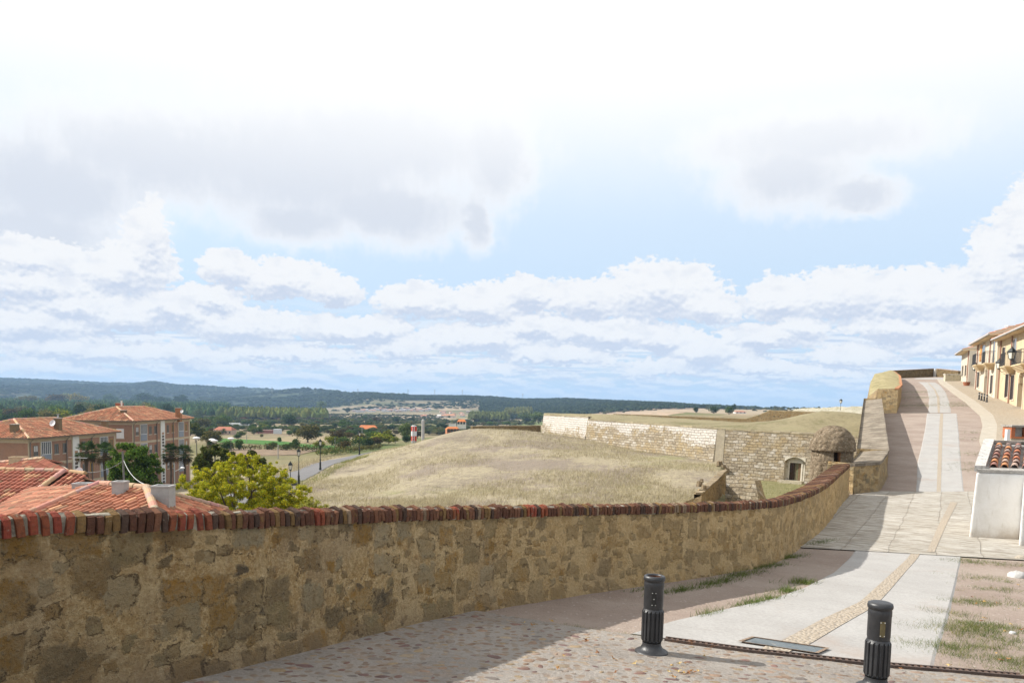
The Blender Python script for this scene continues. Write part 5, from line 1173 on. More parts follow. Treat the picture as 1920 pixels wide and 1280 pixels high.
poly=[(-17.9,31.2),(-17.2,31.0),(-16.2,28.8),(-16.2,26.6),(-17.75,26.6)]; poly=[np.array((x,y,-3.30-.3*(31.1-y))) for x,y in poly]
near_house('small red tiled lean-to roof between the two near houses',[poly],[(poly[0],poly[1])],poly,base=(.33,.115,.07),seed=19,old=.2)
A=P(-60,873,46);B=P(81,859.5,43.);C_=P(169,899,38.);D_=P(40,905,37.)
near_house('low red tiled house with a capped cream chimney behind the ridge',[[A,B,C_,D_],[A,B,P(120,868,50),P(-60,880,52)]],[(A,B)],[D_,C_,P(120,868,50),P(-60,880,52)],base=(.33,.115,.07),seed=29,old=.2,chims=[(P(35,872,44.),.75,.6,.45,(.45,.36,.24))])
# aerial
p=P(150,862,38.); root=empty('tv_aerial',(p[0],p[1],p[2]-1.6),'thin television aerial above the red roofs by the satellite dish','aerial'); mb=MB(); mb.tube([(p[0],p[1],p[2]-1.6),(p[0],p[1],p[2]+.2)],.015,5,(.4,.4,.4)); mb.tube([(p[0]-.55,p[1],p[2]+.12),(p[0]+.4,p[1]-.1,p[2]+.1)],.01,5,(.5,.5,.5))
for k in range(7): x=p[0]-.5+k*.14; mb.tube([(x,p[1]-.12,p[2]+.12),(x,p[1]+.12,p[2]+.12)],.006,4,(.5,.5,.5))
child(mb,'antenna_rods',M_FRAME,root)
# ------------------------------------------------------------------ white outbuilding at right
def outbuilding():
    FL=np.array((10.25,17.05)); FR=np.array((11.05,16.45)); a=(FR-FL)/np.linalg.norm(FR-FL); a=np.array((.985,-.174)); b=np.array((.174,.985)); g0=-3.2
    root=empty('white_outbuilding',(FL[0],FL[1],-2.95),'low whitewashed outbuilding with old tile roof at the right edge','outbuilding')
    def wmf(t):
        g=t.geo(); n=t.noise(g,1.3,6.,.7); s_=t.noise(t.vm('MULTIPLY',g,(5.,5.,.8)),1.5,6.,.7); c=t.mix(t.ss(n,.4,.65),(.70,.69,.67),(.62,.60,.565)); c=t.mix(t.ss(s_,.56,.70,0.,.5),c,(.50,.47,.42)); z=t.sep(g)[2]; c=t.mix(t.mul(t.ss(z,-2.55,-2.95),t.ss(n,.35,.6,.3,.9)),c,(.42,.36,.29)); return c,t.bump(t.add(n,t.mul(t.noise(g,14.,5.),.3)),.02)
    Wm=mat('whitewashed_wall',wmf,.9,.2)
    zt=P(1826,884,17.1)[2]; b=np.array((.56,.83)); dp=3.2
    mb=MB(); w=3.6; zr=zt+.50
    # front face and body
    p=lambda s,t,z:(FL[0]+a[0]*s+b[0]*t,FL[1]+a[1]*s+b[1]*t,z)
    V=[p(-.06,0,g0),p(w,0,g0),p(w,dp,g0),p(-.06,dp,g0),p(0.03,.02,zt),p(w,.02,zt-.02),p(w,dp,zr),p(.03,dp,zr)]
    mb.add(V,[(0,1,5,4),(1,2,6,5),(2,3,7,6),(3,0,4,7),(4,5,6,7)])
    V=[p(.98,-1.15,g0),p(w,-1.15,g0),p(w,-.003,g0),p(.98,-.003,g0),p(1.0,-1.13,zt-.08),p(w,-1.13,zt-.1),p(w,-.003,zt-.07),p(1.0,-.003,zt-.07)]
    mb.add(V,[(0,1,5,4),(1,2,6,5),(2,3,7,6),(3,0,4,7),(4,5,6,7)]); wall=child(mb,'wall',Wm,root)
    bv=wall.modifiers.new('b','BEVEL'); bv.width=.05; bv.segments=3
    mb=MB()   # grey cement verge and bedding
    lf=.03
    V=[p(.05,.0,zt),p(w,.0,zt-.02),p(w,.28,zt+.05),p(.05,.28,zt+.05)]; V2=[(x,y,z+.06) for x,y,z in V]; mb.add(V+V2,[(4,5,6,7),(0,1,5,4),(3,0,4,7),(1,2,6,5),(2,3,7,6)],(.40,.38,.35))
    V=[p(-.02,.05,zt+.01),p(.20,.05,zt+.01),p(.22,dp,zr),p(-.02,dp,zr)]; V2=[(x,y,z+.13) for x,y,z in V]; mb.add(V+V2,[(4,5,6,7),(0,1,5,4),(3,0,4,7),(1,2,6,5),(2,3,7,6)],(.55,.53,.50))
    V=[p(.16,.2,zt+.06),p(w,.2,zt+.04),p(w,dp,zr+.03),p(.16,dp,zr+.03)]; mb.add(V,[(0,1,2,3)],(.33,.32,.31)); mb.add([p(0,dp-.15,zr+.03),p(w,dp-.15,zr+.03),p(w,dp+.12,zr+.03),p(0,dp+.12,zr+.03)]+[p(0,dp-.15,zr+.10),p(w,dp-.15,zr+.10),p(w,dp+.12,zr+.10),p(0,dp+.12,zr+.10)],[(4,5,6,7),(0,1,5,4),(3,0,4,7),(1,2,6,5),(2,3,7,6)],(.42,.36,.31))
    child(mb,'roof_bed',M_CAPM,root)
    mb=MB(); rg=random.Random(8); k=0; x=.36
    while x<w-.1:
        L=.36; t0=.22; n=7
        for j in range(n):
            ta=t0+(dp-.35-t0)*j/n; tb=t0+(dp-.35-t0)*(j+1)/n; col=rg.choice([(.42,.16,.09),(.30,.15,.12),(.26,.18,.16),(.50,.22,.10),(.34,.24,.20),(.22,.15,.13),(.42,.30,.24)]); V=[]; dx=rg.uniform(-.012,.012)
            for (t_,r,h) in ((ta-.03,.085,.035),(tb,.070,.01)):
                z=zt+.06+(zr-zt-.03)*(t_-.2)/(dp-.2)
                for s in range(9): an=math.pi*s/8; V.append(p(x+dx-math.cos(an)*r,t_,z+math.sin(an)*r*1.05+h))
                for s in range(9): an=math.pi*(8-s)/8; V.append(p(x+dx-math.cos(an)*(r-.013),t_,z+math.sin(an)*(r-.013)*1.05+h))
            mb.add(V,[(s,s+1,18+s+1,18+s)[::-1] for s in range(17)]+[tuple(range(18))],col)
        k+=1; x+=.215
    child(mb,'roof_tile',attrmat('old_clay_tile',.4,30.,.9,.01,((.36,.33,.29),.58,.7)),root)
    child_=None
    # rear brick chimney with opening
    c=P(1905,818,22.3); x,y,z=c; root=empty('brick_chimney',(x,y,z-.6),'low orange brick chimney with a pale opening behind the outbuilding roof','chimney'); mb=MB()
    for i in range(5):
        w_=.27; mb.box((x-w_,y-.2,z+i*.055),(x-.16,y+.2,z+.05+i*.055),(.50,.17,.08)); mb.box((x+.16,y-.2,z+i*.055),(x+w_,y+.2,z+.05+i*.055),(.50,.17,.08))
    mb.box((x-.26,y-.2,z-.05),(x+.26,y+.2,z),(.52,.19,.09)); child(mb,'brickwork',M_BRK,root)
    mb=MB(); mb.box((x-.30,y-.25,z+.278),(x+.34,y+.25,z+.33),(.36,.33,.29)); child(mb,'cap',M_CAPM,root)
    mb=MB(); mb.box((x-.15,y-.02,z+.002),(x+.15,y+.18,z+.27),(.50,.50,.46)); mb.box((x-.25,y-.18,z-.6),(x+.25,y+.18,z-.052),(.42,.36,.27)); child(mb,'plaster',M_CAPM,root)
    c=P(1888,831,21.9); mb=MB(); mb.box((c[0]-.045,c[1]-.05,c[2]-.4),(c[0]+.045,c[1]+.05,c[2]+.40),(.7,.7,.68)); tag(mb.build('white_post',M_FRAME),'short white post left of the orange brick chimney','post')
outbuilding()
# ------------------------------------------------------------------ cream houses on the right
YEL=(.54,.43,.28); PAL=(.56,.49,.39); WHT=(.52,.47,.38)
def facade_house(name,label,p0,p1,depth,ez,col,items,roofrise=1.6,ov=.6,gable=None,zfun=None,side=None):
    """street front from p0 (near) to p1 (far); items: (kind,s,z0,w,h)"""
    p0=np.array(p0,float);p1=np.array(p1,float); Ln=np.linalg.norm(p1-p0); a=(p1-p0)/Ln; b=np.array((a[1],-a[0])); zb=min(zg(*p0),zg(*p1))
    root=empty(name,(p0[0],p0[1],zg(*p0)),label,'house')
    O=(p0[0],p0[1],0)
    mb=MB(); arcs=[i for i in items if i[0]=='arch']; 
    # front split around arches so the porches are real recesses
    cuts=[0.]+sum([[s,s+w] for (k,s,z,w,h) in arcs],[])+[Ln]
    for i in range(0,len(cuts),2): mb.obox(O,a,b,(cuts[i],0,zb-1.5),(cuts[i+1],1.2,ez),col)
    for (k,s,z,w,h) in arcs:
        N=10
        for j in range(N):
            x0=s+w*j/N;x1=s+w*(j+1)/N; hh=lambda x:z+h-w/2+math.sqrt(max(0,(w/2)**2-(x-s-w/2)**2))
            za=min(hh(x0),hh(x1)); mb.obox(O,a,b,(x0,0,za),(x1,1.2,ez),col)
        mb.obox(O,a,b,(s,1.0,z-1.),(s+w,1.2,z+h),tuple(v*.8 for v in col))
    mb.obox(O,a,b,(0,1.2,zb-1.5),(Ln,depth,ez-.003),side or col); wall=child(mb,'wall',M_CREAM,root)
    # eaves, gutter, roof
    z=ez; q=lambda s,t,z_:(p0[0]+a[0]*s+b[0]*t,p0[1]+a[1]*s+b[1]*t,z_)
    A=[q(-.0,-ov,z),q(Ln+.25,-ov,z),q(Ln+.25,depth,z),q(-.0,depth,z)]
    mb=MB(); mb.prism([v[:2] for v in A],z+.002,z+.12,(.58,.46,.30)); child(mb,'eaves',M_CREAM,root)
    mb=MB(); mb.tube([q(-.0,-ov-.07,z+.10),q(Ln+.25,-ov-.07,z+.10)],.08,8,(.42,.41,.40)); child(mb,'gutter',M_FRAME,root)
    mb=MB(); R0=q(0,depth*.5,z+.14+roofrise); R1=q(Ln-.0 if gable else Ln-1.5,depth*.5,z+.14+roofrise); up=[tuple(np.array(v)+np.array((0,0,.14))) for v in A]
    tiles(mb,[up[0],up[1],R1,R0],.28,.5,4,seed=int(p0[1]),base=(.46,.20,.12),old=.4); tiles(mb,[up[1],up[2],R1],.28,.5,4,seed=2,base=(.46,.20,.12),old=.4); tiles(mb,[up[2],up[3],R0,R1],.28,.5,4,seed=2); 
    for A_,B_ in ((R0,R1),(up[1],R1)): ridge(mb,B_,A_,.13,.45)
    mg=MB(); mg.add([up[0],up[3],R0],[(0,1,2)],(.52,.44,.33)); child(mg,'gable',M_CREAM,root); roof=child(mb,'roof',M_TILE,root)
    for (k,s,z0,w,h) in items:
        if k=='arch':
            mb=MB()
            N=12
            for j in range(N):
                t0=math.pi*j/N;t1=math.pi*(j+1)/N; r=w/2; cx=s+w/2; zc=z0+h-r
                for (ra,rb) in ((r,r+.18),):
                    V=[q(cx-math.cos(t)*rr,-.04,zc+math.sin(t)*rr) for t,rr in ((t0,ra),(t1,ra),(t1,rb),(t0,rb))]+[q(cx-math.cos(t)*rr,.02,zc+math.sin(t)*rr) for t,rr in ((t0,ra),(t1,ra),(t1,rb),(t0,rb))]
                    mb.add(V,[(0,3,2,1),(4,5,6,7),(0,1,5,4),(1,2,6,5),(2,3,7,6),(3,0,4,7)],(.64,.55,.42))
            for x in (s-.18,s+w): mb.obox(O,a,b,(x,-.04,z0-.2),(x+.18,.02,z0+h-w/2),(.64,.55,.42))
            ar=child(mb,'archway',M_CREAM,root); mb=MB(); mb.obox(O,a,b,(s+.25,.96,z0),(s+w-.25,.998,z0+2.0),(.17,.09,.05)); child(mb,'door',M_FRAME,root,ar)
        elif k=='win':
            mb=MB()
            for (x0,x1,a0,a1) in ((s-.06,s,z0,z0+h),(s+w,s+w+.06,z0,z0+h),(s-.06,s+w+.06,z0+h,z0+h+.07),(s-.1,s+w+.1,z0-.1,z0)):
                mb.obox(O,a,b,(x0,-.05,a0),(x1,.0,a1),(.66,.58,.46))
            mb.obox(O,a,b,(s+w/2-.03,-.035,z0),(s+w/2+.03,0,z0+h),(.16,.11,.08)); fr=child(mb,'window',M_FRAME,root); mb=MB(); mb.obox(O,a,b,(s,-.02,z0),(s+w,-.004,z0+h)); child(mb,'pane',M_GLASS,root,fr)
            mb=MB()
            for i in range(7): x=s+w*(i+.5)/7; mb.tube([q(x,-.12,z0-.05),q(x,-.12,z0+h)],.012,5,(.06,.05,.05))
            child(mb,'window_grille',M_FRAME,root,fr)
        elif k=='blind':
            mb=MB(); mb.obox(O,a,b,(s,-.06,z0),(s+w,0,z0+h),(.62,.30,.10)); child(mb,'orange_blind',M_FRAME,root)
        elif k=='balc':
            mb=MB(); N=6
            for j in range(N):
                f=1-.55*j/N; mb.obox(O,a,b,(s+.1*j,-.75*f,z0-.12-.09*j),(s+w-.1*j,0,z0-.12-.09*j+.088),(.60,.47,.29))
            bl=child(mb,'balcony',M_CREAM,root); mb=MB(); n=int(w/.11)
            for i in range(n+1): x=s+.03+(w-.06)*i/n; mb.tube([q(x,-.74,z0-.03),q(x,-.74,z0+.92)],.009,4,(.05,.05,.055))
            for x in (s+.03,s+w-.03):
                for j in range(6): mb.tube([q(x,-.74+.12*j,z0-.03),q(x,-.74+.12*j,z0+.92)],.009,4,(.05,.05,.055))
                mb.tube([q(x,-.74,z0+.93),q(x,0,z0+.93)],.02,5,(.05,.05,.055))
            mb.tube([q(s,-.74,z0+.93),q(s+w,-.74,z0+.93)],.02,5,(.05,.05,.055)); child(mb,'railing',M_FRAME,root,bl)
            mb=MB(); mb.obox(O,a,b,(s+.35,-.02,z0),(s+w-.35,-.003,z0+2.0)); child(mb,'balcony_door',M_GLASS,root,bl)
            mb=MB(); 
            for x in (s+.27,s+w-.35): mb.obox(O,a,b,(x,-.04,z0),(x+.08,0,z0+2.08),(.62,.55,.45))
            mb.obox(O,a,b,(s+.35,-.04,z0+2.),(s+w-.35,0,z0+2.08),(.62,.55,.45)); child(mb,'door_trim',M_FRAME,root,bl)
        elif k=='pipe':
            mb=MB(); mb.tube([q(s,-.08,z0),q(s,-.08,ez)],.05,6,(.30,.16,.12)); child(mb,'downpipe',M_FRAME,root)
    # chimney
    return root,q,O,a,b
ln=np.array((.395,.919))
f0=np.array((33.3,48.5)); f1=np.array((39.95,64.0))
H1=facade_house('cream_house','nearest yellow cream house at the right edge with an arched porch and wrought iron balcony',f0,f1,9.,5.45,YEL,
 [('arch',7.0,-.1,1.75,2.75),('balc',4.2,3.05,3.4,0),('win',10.2,.65,.9,1.75),('win',12.4,.85,.9,1.75),('balc',10.,3.15,2.0,0),('pipe',11.8,.3,0,0),('win',14.6,3.6,.8,1.2),('pipe',16.4,.4,0,0),('win',1.,1.,1.,1.6)])
g0_=np.array((39.75,64.1)); g1_=np.array((45.1,76.0))
H2=facade_house('cream_house','taller pale cream house in the middle with white arch and an orange blind',g0_,g1_,9.,5.95,PAL,
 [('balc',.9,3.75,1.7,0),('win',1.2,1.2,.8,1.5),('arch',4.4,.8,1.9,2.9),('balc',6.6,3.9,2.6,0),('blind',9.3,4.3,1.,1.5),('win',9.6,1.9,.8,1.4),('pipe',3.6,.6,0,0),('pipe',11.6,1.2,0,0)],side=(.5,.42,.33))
h0=np.array((46.9,80.2)); h1_=np.array((50.7,88.2))
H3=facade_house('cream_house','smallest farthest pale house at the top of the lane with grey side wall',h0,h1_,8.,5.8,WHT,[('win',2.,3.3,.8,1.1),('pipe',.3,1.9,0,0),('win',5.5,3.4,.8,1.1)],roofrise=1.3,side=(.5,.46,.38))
def roofvent(H,s,t,label):
    q=H[1]; p=q(s,t,0); z=6.9; mb=MB(); mb.tube([(p[0],p[1],z-1.),(p[0],p[1],z+.45)],.22,8,(.7,.7,.7)); mb.tube([(p[0],p[1],z+.45),(p[0],p[1],z+.55)],.34,8,(.66,.66,.66)); mb.tube([(p[0],p[1],z+.62),(p[0],p[1],z+.7)],.38,8,(.7,.7,.7)); tag(mb.build('roof_vent',M_FRAME),label,'roof vent')
roofvent(H2,10.4,2.2,'white round vent cowl above the roof of the middle house'); roofvent(H2,-.6,2.4,'white round vent cowl between the two nearest house roofs')
# low stone wall and rail near the last house
A=P(1773,702.5,88.); B=P(1794,703.5,84.); farwall('low_stone_wall',(1773,702.5),(1795,703.5),1.1,'low pale stone wall in front of the farthest house','low wall',88.,84.,th=.5,matl=plain('pale_stone',(.50,.45,.34),.9,.35,3.),capc=(.6,.57,.5),cat='low wall') if False else None
mb=MB(); mb.obox((A[0],A[1],0),(.99,-.14),(.14,.99),(0,0,2.6),(2.0,.5,A[2]),(.50,.45,.34)); mb.obox((A[0],A[1],0),(.99,-.14),(.14,.99),(-.05,-.05,A[2]),(2.05,.55,A[2]+.1),(.62,.6,.54)); tag(mb.build('low_stone_wall',M_CAPM),'low pale stone wall with light coping before the farthest house','low wall')
# ------------------------------------------------------------------ trees
M_LEAF=leafmat(); M_BARK=attrmat('bark',.3,9.,.95,.02)
def leafquads(mb,C_,n,size,cols,rg,aspect=.55,droop=0.,up=.35,var=.3):
    """n leaf quads around centres C_ (k x 4: x y z r)"""
    C_=np.asarray(C_,float); w=C_[:,3]**2; idx=rg.choice(len(C_),n,p=w/w.sum()); c=C_[idx]
    d=rg.normal(size=(n,3)); d/=np.linalg.norm(d,axis=1)[:,None]; r=c[:,3]*(rg.random(n)**.38)*rg.uniform(.85,1.15,n)
    p=c[:,:3]+d*r[:,None]*np.array((1,1,.82)); nr=d+rg.normal(size=(n,3))*.7+np.array((0,0,up)); nr/=np.linalg.norm(nr,axis=1)[:,None]
    a=np.cross(nr,rg.normal(size=(n,3))); a/=np.linalg.norm(a,axis=1)[:,None]; b=np.cross(nr,a); s=size*rg.uniform(.6,1.35,n)[:,None]
    a=a*s; b=b*s*aspect; p[:,2]-=droop*s[:,0]
    V=np.stack([p-a,p-b*.9,p+a,p+b*.9],1).reshape(-1,3)
    cols=np.array(cols); cc=cols[rg.integers(len(cols),size=n)]*rg.uniform(1-var,1+var,(n,1))
    mb.add(V,np.arange(4*n).reshape(n,4),cc)
def trunk_limbs(mb,h,r,crown_c,rg,n=6,col=(.11,.085,.06)):
    top=np.array((rg.uniform(-.05,.05)*h,rg.uniform(-.05,.05)*h,h)); mb.tube([(0,0,-.3),(0,0,0),tuple(top*.5+rg.normal(size=3)*r*.3),tuple(top)],[r*1.35,r*1.1,r*.85,r*.65],8,col)
    for i in range(n):
        c=crown_c[rg.integers(len(crown_c))]; e=np.array(c[:3]); st=top*rg.uniform(.65,1.); m=(st+e)/2+rg.normal(size=3)*np.array((1,1,.4))*h*.06
        mb.tube([tuple(st),tuple(m),tuple(e)],[r*.5,r*.3,r*.1],5,col)
def lobes(rg,n,rx,rz,cz,rl,flat=1.):
    out=[]
    for i in range(n):
        d=rg.normal(size=3); d/=np.linalg.norm(d); k=rg.uniform(.45,.95); out.append((d[0]*rx*k,d[1]*rx*k,cz+d[2]*rz*k*flat,rl*rg.uniform(.65,1.3)))
    out.append((0,0,cz,rl*1.25)); return out
def crown_tree(name,label,cat,loc,h,w,cols,leaves=1500,leaf=.16,seed=1,trunk=.28,tr=.0,nl=14,group=None,lb=None,base_z=None,rl=.28,one=False):
    rg=np.random.default_rng(seed); ch=h*(1-trunk); L=lobes(rg,nl,w*.40,ch*.40,h*trunk+ch*.52,w*rl)
    root=empty(name,loc,label,cat,group,rz=float(rg.uniform(0,6)))
    mb=MB(); trunk_limbs(mb,h*(trunk+.12),tr or w*.045,L,rg); mb.build('trunk',M_BARK,root)
    mb=MB(); leafquads(mb,L,leaves,leaf,cols,rg); mb.build('crown',M_LEAF,root); return root
G_DK=[(.028,.052,.018),(.04,.068,.022),(.022,.04,.016),(.055,.085,.03)]; G_MD=[(.07,.12,.03),(.10,.155,.04),(.05,.085,.024)]; G_OL=[(.12,.12,.042),(.15,.135,.05),(.085,.09,.03),(.17,.14,.05)]
G_YG=[(.14,.17,.022),(.19,.20,.025),(.10,.13,.02),(.24,.22,.03)]; G_PL=[(.10,.14,.045),(.13,.165,.06),(.08,.11,.035)]; G_BR=[(.10,.07,.03),(.07,.055,.025),(.12,.085,.03),(.05,.05,.02)]
G_YL=[(.30,.235,.03),(.36,.28,.035),(.22,.19,.03),(.14,.14,.03)]
# library of unit trees (height 1, width 1) used through copies
LIB={}
def lib(kind):
    if kind in LIB: return LIB[kind]
    cfg={'dark':(G_DK,.06,26,.25),'green':(G_MD,.07,26,.25),'olive':(G_OL,.05,28,.24),'yellow':(G_YG,.06,26,.25),'pale':(G_PL,.05,26,.24),'brown':(G_BR,.05,28,.24),'gold':(G_YL,.06,26,.25)}
    base=kind.rstrip('0123456789'); v=int(kind[len(base):] or 0); cols,tk,nl,rl=cfg[base]; rg=np.random.default_rng(hash(base)%1000*0+sum(map(ord,kind))+v*13)
    ch=1-tk; Lb=lobes(rg,nl,.36,.33*ch,tk+ch*.50,rl*.78); mb=MB(); trunk_limbs(mb,tk+.15,.03,Lb,rg,4); tm=mb.build('trunk',M_BARK); mb=MB(); leafquads(mb,Lb,1500,.040,cols,rg,.75); cm=mb.build('crown',M_LEAF)
    LIB[kind]=(tm.data,cm.data); bpy.data.objects.remove(tm); bpy.data.objects.remove(cm); return LIB[kind]
TRC=[0]
def put_tree(kind,pos,h,w,label,group=None,name='tree',cat='tree',parts=True):
    TRC[0]+=1; td,cd=lib(kind); root=empty(name,pos,label,cat,group,rz=(TRC[0]*2.399)%6.283); root.scale=(w,w,h)
    for nm,dd in (('trunk',td),('crown',cd)):
        o=bpy.data.objects.new(nm,dd); C.objects.link(o); o.parent=root
    return root
def tree_px(kind,u,vb,wpx,hpx,label,group=None,name='tree',cat='tree'):
    p=Tinv(u,vb); k=p[1]/F; return put_tree(kind,p-np.array((0,0,.1)),hpx*k*1.05,wpx*k*1.12,label,group,name,cat)
spec=[('dark1',545,801,27,25,'large dark round tree standing alone right of the small field shed'),
('olive1',577,829,52,36,'broad olive and brown tree beyond the green crop strip'),
('yellow1',623,834,30,22,'low green and yellow tree just right of the broad olive tree'),
('dark2',471,782,13,10,'dark tree beside the open orange roofed shelter'),('green1',497,800,15,12,'round green tree right of the long white greenhouse'),
('gold1',563,779,11,11,'small pale yellow tree in the tan field'),('dark3',611,781,9,9,'small dark tree at the far edge of the tan field'),
('pale1',603,771,21,21,'tall pale green tree ending the poplar belt'),('green2',524,829,12,11,'small green tree before the white shed'),
('dark1',546,838,14,10,'low dark green tree on the end of the crop strip'),('green1',444,822,17,9,'low green tree right of the pinkish house'),('olive2',491,820,8,8,'tiny olive tree among the allotment shrubs'),
('green2',643,806,23,21,'bright green tree left of the orange tiled barn'),('green1',665,808,16,14,'green tree touching the left end of the orange barn'),('green3',683,788,12,10,'round green tree far behind the orange barn'),
('dark2',742,793,17,15,'dark round tree above the bushes behind the silo'),('brown1',706,793,24,13,'brownish spreading tree behind the orange barn'),('dark3',771,792,15,10,'dark tree directly left of the grey silo'),
('yellow2',726,827,25,25,'bright yellow green round tree by the roadside wall'),('pale2',761,827,27,40,'tall pale poplar like tree left of the red and white silo'),('yellow3',741,831,17,16,'small yellow green tree beside the roadside fence'),
('brown2',702,835,28,19,'dark brown shrubby tree beside the far road bend'),('dark1',652,774,13,11,'dark tree in front of the white village'),('dark2',828,806,26,15,'dark pine clump tree left of the small brick house'),
('pale1',714,808,17,12,'pale green tree partly hiding the orange barn'),('pale2',985,793,32,22,'light green bushy tree touching the lamp post left of the ravelin'),('pale1',1010,794,30,24,'light green bushy tree rising behind the left tip of the ravelin'),
('dark3',896,782,13,11,'dark tree in front of the pale poplar belt'),('dark1',882,798,12,9,'dark tree at the crest of the mound'),('green1',904,794,12,9,'green tree just right of the mound crest'),('green2',918,798,22,9,'low green trees above the dark retaining wall'),('green3',950,798,17,9,'low green tree above the middle of the dark retaining wall'),('dark2',961,787,11,8,'dark tree beyond the retaining wall'),
('brown1',107,765,43,30,'big brownish tree of the riverside wood above the satellite dish roof'),('gold2',147,763,36,27,'big tree with golden top in the riverside wood'),('olive1',47,765,48,25,'wide olive brown tree at the left of the riverside wood'),('yellow1',54,774,18,18,'yellow green tree in front of the wide olive tree'),('green1',25,786,23,19,'round green tree near the left edge before the far wall'),
('green2',80,779,20,19,'green tree between the yellow green tree and the flue pipe'),('green3',98,783,18,14,'green tree just left of the flue pipe'),('green1',207,760,29,24,'tall green tree behind the left hip of the far block'),('dark1',270,762,44,27,'very dark broad tree behind the far block roof'),('dark2',303,764,36,23,'dark tree behind the right half of the far block roof'),('dark3',340,764,29,25,'dark tree at the right end of the riverside wood'),('yellow2',120,752,24,18,'yellowing poplar deep in the riverside wood'),
('dark2',1305,774,11,13,'lone dark tree in the plain behind the ravelin'),('dark1',1338,775,21,14,'clump tree left of the white farm behind the ravelin'),('green2',1367,777,23,16,'grey green tree touching the white farm'),('dark3',1376,773,10,17,'tall narrow tree behind the white farm')]
for (k,u,vb,w,h,lab) in spec: tree_px(k,u,vb,w,h,lab)
rg_=random.Random(11)
for u in (1347,1357,1388,1401,1416,1428,1437,1446,1454,1469,1477,1495,1503,1515,1531,1556,1563): 
    p=M_(u,767.5 if u<1480 else 768.5) ; p=p if p is not None else P(u,767,1500.); s=p[1]/F; put_tree('dark%d'%(1+u%3),p,rg_.uniform(5,7.5)*s,rg_.uniform(8,13)*s,'dark evergreen oak in the row on the horizon right of the wooded hill','evergreen oaks along the horizon')
GRP1=('dark tree of the riverside wood behind the brick blocks','trees of the riverside wood'); kinds=['dark1','dark3','green1','green2','green3','olive1','olive2','brown1','green1','pale1','yellow2']
for i in range(120):
    u=rg_.uniform(-40,450); D=rg_.uniform(430,1000); x=(u-CX)/F*D; z=T(x,D); h=rg_.uniform(9,20)*(D/700)**.5*(1.1 if u<330 else .7); k=rg_.choice(kinds) if u<350 else rg_.choice(['pale1','pale2','olive2','green1','green3','yellow2'])
    if D<560 and u>330: continue
    put_tree(k,(x,D,z-.2),h,h*rg_.uniform(.8,1.25),'one of the mixed green trees massed in the riverside wood','trees of the riverside wood')
# low trees and shrubs dotted over allotments and fields
n=0
while n<180:
    u=rg_.uniform(355,960); vb=rg_.uniform(779,848)
    if rg_.random()<.35: vb=rg_.uniform(775,812)
    p=Tinv(u,vb)
    if p[1]<165 or (410<u<630 and 820<vb<840) : 
        n+=.2; continue
    h=rg_.uniform(1.6,5.)*(1.3 if rg_.random()<.2 else 1); put_tree(rg_.choice(['dark1','green1','green2','olive1','olive2','brown1','brown2','dark3','yellow3','pale2']),p-np.array((0,0,.15)),h,h*rg_.uniform(.9,1.8),'one of the low shrubs and fruit trees dotted over the allotments and fields','shrubs dotted over the valley fields',name='shrub',cat='shrub'); n+=1
n=0
while n<110:
    u=rg_.uniform(395,720); vb=rg_.uniform(789,836); p=Tinv(u,vb)
    if 405<u<630 and 817<vb<840: n+=.15; continue
    h=rg_.uniform(2.5,6.); put_tree(rg_.choice(['green1','green2','green3','olive1','dark1','brown2','yellow3','green1','pale1']),p-np.array((0,0,.2)),h,h*rg_.uniform(1.,1.9),'one of the low shrubs and fruit trees dotted over the allotments and fields','shrubs dotted over the valley fields',name='shrub',cat='shrub'); n+=1
# hedges
def hedge(pa,pb,h,w,cols,label,seed=1):
    A=Tinv(*pa);B=Tinv(*pb); L_=np.linalg.norm((B-A)[:2]); rg=np.random.default_rng(seed); n=max(4,int(L_/(w*.7))); Cs=[]
    for i in range(n): q=A+(B-A)*i/(n-1); Cs.append((q[0]-A[0]+rg.normal()*.2,q[1]-A[1]+rg.normal()*.2,T(q[0],q[1])-A[2]+h*.45,h*.55*rg.uniform(.8,1.2)))
    mb=MB(); leafquads(mb,Cs,int(min(9000,L_*h*22)),.22 if L_<60 else .4,cols,rg,.7); o=mb.build('hedge',M_LEAF); o.location=tuple(A); tag(o,label,'hedge')
hedge((608,812),(716,814),3.2,3.,G_DK,'long straight dark hedge below the orange barn',1)
hedge((395,843),(500,843),2.,2.,G_BR,'dark brown hedge below the left half of the crop strip',2)
hedge((500,843),(640,848),2.4,2.2,G_BR+G_DK,'dark brown hedge below the right half of the crop strip',3)
hedge((636,842),(690,838),4.5,3.,G_DK,'thick dark hedge beside the far bend of the road',4)
hedge((600,856),(655,849),2.6,2.4,G_OL+G_MD,'olive green scrub along the outer verge of the road',5)
hedge((655,848),(712,841),2.,2.,G_OL,'low olive scrub at the far end of the road verge',6)
hedge((755,779),(800,781),3.,3.,G_DK,'dark clipped hedge before the village',7)
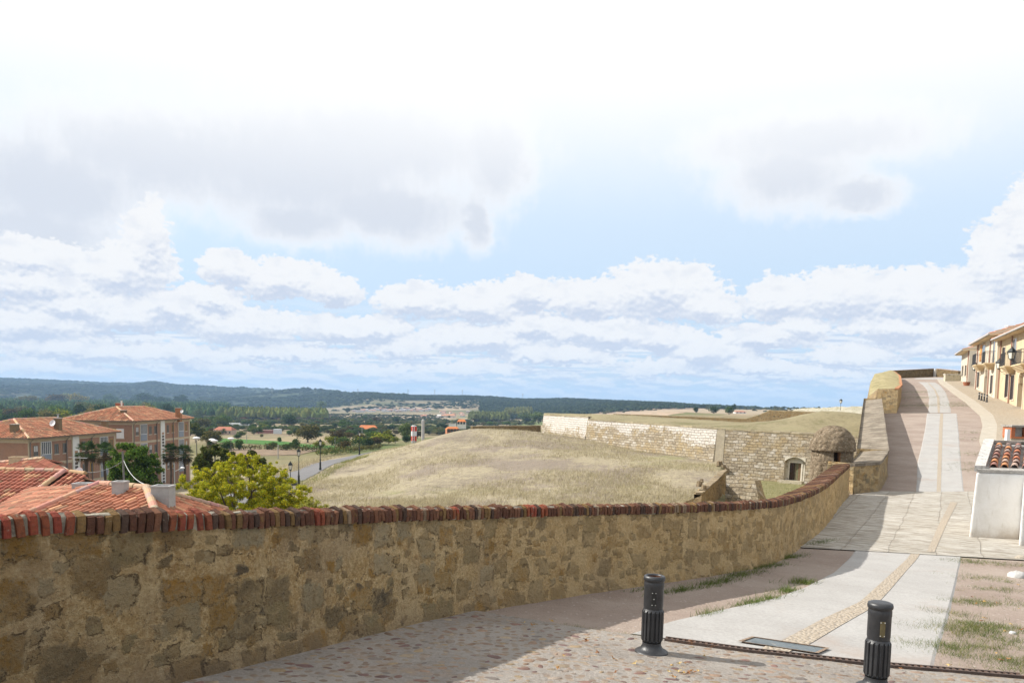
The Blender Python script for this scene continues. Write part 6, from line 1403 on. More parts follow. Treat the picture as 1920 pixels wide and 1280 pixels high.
# tree crowns over the far slopes: nobody could count them
def canopy(name,label_kind,n,region,cols,hr,wr,seed,dens=None,pal=0.):
    rg=np.random.default_rng(seed); V=[];Fc=[];cc=[]; 
    ico=[(0,0,1.)]+[(.86*math.cos(a),.86*math.sin(a),.42) for a in np.arange(5)*2*math.pi/5]+[(1.0*math.cos(a+.63),1.0*math.sin(a+.63),-.25) for a in np.arange(5)*2*math.pi/5]
    fc=[(0,1+i,1+(i+1)%5) for i in range(5)]+[(1+i,6+i,1+(i+1)%5) for i in range(5)]+[(1+(i+1)%5,6+i,6+(i+1)%5) for i in range(5)]
    ico=np.array(ico); X,Y=region(rg,n); Z=T(X,Y); b=0
    if dens is not None: k=dens(X,Y,rg); X,Y,Z=X[k],Y[k],Z[k]
    N=len(X); h=rg.uniform(*hr,N); w=rg.uniform(*wr,N); s=np.stack([w/2,w/2,h/2],1); o=np.stack([X,Y,Z+h*.5],1)
    VV=ico[None]*s[:,None]*rg.uniform(.75,1.25,(N,len(ico),1))+o[:,None]; FF=(np.array(fc)[None]+(np.arange(N)*len(ico))[:,None,None]).reshape(-1,3)
    cols=np.array(cols); c=cols[rg.integers(len(cols),size=N)]*rg.uniform(.75,1.25,(N,1)); c=np.repeat(c,len(fc),0)*rg.uniform(.8,1.2,(N*len(fc),1))
    mb=MB(); mb.add(VV.reshape(-1,3),FF,c); o=mb.build(name,M_LEAF); o['kind']='stuff'; return o
def reg_uD(u0,u1,d0,d1,pw=.5):
    def f(rg,n):
        u=rg.uniform(u0,u1,n); D=np.sqrt(rg.uniform(d0**2,d1**2,n)) if pw==.5 else rg.uniform(d0,d1,n); return (u-CX)/F*D,D
    return f
HOL=[(.022,.034,.017),(.03,.044,.022),(.018,.028,.015),(.038,.05,.026)]
dn=lambda s,th,sd:(lambda x,y,rg: fbm(x,y,s,4,sd)>th+rg.normal(size=len(x))*.12)
canopy('wooded_hill','',9000,reg_uD(620,900,2300,2800,0),HOL,(4,7),(8,16),3,dn(.004,-.1,3))
canopy('wooded_hill','',8500,reg_uD(900,1420,1650,2800,0),HOL,(4,7.5),(8,15),13,dn(.004,-.05,3))
canopy('wooded_hill','',7000,reg_uD(900,1350,1300,2350,0),HOL,(5,9),(8,14),4,dn(.004,-.25,13))
canopy('distant_wood','',17000,reg_uD(-120,760,2400,5600,0),HOL,(6,11),(14,30),5,dn(.002,-.18,23))
PG=[(.05,.095,.035),(.065,.115,.045),(.04,.075,.03),(.085,.12,.04)]
canopy('poplar_plantation','',7500,reg_uD(-120,430,1050,2100,0),PG,(13,19),(6,10),6)
canopy('poplar_belt','',1300,reg_uD(410,610,980,1250,0),[(.13,.165,.055),(.16,.19,.06),(.10,.13,.045),(.18,.19,.06)],(12,17),(6,10),7)
canopy('poplar_belt','',700,reg_uD(880,950,1050,1300,0),[(.15,.17,.07),(.18,.20,.08),(.12,.14,.055)],(11,15),(6,9),8)
canopy('poplar_belt','',500,reg_uD(945,995,1350,1600,0),[(.17,.18,.06),(.13,.15,.05),(.20,.20,.07)],(12,18),(6,9),9)
canopy('scrub','',900,reg_uD(610,910,1850,2400,0),HOL,(3,6),(7,14),44,dn(.004,.0,53))
canopy('orchard','',700,reg_uD(610,830,1050,1500,0),[(.05,.06,.03),(.07,.075,.04)],(2,3.5),(4,7),10)
canopy('scrub','',1900,reg_uD(360,1000,540,1150,0),[(.05,.06,.025),(.075,.075,.035),(.04,.055,.02)],(1.5,4.5),(4,11),12,dn(.01,-.05,33))
canopy('scrub','',900,reg_uD(1030,1600,900,2300,0),[(.05,.055,.03),(.07,.07,.035)],(2.5,6),(4,10),14,dn(.005,.1,43))
# ------------------------------------------------------------------ near trees
def locust(loc,spread,h,label,seed,leaves=30000,cols=None,crown=None):
    rg=np.random.default_rng(seed); root=empty('locust_tree',loc,label,'tree'); cols=cols or [(.36,.36,.03),(.48,.43,.035),(.24,.29,.03),(.58,.47,.04),(.15,.20,.025),(.32,.34,.035)]
    mb=MB(); top=np.array((0,0,h*.45)); mb.tube([(0,0,-.5),(.05,0,h*.2),tuple(top)],[.16,.13,.11],8,(.12,.095,.07)); Cs=[]
    for i,(dx,dy,dz,r) in enumerate(crown):
        e=np.array((dx,dy,dz)); m=(top+e)/2+rg.normal(size=3)*.2; mb.tube([tuple(top),tuple(m),tuple(e)],[.07,.045,.015],5,(.12,.095,.07))
        for j in range(38):
            d=rg.normal(size=3); d/=np.linalg.norm(d); c=e+d*r*rg.uniform(.3,1.2)*np.array((1.15,1.3,.72)); Cs.append((*c,r*.18*rg.uniform(.6,1.4)))
            if j%4==0: mb.tube([tuple(e),tuple(c)],[.015,.005],4,(.12,.095,.07))
    mb.build('trunk',M_BARK,root); mb=MB(); leafquads(mb,Cs,leaves,.041,cols,rg,.45,droop=.8,up=.6); mb.build('crown',M_LEAF,root); return root
Yt=38.
def cr(lst,base,Y0): 
    out=[]
    for (u,v,r,dy) in lst: q=P(u,v,Y0+dy); out.append((q[0]-base[0],q[1]-base[1],q[2]-base[2],r*(Y0+dy)/F))
    return out
b=np.array((*P(455,900,38.)[:2],-11.)); 
locust(tuple(b),6,8,'broad locust tree with yellow green autumn leaves behind the parapet',5,150000,crown=cr([(440,868,26,0),(470,878,30,1),(400,888,34,-1),(372,912,36,0),(430,905,40,-1.5),(480,915,40,1),(520,905,34,0),(545,925,30,-1),(360,938,30,1),(500,940,44,-1),(420,940,44,.5),(556,942,24,0),(462,858,14,0),(506,882,22,1),(390,955,38,.5),(450,962,44,-.5),(510,955,36,.3),(420,965,40,1.2),(480,948,36,1.8),(540,948,26,1.)],b,38.))
b=np.array((*P(590,945,33.)[:2],-11.)); locust(tuple(b),3,6,'small pale yellow tree top just left of the mound behind the parapet',6,4500,[(.30,.29,.07),(.36,.33,.09),(.22,.24,.05)],crown=cr([(582,943,14,0),(598,952,18,.5),(570,955,18,-.3)],b,33.))
# laurel like tree before the blocks
def bushy(name,label,cr_,base,Y0,leaves,leaf,cols,seed,tr=.16):
    rg=np.random.default_rng(seed); root=empty(name,base,label,'tree'); Cs=cr(cr_,base,Y0); mb=MB(); mb.tube([(0,0,-.5),(0,0,2.5)],[tr,tr*.8],8,(.1,.08,.06))
    for c in Cs: mb.tube([(0,0,2.3),tuple((np.array(c[:3])+np.array((0,0,2.3)))/2+rg.normal(size=3)*.15),c[:3]],[tr*.5,tr*.3,.02],5,(.1,.08,.06))
    mb.build('trunk',M_BARK,root); L2=[]
    for c in Cs:
        for j in range(10): d=rg.normal(size=3); d/=np.linalg.norm(d); L2.append((*(np.array(c[:3])+d*c[3]*.7),c[3]*.42))
    mb=MB(); leafquads(mb,L2,leaves,leaf,cols,rg,.6,up=.3); mb.build('crown',M_LEAF,root)
b=np.array((*P(255,910,74.)[:2],-14.)); bushy('laurel_tree','round dense green tree between the two pairs of palms',[(230,848,22,0),(255,846,20,0),(275,855,22,0),(222,872,22,0),(250,870,28,-1.5),(282,878,22,0),(228,898,24,0),(262,900,28,-1),(290,905,18,0),(240,915,26,0),(275,920,24,0)],b,74.,14000,.13,[(.06,.11,.02),(.085,.15,.03),(.04,.08,.018),(.12,.17,.035)],8)
for (u,v,Y,ls,lab) in ((405,846,75.,[(385,850,14,0),(405,845,16,0),(425,852,14,0),(395,862,16,0),(420,865,16,0)],'dull green tree behind the street lights'),(378,872,70.,[(372,868,12,0),(385,875,12,0),(380,885,14,0)],'small dull green tree below the tallest street light'),(470,866,80.,[(455,862,12,0),(470,858,14,0),(487,866,12,0),(475,872,14,0)],'grey green tree behind the top of the locust tree'),(366,795,300.,[(362,800,10,0),(372,806,12,0),(380,812,10,0)],'yellowish bushy tree right of the far block')):
    q=P(u,v+20,Y); bb=np.array((q[0],q[1],T(q[0],q[1]))); bushy('bushy_tree',lab,ls,bb,Y,3500 if Y<200 else 1500,.15 if Y<200 else .5,[(.07,.09,.025),(.09,.115,.035),(.05,.07,.02),(.13,.13,.04)],int(u))
# fan palms
def palm(label,u,vc,Y,rpx,zb,seed):
    rg=np.random.default_rng(seed); c=P(u,vc,Y); R_=rpx*Y/F; root=empty('fan_palm',(c[0],c[1],zb),label,'palm','dark fan palms before the brick blocks'); h=c[2]-zb
    mb=MB(); prof=[]; n=14
    mb.tube([(0.04*math.sin(i),0,h*i/n-.3 if i==0 else h*i/n) for i in range(n+1)],[.15+.03*(i%2)+(.10 if i>n-3 else 0) for i in range(n+1)],9,(.075,.055,.04)); mb.build('trunk',M_BARK,root)
    mb=MB()
    for k in range(52):
        el=rg.uniform(-.9,1.3); az=rg.uniform(0,2*math.pi); d=np.array((math.cos(az)*math.cos(el),math.sin(az)*math.cos(el),math.sin(el))); st=R_*.52; o=np.array((0,0,h)); p0=o+d*st-np.array((0,0,.12*(1.3-el))); side=np.cross(d,(0,0,1.)); side/=np.linalg.norm(side); upv=np.cross(side,d)
        col=np.array((.03,.05,.018))*rg.uniform(.6,1.9) if el>-.4 else np.array((.075,.055,.03))*rg.uniform(.6,1.2)
        mb.tube([tuple(o),tuple(p0)],[.02,.012],4,tuple(col*1.2)); m=11; V=[];
        for i in range(m):
            an=-1.35+2.7*i/(m-1); dd=d*math.cos(an)+side*math.sin(an); ln=R_*.50*rg.uniform(.8,1.05); tip=p0+dd*ln-np.array((0,0,.18*ln*(1.6-el))); w=side*math.cos(an)*.045-d*math.sin(an)*.045
            mb.add([p0,p0+dd*ln*.55-w,tip,p0+dd*ln*.55+w],[(0,1,2,3)],tuple(col))
    mb.build('crown',M_LEAF,root)
palm('leftmost dark fan palm before the nearer brick block',162,846,94.,25,-15.8,1); palm('dark fan palm just left of the round green tree',196,848,98.,25,-15.8,2)
palm('dark fan palm before the white stairwell strip of the far block',320,848,114.,21,-15.5,3); palm('rightmost dark fan palm at the corner of the far block',346,850,119.,21,-15.5,4)
# ------------------------------------------------------------------ dry grass on mound and bank, weeds on the street
def tufts(name,pts,zf,h,w,cols,seed,blades=3,lean=.35):
    rg=np.random.default_rng(seed); n=len(pts); X=np.repeat(pts[:,0],blades)+rg.normal(size=n*blades)*w; Y=np.repeat(pts[:,1],blades)+rg.normal(size=n*blades)*w; Z=zf(X,Y); N=len(X)
    an=rg.uniform(0,2*math.pi,N); hh=h*rg.uniform(.5,1.3,N)*np.repeat(rg.uniform(.6,1.3,n),blades); bw=h*.045+0*hh; dx=np.cos(an)*bw; dy=np.sin(an)*bw; lx=rg.normal(size=N)*lean*hh+.15*hh; ly=rg.normal(size=N)*lean*hh
    V=np.stack([np.stack([X-dx,Y-dy,Z-.02],1),np.stack([X+dx,Y+dy,Z-.02],1),np.stack([X+lx,Y+ly,Z+hh],1)],1).reshape(-1,3)
    cols=np.array(cols); c=np.repeat(cols[rg.integers(len(cols),size=n)],blades,0)*rg.uniform(.8,1.2,(N,1)); mb=MB(); mb.add(V,np.arange(3*N).reshape(N,3),c); o=mb.build(name,M_LEAF); o['kind']='stuff'; return o
rg=np.random.default_rng(2)
def mound_pts(n):
    u=rg.uniform(555,1345,n); Y=1/rg.uniform(1/148.,1/62.,n); X=(u-CX)/F*Y; dl=X-np.interp(Y,[58,64,78,97],[13.,15.6,21.6,26.8]); k=(X>-24.2)&((dl<-.3)|(Y>98))&(fbm(X,Y,.10,4,60)>rg.normal(size=n)*.13-.02); k&=~((Y>96)&(X>26)); 
    # stay in front of the ravelin
    xr=np.interp(Y,[98,122,141],[26.4,12.,5.8]); k&=(Y<98)|(X<xr-.6)
    return np.stack([X[k],Y[k]],1)
DRY=[(.43,.37,.26),(.49,.43,.31),(.36,.31,.215),(.27,.235,.165),(.53,.47,.35)]
tufts('dry_grass',mound_pts(62000),T,.34,.14,DRY,3,blades=3)
p=np.stack([rg.uniform(-38,-31.5,2500),rg.uniform(75,150,2500)],1); tufts('dry_grass',p,T,.55,.3,DRY,4,blades=4)
p=np.stack([np.interp(rg.uniform(0,1,900),[0,1],[0,1])*0+rg.uniform(-25.6,-23.6,900),rg.uniform(70,128,900)],1); tufts('verge_grass',p,T,.4,.25,[(.12,.15,.04),(.20,.20,.07),(.28,.25,.12)],5,blades=4)
def ugrid(us,vs,n):
    out=[]
    while len(out)<n:
        q=G(rg.uniform(*us),rg.uniform(*vs)); 
        if q is not None: out.append(q[:2])
    return np.array(out)
WEED=[(.075,.115,.03),(.10,.145,.04),(.15,.165,.06),(.055,.085,.025)]; WDRY=[(.26,.23,.11),(.20,.20,.08),(.33,.28,.16)]
def patch(cx,cy,rx,ry,n,ang=0.): 
    a=rg.normal(size=(n,2))*np.array((rx,ry)); c,s=math.cos(ang),math.sin(ang); return np.stack([cx+a[:,0]*c-a[:,1]*s,cy+a[:,0]*s+a[:,1]*c],1)
PT=[]
for (u,v,rx,ry,n) in ((1800,1180,.30,.16,260),(1770,1212,.30,.10,200),(1840,1172,.25,.12,160),(1830,1130,.22,.10,120),(1850,1085,.3,.2,120),(1810,1052,.3,.12,120),(1880,1058,.35,.12,90),(1868,1105,.3,.12,80),(1900,1130,.3,.2,60),(1870,1200,.25,.12,110),(1910,1240,.22,.10,110),(1800,1228,.2,.08,70),(1890,1180,.3,.15,60),(1780,1150,.18,.1,60),(1905,1255,.2,.08,60),(1840,1212,.2,.06,50)):
    q=G(u,v); PT.append(patch(q[0],q[1],rx*.95,ry*1.1,int(n*1.7)))
p=[]; 
for (u,v,n) in ((1850,1120,400),(1880,1200,400),(1830,1250,250),(1800,1090,160),(1890,1070,260)): q=G(u,v); p.append(patch(q[0],q[1],.55,.4,n))
p=np.concatenate(p); p=p[(p[:,1]<13.8)]; tufts('dry_straw',p,zgv,.014,.03,[(.42,.34,.2),(.5,.42,.28),(.3,.22,.12),(.36,.2,.08)],26,blades=2,lean=2.2)
tufts('street_weeds',np.concatenate(PT),zgv,.045,.025,WEED+WDRY[:1],6,blades=5,lean=.9)
PT=[]
for (u,v,rx,ry,n) in ((1300,1105,.5,.03,60),(1345,1092,.5,.04,120),(1390,1078,.5,.05,120),(1440,1062,.5,.05,110),(1480,1045,.45,.05,110),(1540,1018,.4,.05,120),(1502,1092,.22,.08,110),(1475,1108,.2,.05,80),(1440,1124,.25,.03,70),(1400,1133,.25,.03,60),(1330,1150,.25,.02,40),(1255,1110,.4,.02,40),(1210,1105,.3,.02,30)):
    q=G(u,v); PT.append(patch(q[0],q[1],rx*.7,ry*1.2,n,.78))
for (u,v) in ((1860,822),(1850,850),(1840,870),(1830,880),(1855,810)): q=G(u,v); PT.append(patch(q[0],q[1],.9,.35,160))
for (u,v) in ((1805,755),(1812,760),(1722,735),(1728,745),(1725,760)): q=G(u,v); PT.append(patch(q[0],q[1],1.6,.8,420))
tufts('wall_foot_weeds',np.concatenate(PT),zgv,.07,.03,WEED,7,blades=5,lean=.8)
PT=[]
for (u,v,n) in ((1080,1178,60),(1120,1186,60),(1150,1190,60),(1180,1194,70),(1200,1197,50),(1040,1172,30),(1475,1265,18)): q=G(u,v); PT.append(patch(q[0],q[1],.12,.015,n,-.15))
tufts('drain_weeds',np.concatenate(PT),zgv,.035,.012,WEED+WDRY,8,blades=4,lean=.8)
# grass on the ravelin and moat floor
def onrav(n): 
    u=rg.uniform(1030,1600,n); Y=rg.uniform(92,135,n); return np.stack([(u-CX)/F*Y,Y],1)
p=np.stack([rg.uniform(24,42,5000),rg.uniform(70,92,5000)],1); tufts('moat_grass',p,T,.16,.2,[(.13,.16,.05),(.20,.20,.08),(.28,.25,.12)],9,blades=3)
# ------------------------------------------------------------------ bollards and drain
def ironm(t):
    g=t.obj(); n=t.noise(g,9.,6.,.7); f=t.noise(g,60.,4.,.8); c=t.mix(t.ss(n,.35,.7),(.020,.021,.024),(.034,.035,.038)); c=t.mix(t.ss(f,.60,.70,0.,.6),c,(.075,.06,.05)); return c,t.bump(t.add(n,t.mul(f,.4)),.003)
M_IRON=mat('cast_iron',ironm,.42,.5)
M_LAMP=plain('lamp_iron',(.012,.016,.016),.5,.2,5.,spec=.4)
M_BRASS=plain('tarnished_plate',(.14,.11,.05),.5,.6,40.,spec=.4)
def bollard(u,v,label,opened,plate,hgt=.645):
    q=G(u,v); q[2]+=.03; root=empty('bollard',tuple(q),label,'bollard','cast iron bollards by the drain'); root.rotation_euler=(math.radians(-.6),math.radians(1.2),.4)
    k=hgt/.645; r=.082
    mb=MB(); prof=[(0.0,.0),(.138,.0),(.137,.008),(.130,.014),(.116,.020),(.094,.034),(.084,.052),(.078,.065),(.078,.088)]
    mb.lathe(prof,40); mb.build('base',M_IRON,root,smooth=True)
    mb=MB(); seg=96; V=[];
    zs_=[.088,.10,.112,.345,.358,.37]
    def rr(i,k_): 
        fl=(k_%6); groove=(fl in(0,1)); b={0:.070,1:.083,2:.090,3:.090,4:.083,5:.078}[i]; return b-(.011 if groove and i in(2,3) else 0)
    for i,z in enumerate(zs_):
        for k_ in range(seg): a=2*math.pi*k_/seg; V.append((rr(i,k_)*math.cos(a),rr(i,k_)*math.sin(a),z))
    mb.add(V,[(i*seg+j,i*seg+(j+1)%seg,(i+1)*seg+(j+1)%seg,(i+1)*seg+j) for i in range(5) for j in range(seg)]); mb.build('fluted_shaft',M_IRON,root)
    mb=MB(); prof=[(.078,.372),(.079,.385),(.081,.392),(.081,.545),(.083,.55),(.083,.585),(.0815,.59),(.0815,.600),(.086,.603),(.089,.612),(.089,.626),(.084,.640)]
    if opened: prof+=[(.074,.645),(.064,.642),(.060,.632),(.060,.50),(.0,.50)]
    else: prof+=[(.070,.647),(.04,.649),(.0,.65)]
    mb.lathe(prof,48); mb.build('upper_drum',M_IRON,root,smooth=True)
    if opened:
        mb=MB(); mb.lathe([(.0595,.63),(.0595,.52)],32); mb.build('rusty_inside',plain('rust',(.12,.045,.02),.9,.4,30.),root)
    a=-math.pi/2-.4-.15
    mb=MB(); V=[]; n=8; w=.44 if plate else .44
    z0,z1=(.405,.520)
    for i in range(n+1):
        t_=a-w/2+w*i/n
        for (r_,z) in ((.0835,z0),(.0835,z1)): V.append((r_*math.cos(t_),r_*math.sin(t_),z))
    mb.add(V,[(2*i,2*i+2,2*i+3,2*i+1) for i in range(n)]); 
    if plate: mb.build('plate',M_BRASS,root)
    else:
        mb.build('plate_mark',plain('bare_patch',(.028,.027,.026),.6,.3,30.),root)
    mb=MB(); 
    pts_=[(a-w/2+.06,z0+.008),(a+w/2-.06,z0+.008),(a-w/2+.06,z1-.008),(a+w/2-.06,z1-.008)]+([(a,(z0+z1)/2)] if not plate else [])
    for (t_,z) in pts_:
        x,y=.085*math.cos(t_),.085*math.sin(t_); mb.box((x-.0025,y-.0025,z-.0025),(x+.0025,y+.0025,z+.0025),(.34,.34,.33))
    mb.build('rivets',plain('zinc',(.45,.45,.43),.5,.1,5.),root)
bollard(1221,1228,'left black cast iron bollard with an open hollow top',True,False)
bollard(1641,1296,'right black cast iron bollard with a closed cap and tarnished plate',False,True)
def drain():
    pts=[G(1247,1204.5),G(1400,1225.5),G(1640,1252),G(1925,1275.5)]; p,s=resample([tuple(q[:2]) for q in pts],.01); tt,nn=normals(p); root=empty('drain_grate',tuple(pts[0]),'long rusty slotted drain grate crossing the street behind the bollards','drain grate'); Lc=np.array(root.location)
    def bar(mb,i,j,o0,o1,z0,z1,col):
        V=[]
        for z in (z0,z1):
            for (k,o) in ((i,o0),(j,o0),(j,o1),(i,o1)): q=p[k]+nn[k]*o; V.append((q[0],q[1],zg(q[0],q[1])+z))
        mb.add(V,[(0,1,2,3),(7,6,5,4),(0,4,5,1),(1,5,6,2),(2,6,7,3),(3,7,4,0)],col)
    mb=MB(); n=len(p); c=(.085,.062,.052)
    for i in range(0,n-13,12):
        bar(mb,i,i+12,-.052,-.030,.01,.052,c); bar(mb,i,i+12,.030,.052,.01,.052,c)
    for i in range(0,n-6,5): bar(mb,i,i+2,-.030,.030,.012,.049,(.10,.065,.05))
    o=mb.build('grate_bars',attrmat('rusty_iron',.35,20.,.75,.004,((.17,.085,.045),.56,.68)),root,loc=tuple(Lc)); o.location=(0,0,0)
    mb=MB()
    for i in range(0,n-13,12): bar(mb,i,i+12,-.030,.030,.0,.031,(.045,.018,.010))
    o=mb.build('channel',attrmat('channel_dirt',.4,20.),root,loc=tuple(Lc)); o.location=(0,0,0)
drain()
# flush glass light in the lane
def skylight():
    c=[G(1383,1206.5),G(1410,1197.5),G(1556,1219.5),G(1534,1229.5)]; root=empty('pavement_light',tuple(c[0]),'long flush glass light set in the pale lane near the drain','pavement light'); L=tuple(root.location); z=.030
    c=[np.array((q[0],q[1],zg(q[0],q[1])+z)) for q in c]; m=sum(c)/4; mb=MB(); inn=[m+(q-m)*.93 for q in c]; inn=[q+ (m-q)*.02 for q in inn]
    for i in range(4):
        a,b=c[i],c[(i+1)%4];ai,bi=inn[i],inn[(i+1)%4]; mb.add([a,b,bi,ai],[(0,1,2,3)[::-1]],(.30,.22,.16)); mb.add([ai,bi,bi-np.array((0,0,.012)),ai-np.array((0,0,.012))],[(0,1,2,3)],(.16,.11,.08))
    o=mb.build('frame',M_CAPM,root,loc=L); o.location=(0,0,0)
    mb=MB(); mb.add([q-np.array((0,0,.008)) for q in inn],[(3,2,1,0)]); 
    def gm(t):
        g=t.geo(); v=t.vor(g,45.); n=t.noise(g,6.,5.,.7); c=t.mix(t.ss(n,.3,.7),(.075,.095,.105),(.13,.155,.165)); c=t.mix(t.ss(v.outputs['Distance'],.18,.08,0.,.6),c,(.20,.24,.25)); c=t.mix(t.ss(t.noise(g,14.,4.),.62,.72,0.,.6),c,(.30,.26,.21)); return c,t.bump(v.outputs['Distance'],.004)
    o=mb.build('glass',mat('dusty_glass',gm,.3,.5),root,loc=L); o.location=(0,0,0)
    q=[G(1436,1214),G(1485,1222),G(1465,1234),G(1415,1227)]; mb=MB(); mb.add([(a[0],a[1],zg(a[0],a[1])+.0225) for a in q],[(3,2,1,0)]); struct(mb.build('pebble_patch',M_PEB))
skylight()
# ------------------------------------------------------------------ lamps
def lantern(c,s,root=None,name='lantern',parent=None,glow=(.62,.60,.52)):
    """four sided lantern, c=(x,y,z) bottom, s=height"""
    x,y,z=c; mb=MB(); r0,r1,rt=.16*s,.27*s,.36*s
    def ring(r,zz): return [(x+r*math.cos(a),y+r*math.sin(a),zz) for a in (math.pi/4+.3+i*math.pi/2 for i in range(4))]
    A=ring(r0,z+.08*s);B=ring(r1,z+.58*s)
    for i in range(4): mb.tube([A[i],B[i]],.018*s+.004,4)
    for q in (A,B):
        for i in range(4): mb.tube([q[i],q[(i+1)%4]],.02*s+.004,4)
    R0=ring(rt,z+.60*s);R1=ring(rt*.45,z+.82*s);R2=ring(rt*.16,z+.92*s)
    for P0,P1 in ((R0,R1),(R1,R2)): mb.add(P0+P1,[(i,(i+1)%4,4+(i+1)%4,4+i) for i in range(4)])
    mb.add(R0,[(3,2,1,0)]); mb.tube([(x,y,z+.9*s),(x,y,z+1.02*s)],.03*s,6); mb.tube([(x,y,z),(x,y,z+.08*s)],.09*s,6); f=child(mb,name,M_LAMP,root,parent)
    mb=MB(); a=[tuple(np.array((x,y,0))+(np.array(q)-np.array((x,y,0)))*np.array((.93,.93,1))) for q in A]; b=[tuple(np.array((x,y,0))+(np.array(q)-np.array((x,y,0)))*np.array((.93,.93,1))) for q in B]
    mb.add(a+b,[(i,(i+1)%4,4+(i+1)%4,4+i) for i in range(4)],glow); child(mb,'lamp_glass',M_FRAME,root,f); return f
def street_lantern(u,vt,vb,Y,label,zb=None,h=None):
    top=P(u,vt,Y); z0=P(u,vb,Y)[2] if zb is None else zb; H=top[2]-z0; root=empty('street_lamp',(top[0],top[1],z0),label,'street lamp','black lantern posts along the valley road'); s=.95
    mb=MB(); o=(top[0],top[1],z0); hh=H-s; mb.lathe([(.16,-.2),(.16,.1),(.12,.2),(.12,.75),(.14,.8),(.085,.95),(.07,1.3),(.055,1.35),(.05,hh*.6),(.06,hh*.6+.05),(.04,hh*.62),(.035,hh-.05),(.07,hh-.03),(.05,hh+.02)],10,o); child(mb,'post',M_LAMP,root); lantern((top[0],top[1],z0+hh),s,root)
street_lantern(560,840,905,89,'black lantern post right of the twin near the bend of the road')
street_lantern(544.5,864,905,78,'lantern post left of and lower than its neighbour over the locust tree',zb=-11.0)
street_lantern(600.5,822,878,103,'black lantern post standing at the kerb in the middle of the road curve')
street_lantern(674,807,851,132,'farthest lantern post of the valley road by the dark scrub')
street_lantern(552,899,950,60,'lantern post whose top just shows above the locust leaves',zb=-11.0)
street_lantern(1000,797,818,150,'lantern post showing above the dark retaining wall beside the ravelin tip',zb=-8.5)
street_lantern(1577,747,785,150,'lone lantern post on the plateau left of the climbing parapet')
street_lantern(887.5,784,800,190,'tiny lantern post just above the crest of the mound',zb=-9.)
def modern_lamp(u,vt,Y,label,arm=.0,dx=0.):
    top=P(u,vt,Y); z0=T(top[0],top[1]); root=empty('street_light',(top[0],top[1],z0),label,'street light','white headed street lights'); mb=MB(); mb.tube([(top[0],top[1],z0-.2),(top[0],top[1],top[2]-.15)],[.075,.045],8,(.10,.10,.09)); child(mb,'post',M_FRAME,root)
    mb=MB(); x,y,z=top+np.array((dx,0,0)); mb.lathe([(.0,-.22),(.10,-.20),(.30,-.05),(.42,.03),(.40,.08),(.25,.16),(.0,.20)],16,(x,y,z-.1),col=(.62,.62,.62)); child(mb,'lamp_head',M_FRAME,root)
for a in ((368.5,820,88.,'white headed street light nearest the far block corner'),(397.5,823,100.,'left of the two close white headed street lights'),(402,825,92.,'right of the two close white headed street lights'),(433,821,98.,'rightmost white headed street light above the locust tree')): modern_lamp(*a)
q=P(333,888,80.); z0=T(q[0],q[1]); root=empty('street_light',(q[0],q[1],z0),'short street light with slanted arm before the rightmost palms','street light'); mb=MB(); tp=P(327,868,80.); mb.tube([(tp[0],tp[1],z0),(tp[0],tp[1],tp[2])],.06,6,(.3,.3,.28)); child(mb,'post',M_FRAME,root); mb=MB(); e=P(341,877,80.); st=P(328.5,883,80.); mb.tube([tuple(st),tuple(e)],.035,6,(.55,.55,.54)); child(mb,'arm',M_FRAME,root); mb=MB(); mb.lathe([(.0,-.1),(.2,-.05),(.24,.03),(.1,.12),(0,.13)],12,tuple(P(342,877,80.)),col=(.7,.7,.7)); child(mb,'lamp_head',M_FRAME,root)
# pole and cable above the near roofs
a=P(230,846,60.); b=P(235,878,60.); mb=MB(); mb.tube([tuple(b-np.array((0,0,6.))),tuple(a)],.07,7,(.16,.15,.14)); tag(mb.build('utility_pole',M_FRAME),'thin leaning grey pole in front of the round green tree','pole')
mb=MB(); A=P(232,863,60.); B=P(300,913,22.); mb.tube([tuple(A+(B-A)*k/10-np.array((0,0,.5*4*(k/10)*(1-k/10)))) for k in range(11)],.018,5,(.42,.43,.42)); tag(mb.build('cable',M_FRAME),'pale cable sagging from the leaning pole to the near grey chimney','cable')
mb=MB(); B=P(140,880,60.); mb.tube([tuple(A+(B-A)*k/8-np.array((0,0,.5*4*(k/8)*(1-k/8)))) for k in range(9)],.014,5,(.35,.36,.35)); tag(mb.build('cable',M_FRAME),'thin cable running left from the leaning pole towards the palms','cable')
# lanterns on the house fronts
def wall_lantern(H,s,z,label,out=.55,sz=.85):
    q=H[1]; p=q(s,-out,z); w=q(s,0,z); root=empty('wall_lantern',tuple(w),label,'wall lantern','lanterns on the cream house fronts'); mb=MB(); mb.tube([q(s,0,z-.1),q(s,-out*.6,z-.22),q(s,-out,z-.02)],.02,5); mb.tube([q(s,0,z-.45),q(s,-out*.5,z-.3)],.015,5); child(mb,'bracket',M_LAMP,root); lantern(p,sz,root)
wall_lantern(H1,6.6,3.35,'large wall lantern beside the balcony of the nearest cream house',.9,.95); wall_lantern(H1,13.6,3.0,'wall lantern left of the second balcony of the nearest cream house'); wall_lantern(H2,9.,3.4,'wall lantern between the balconies of the middle house')
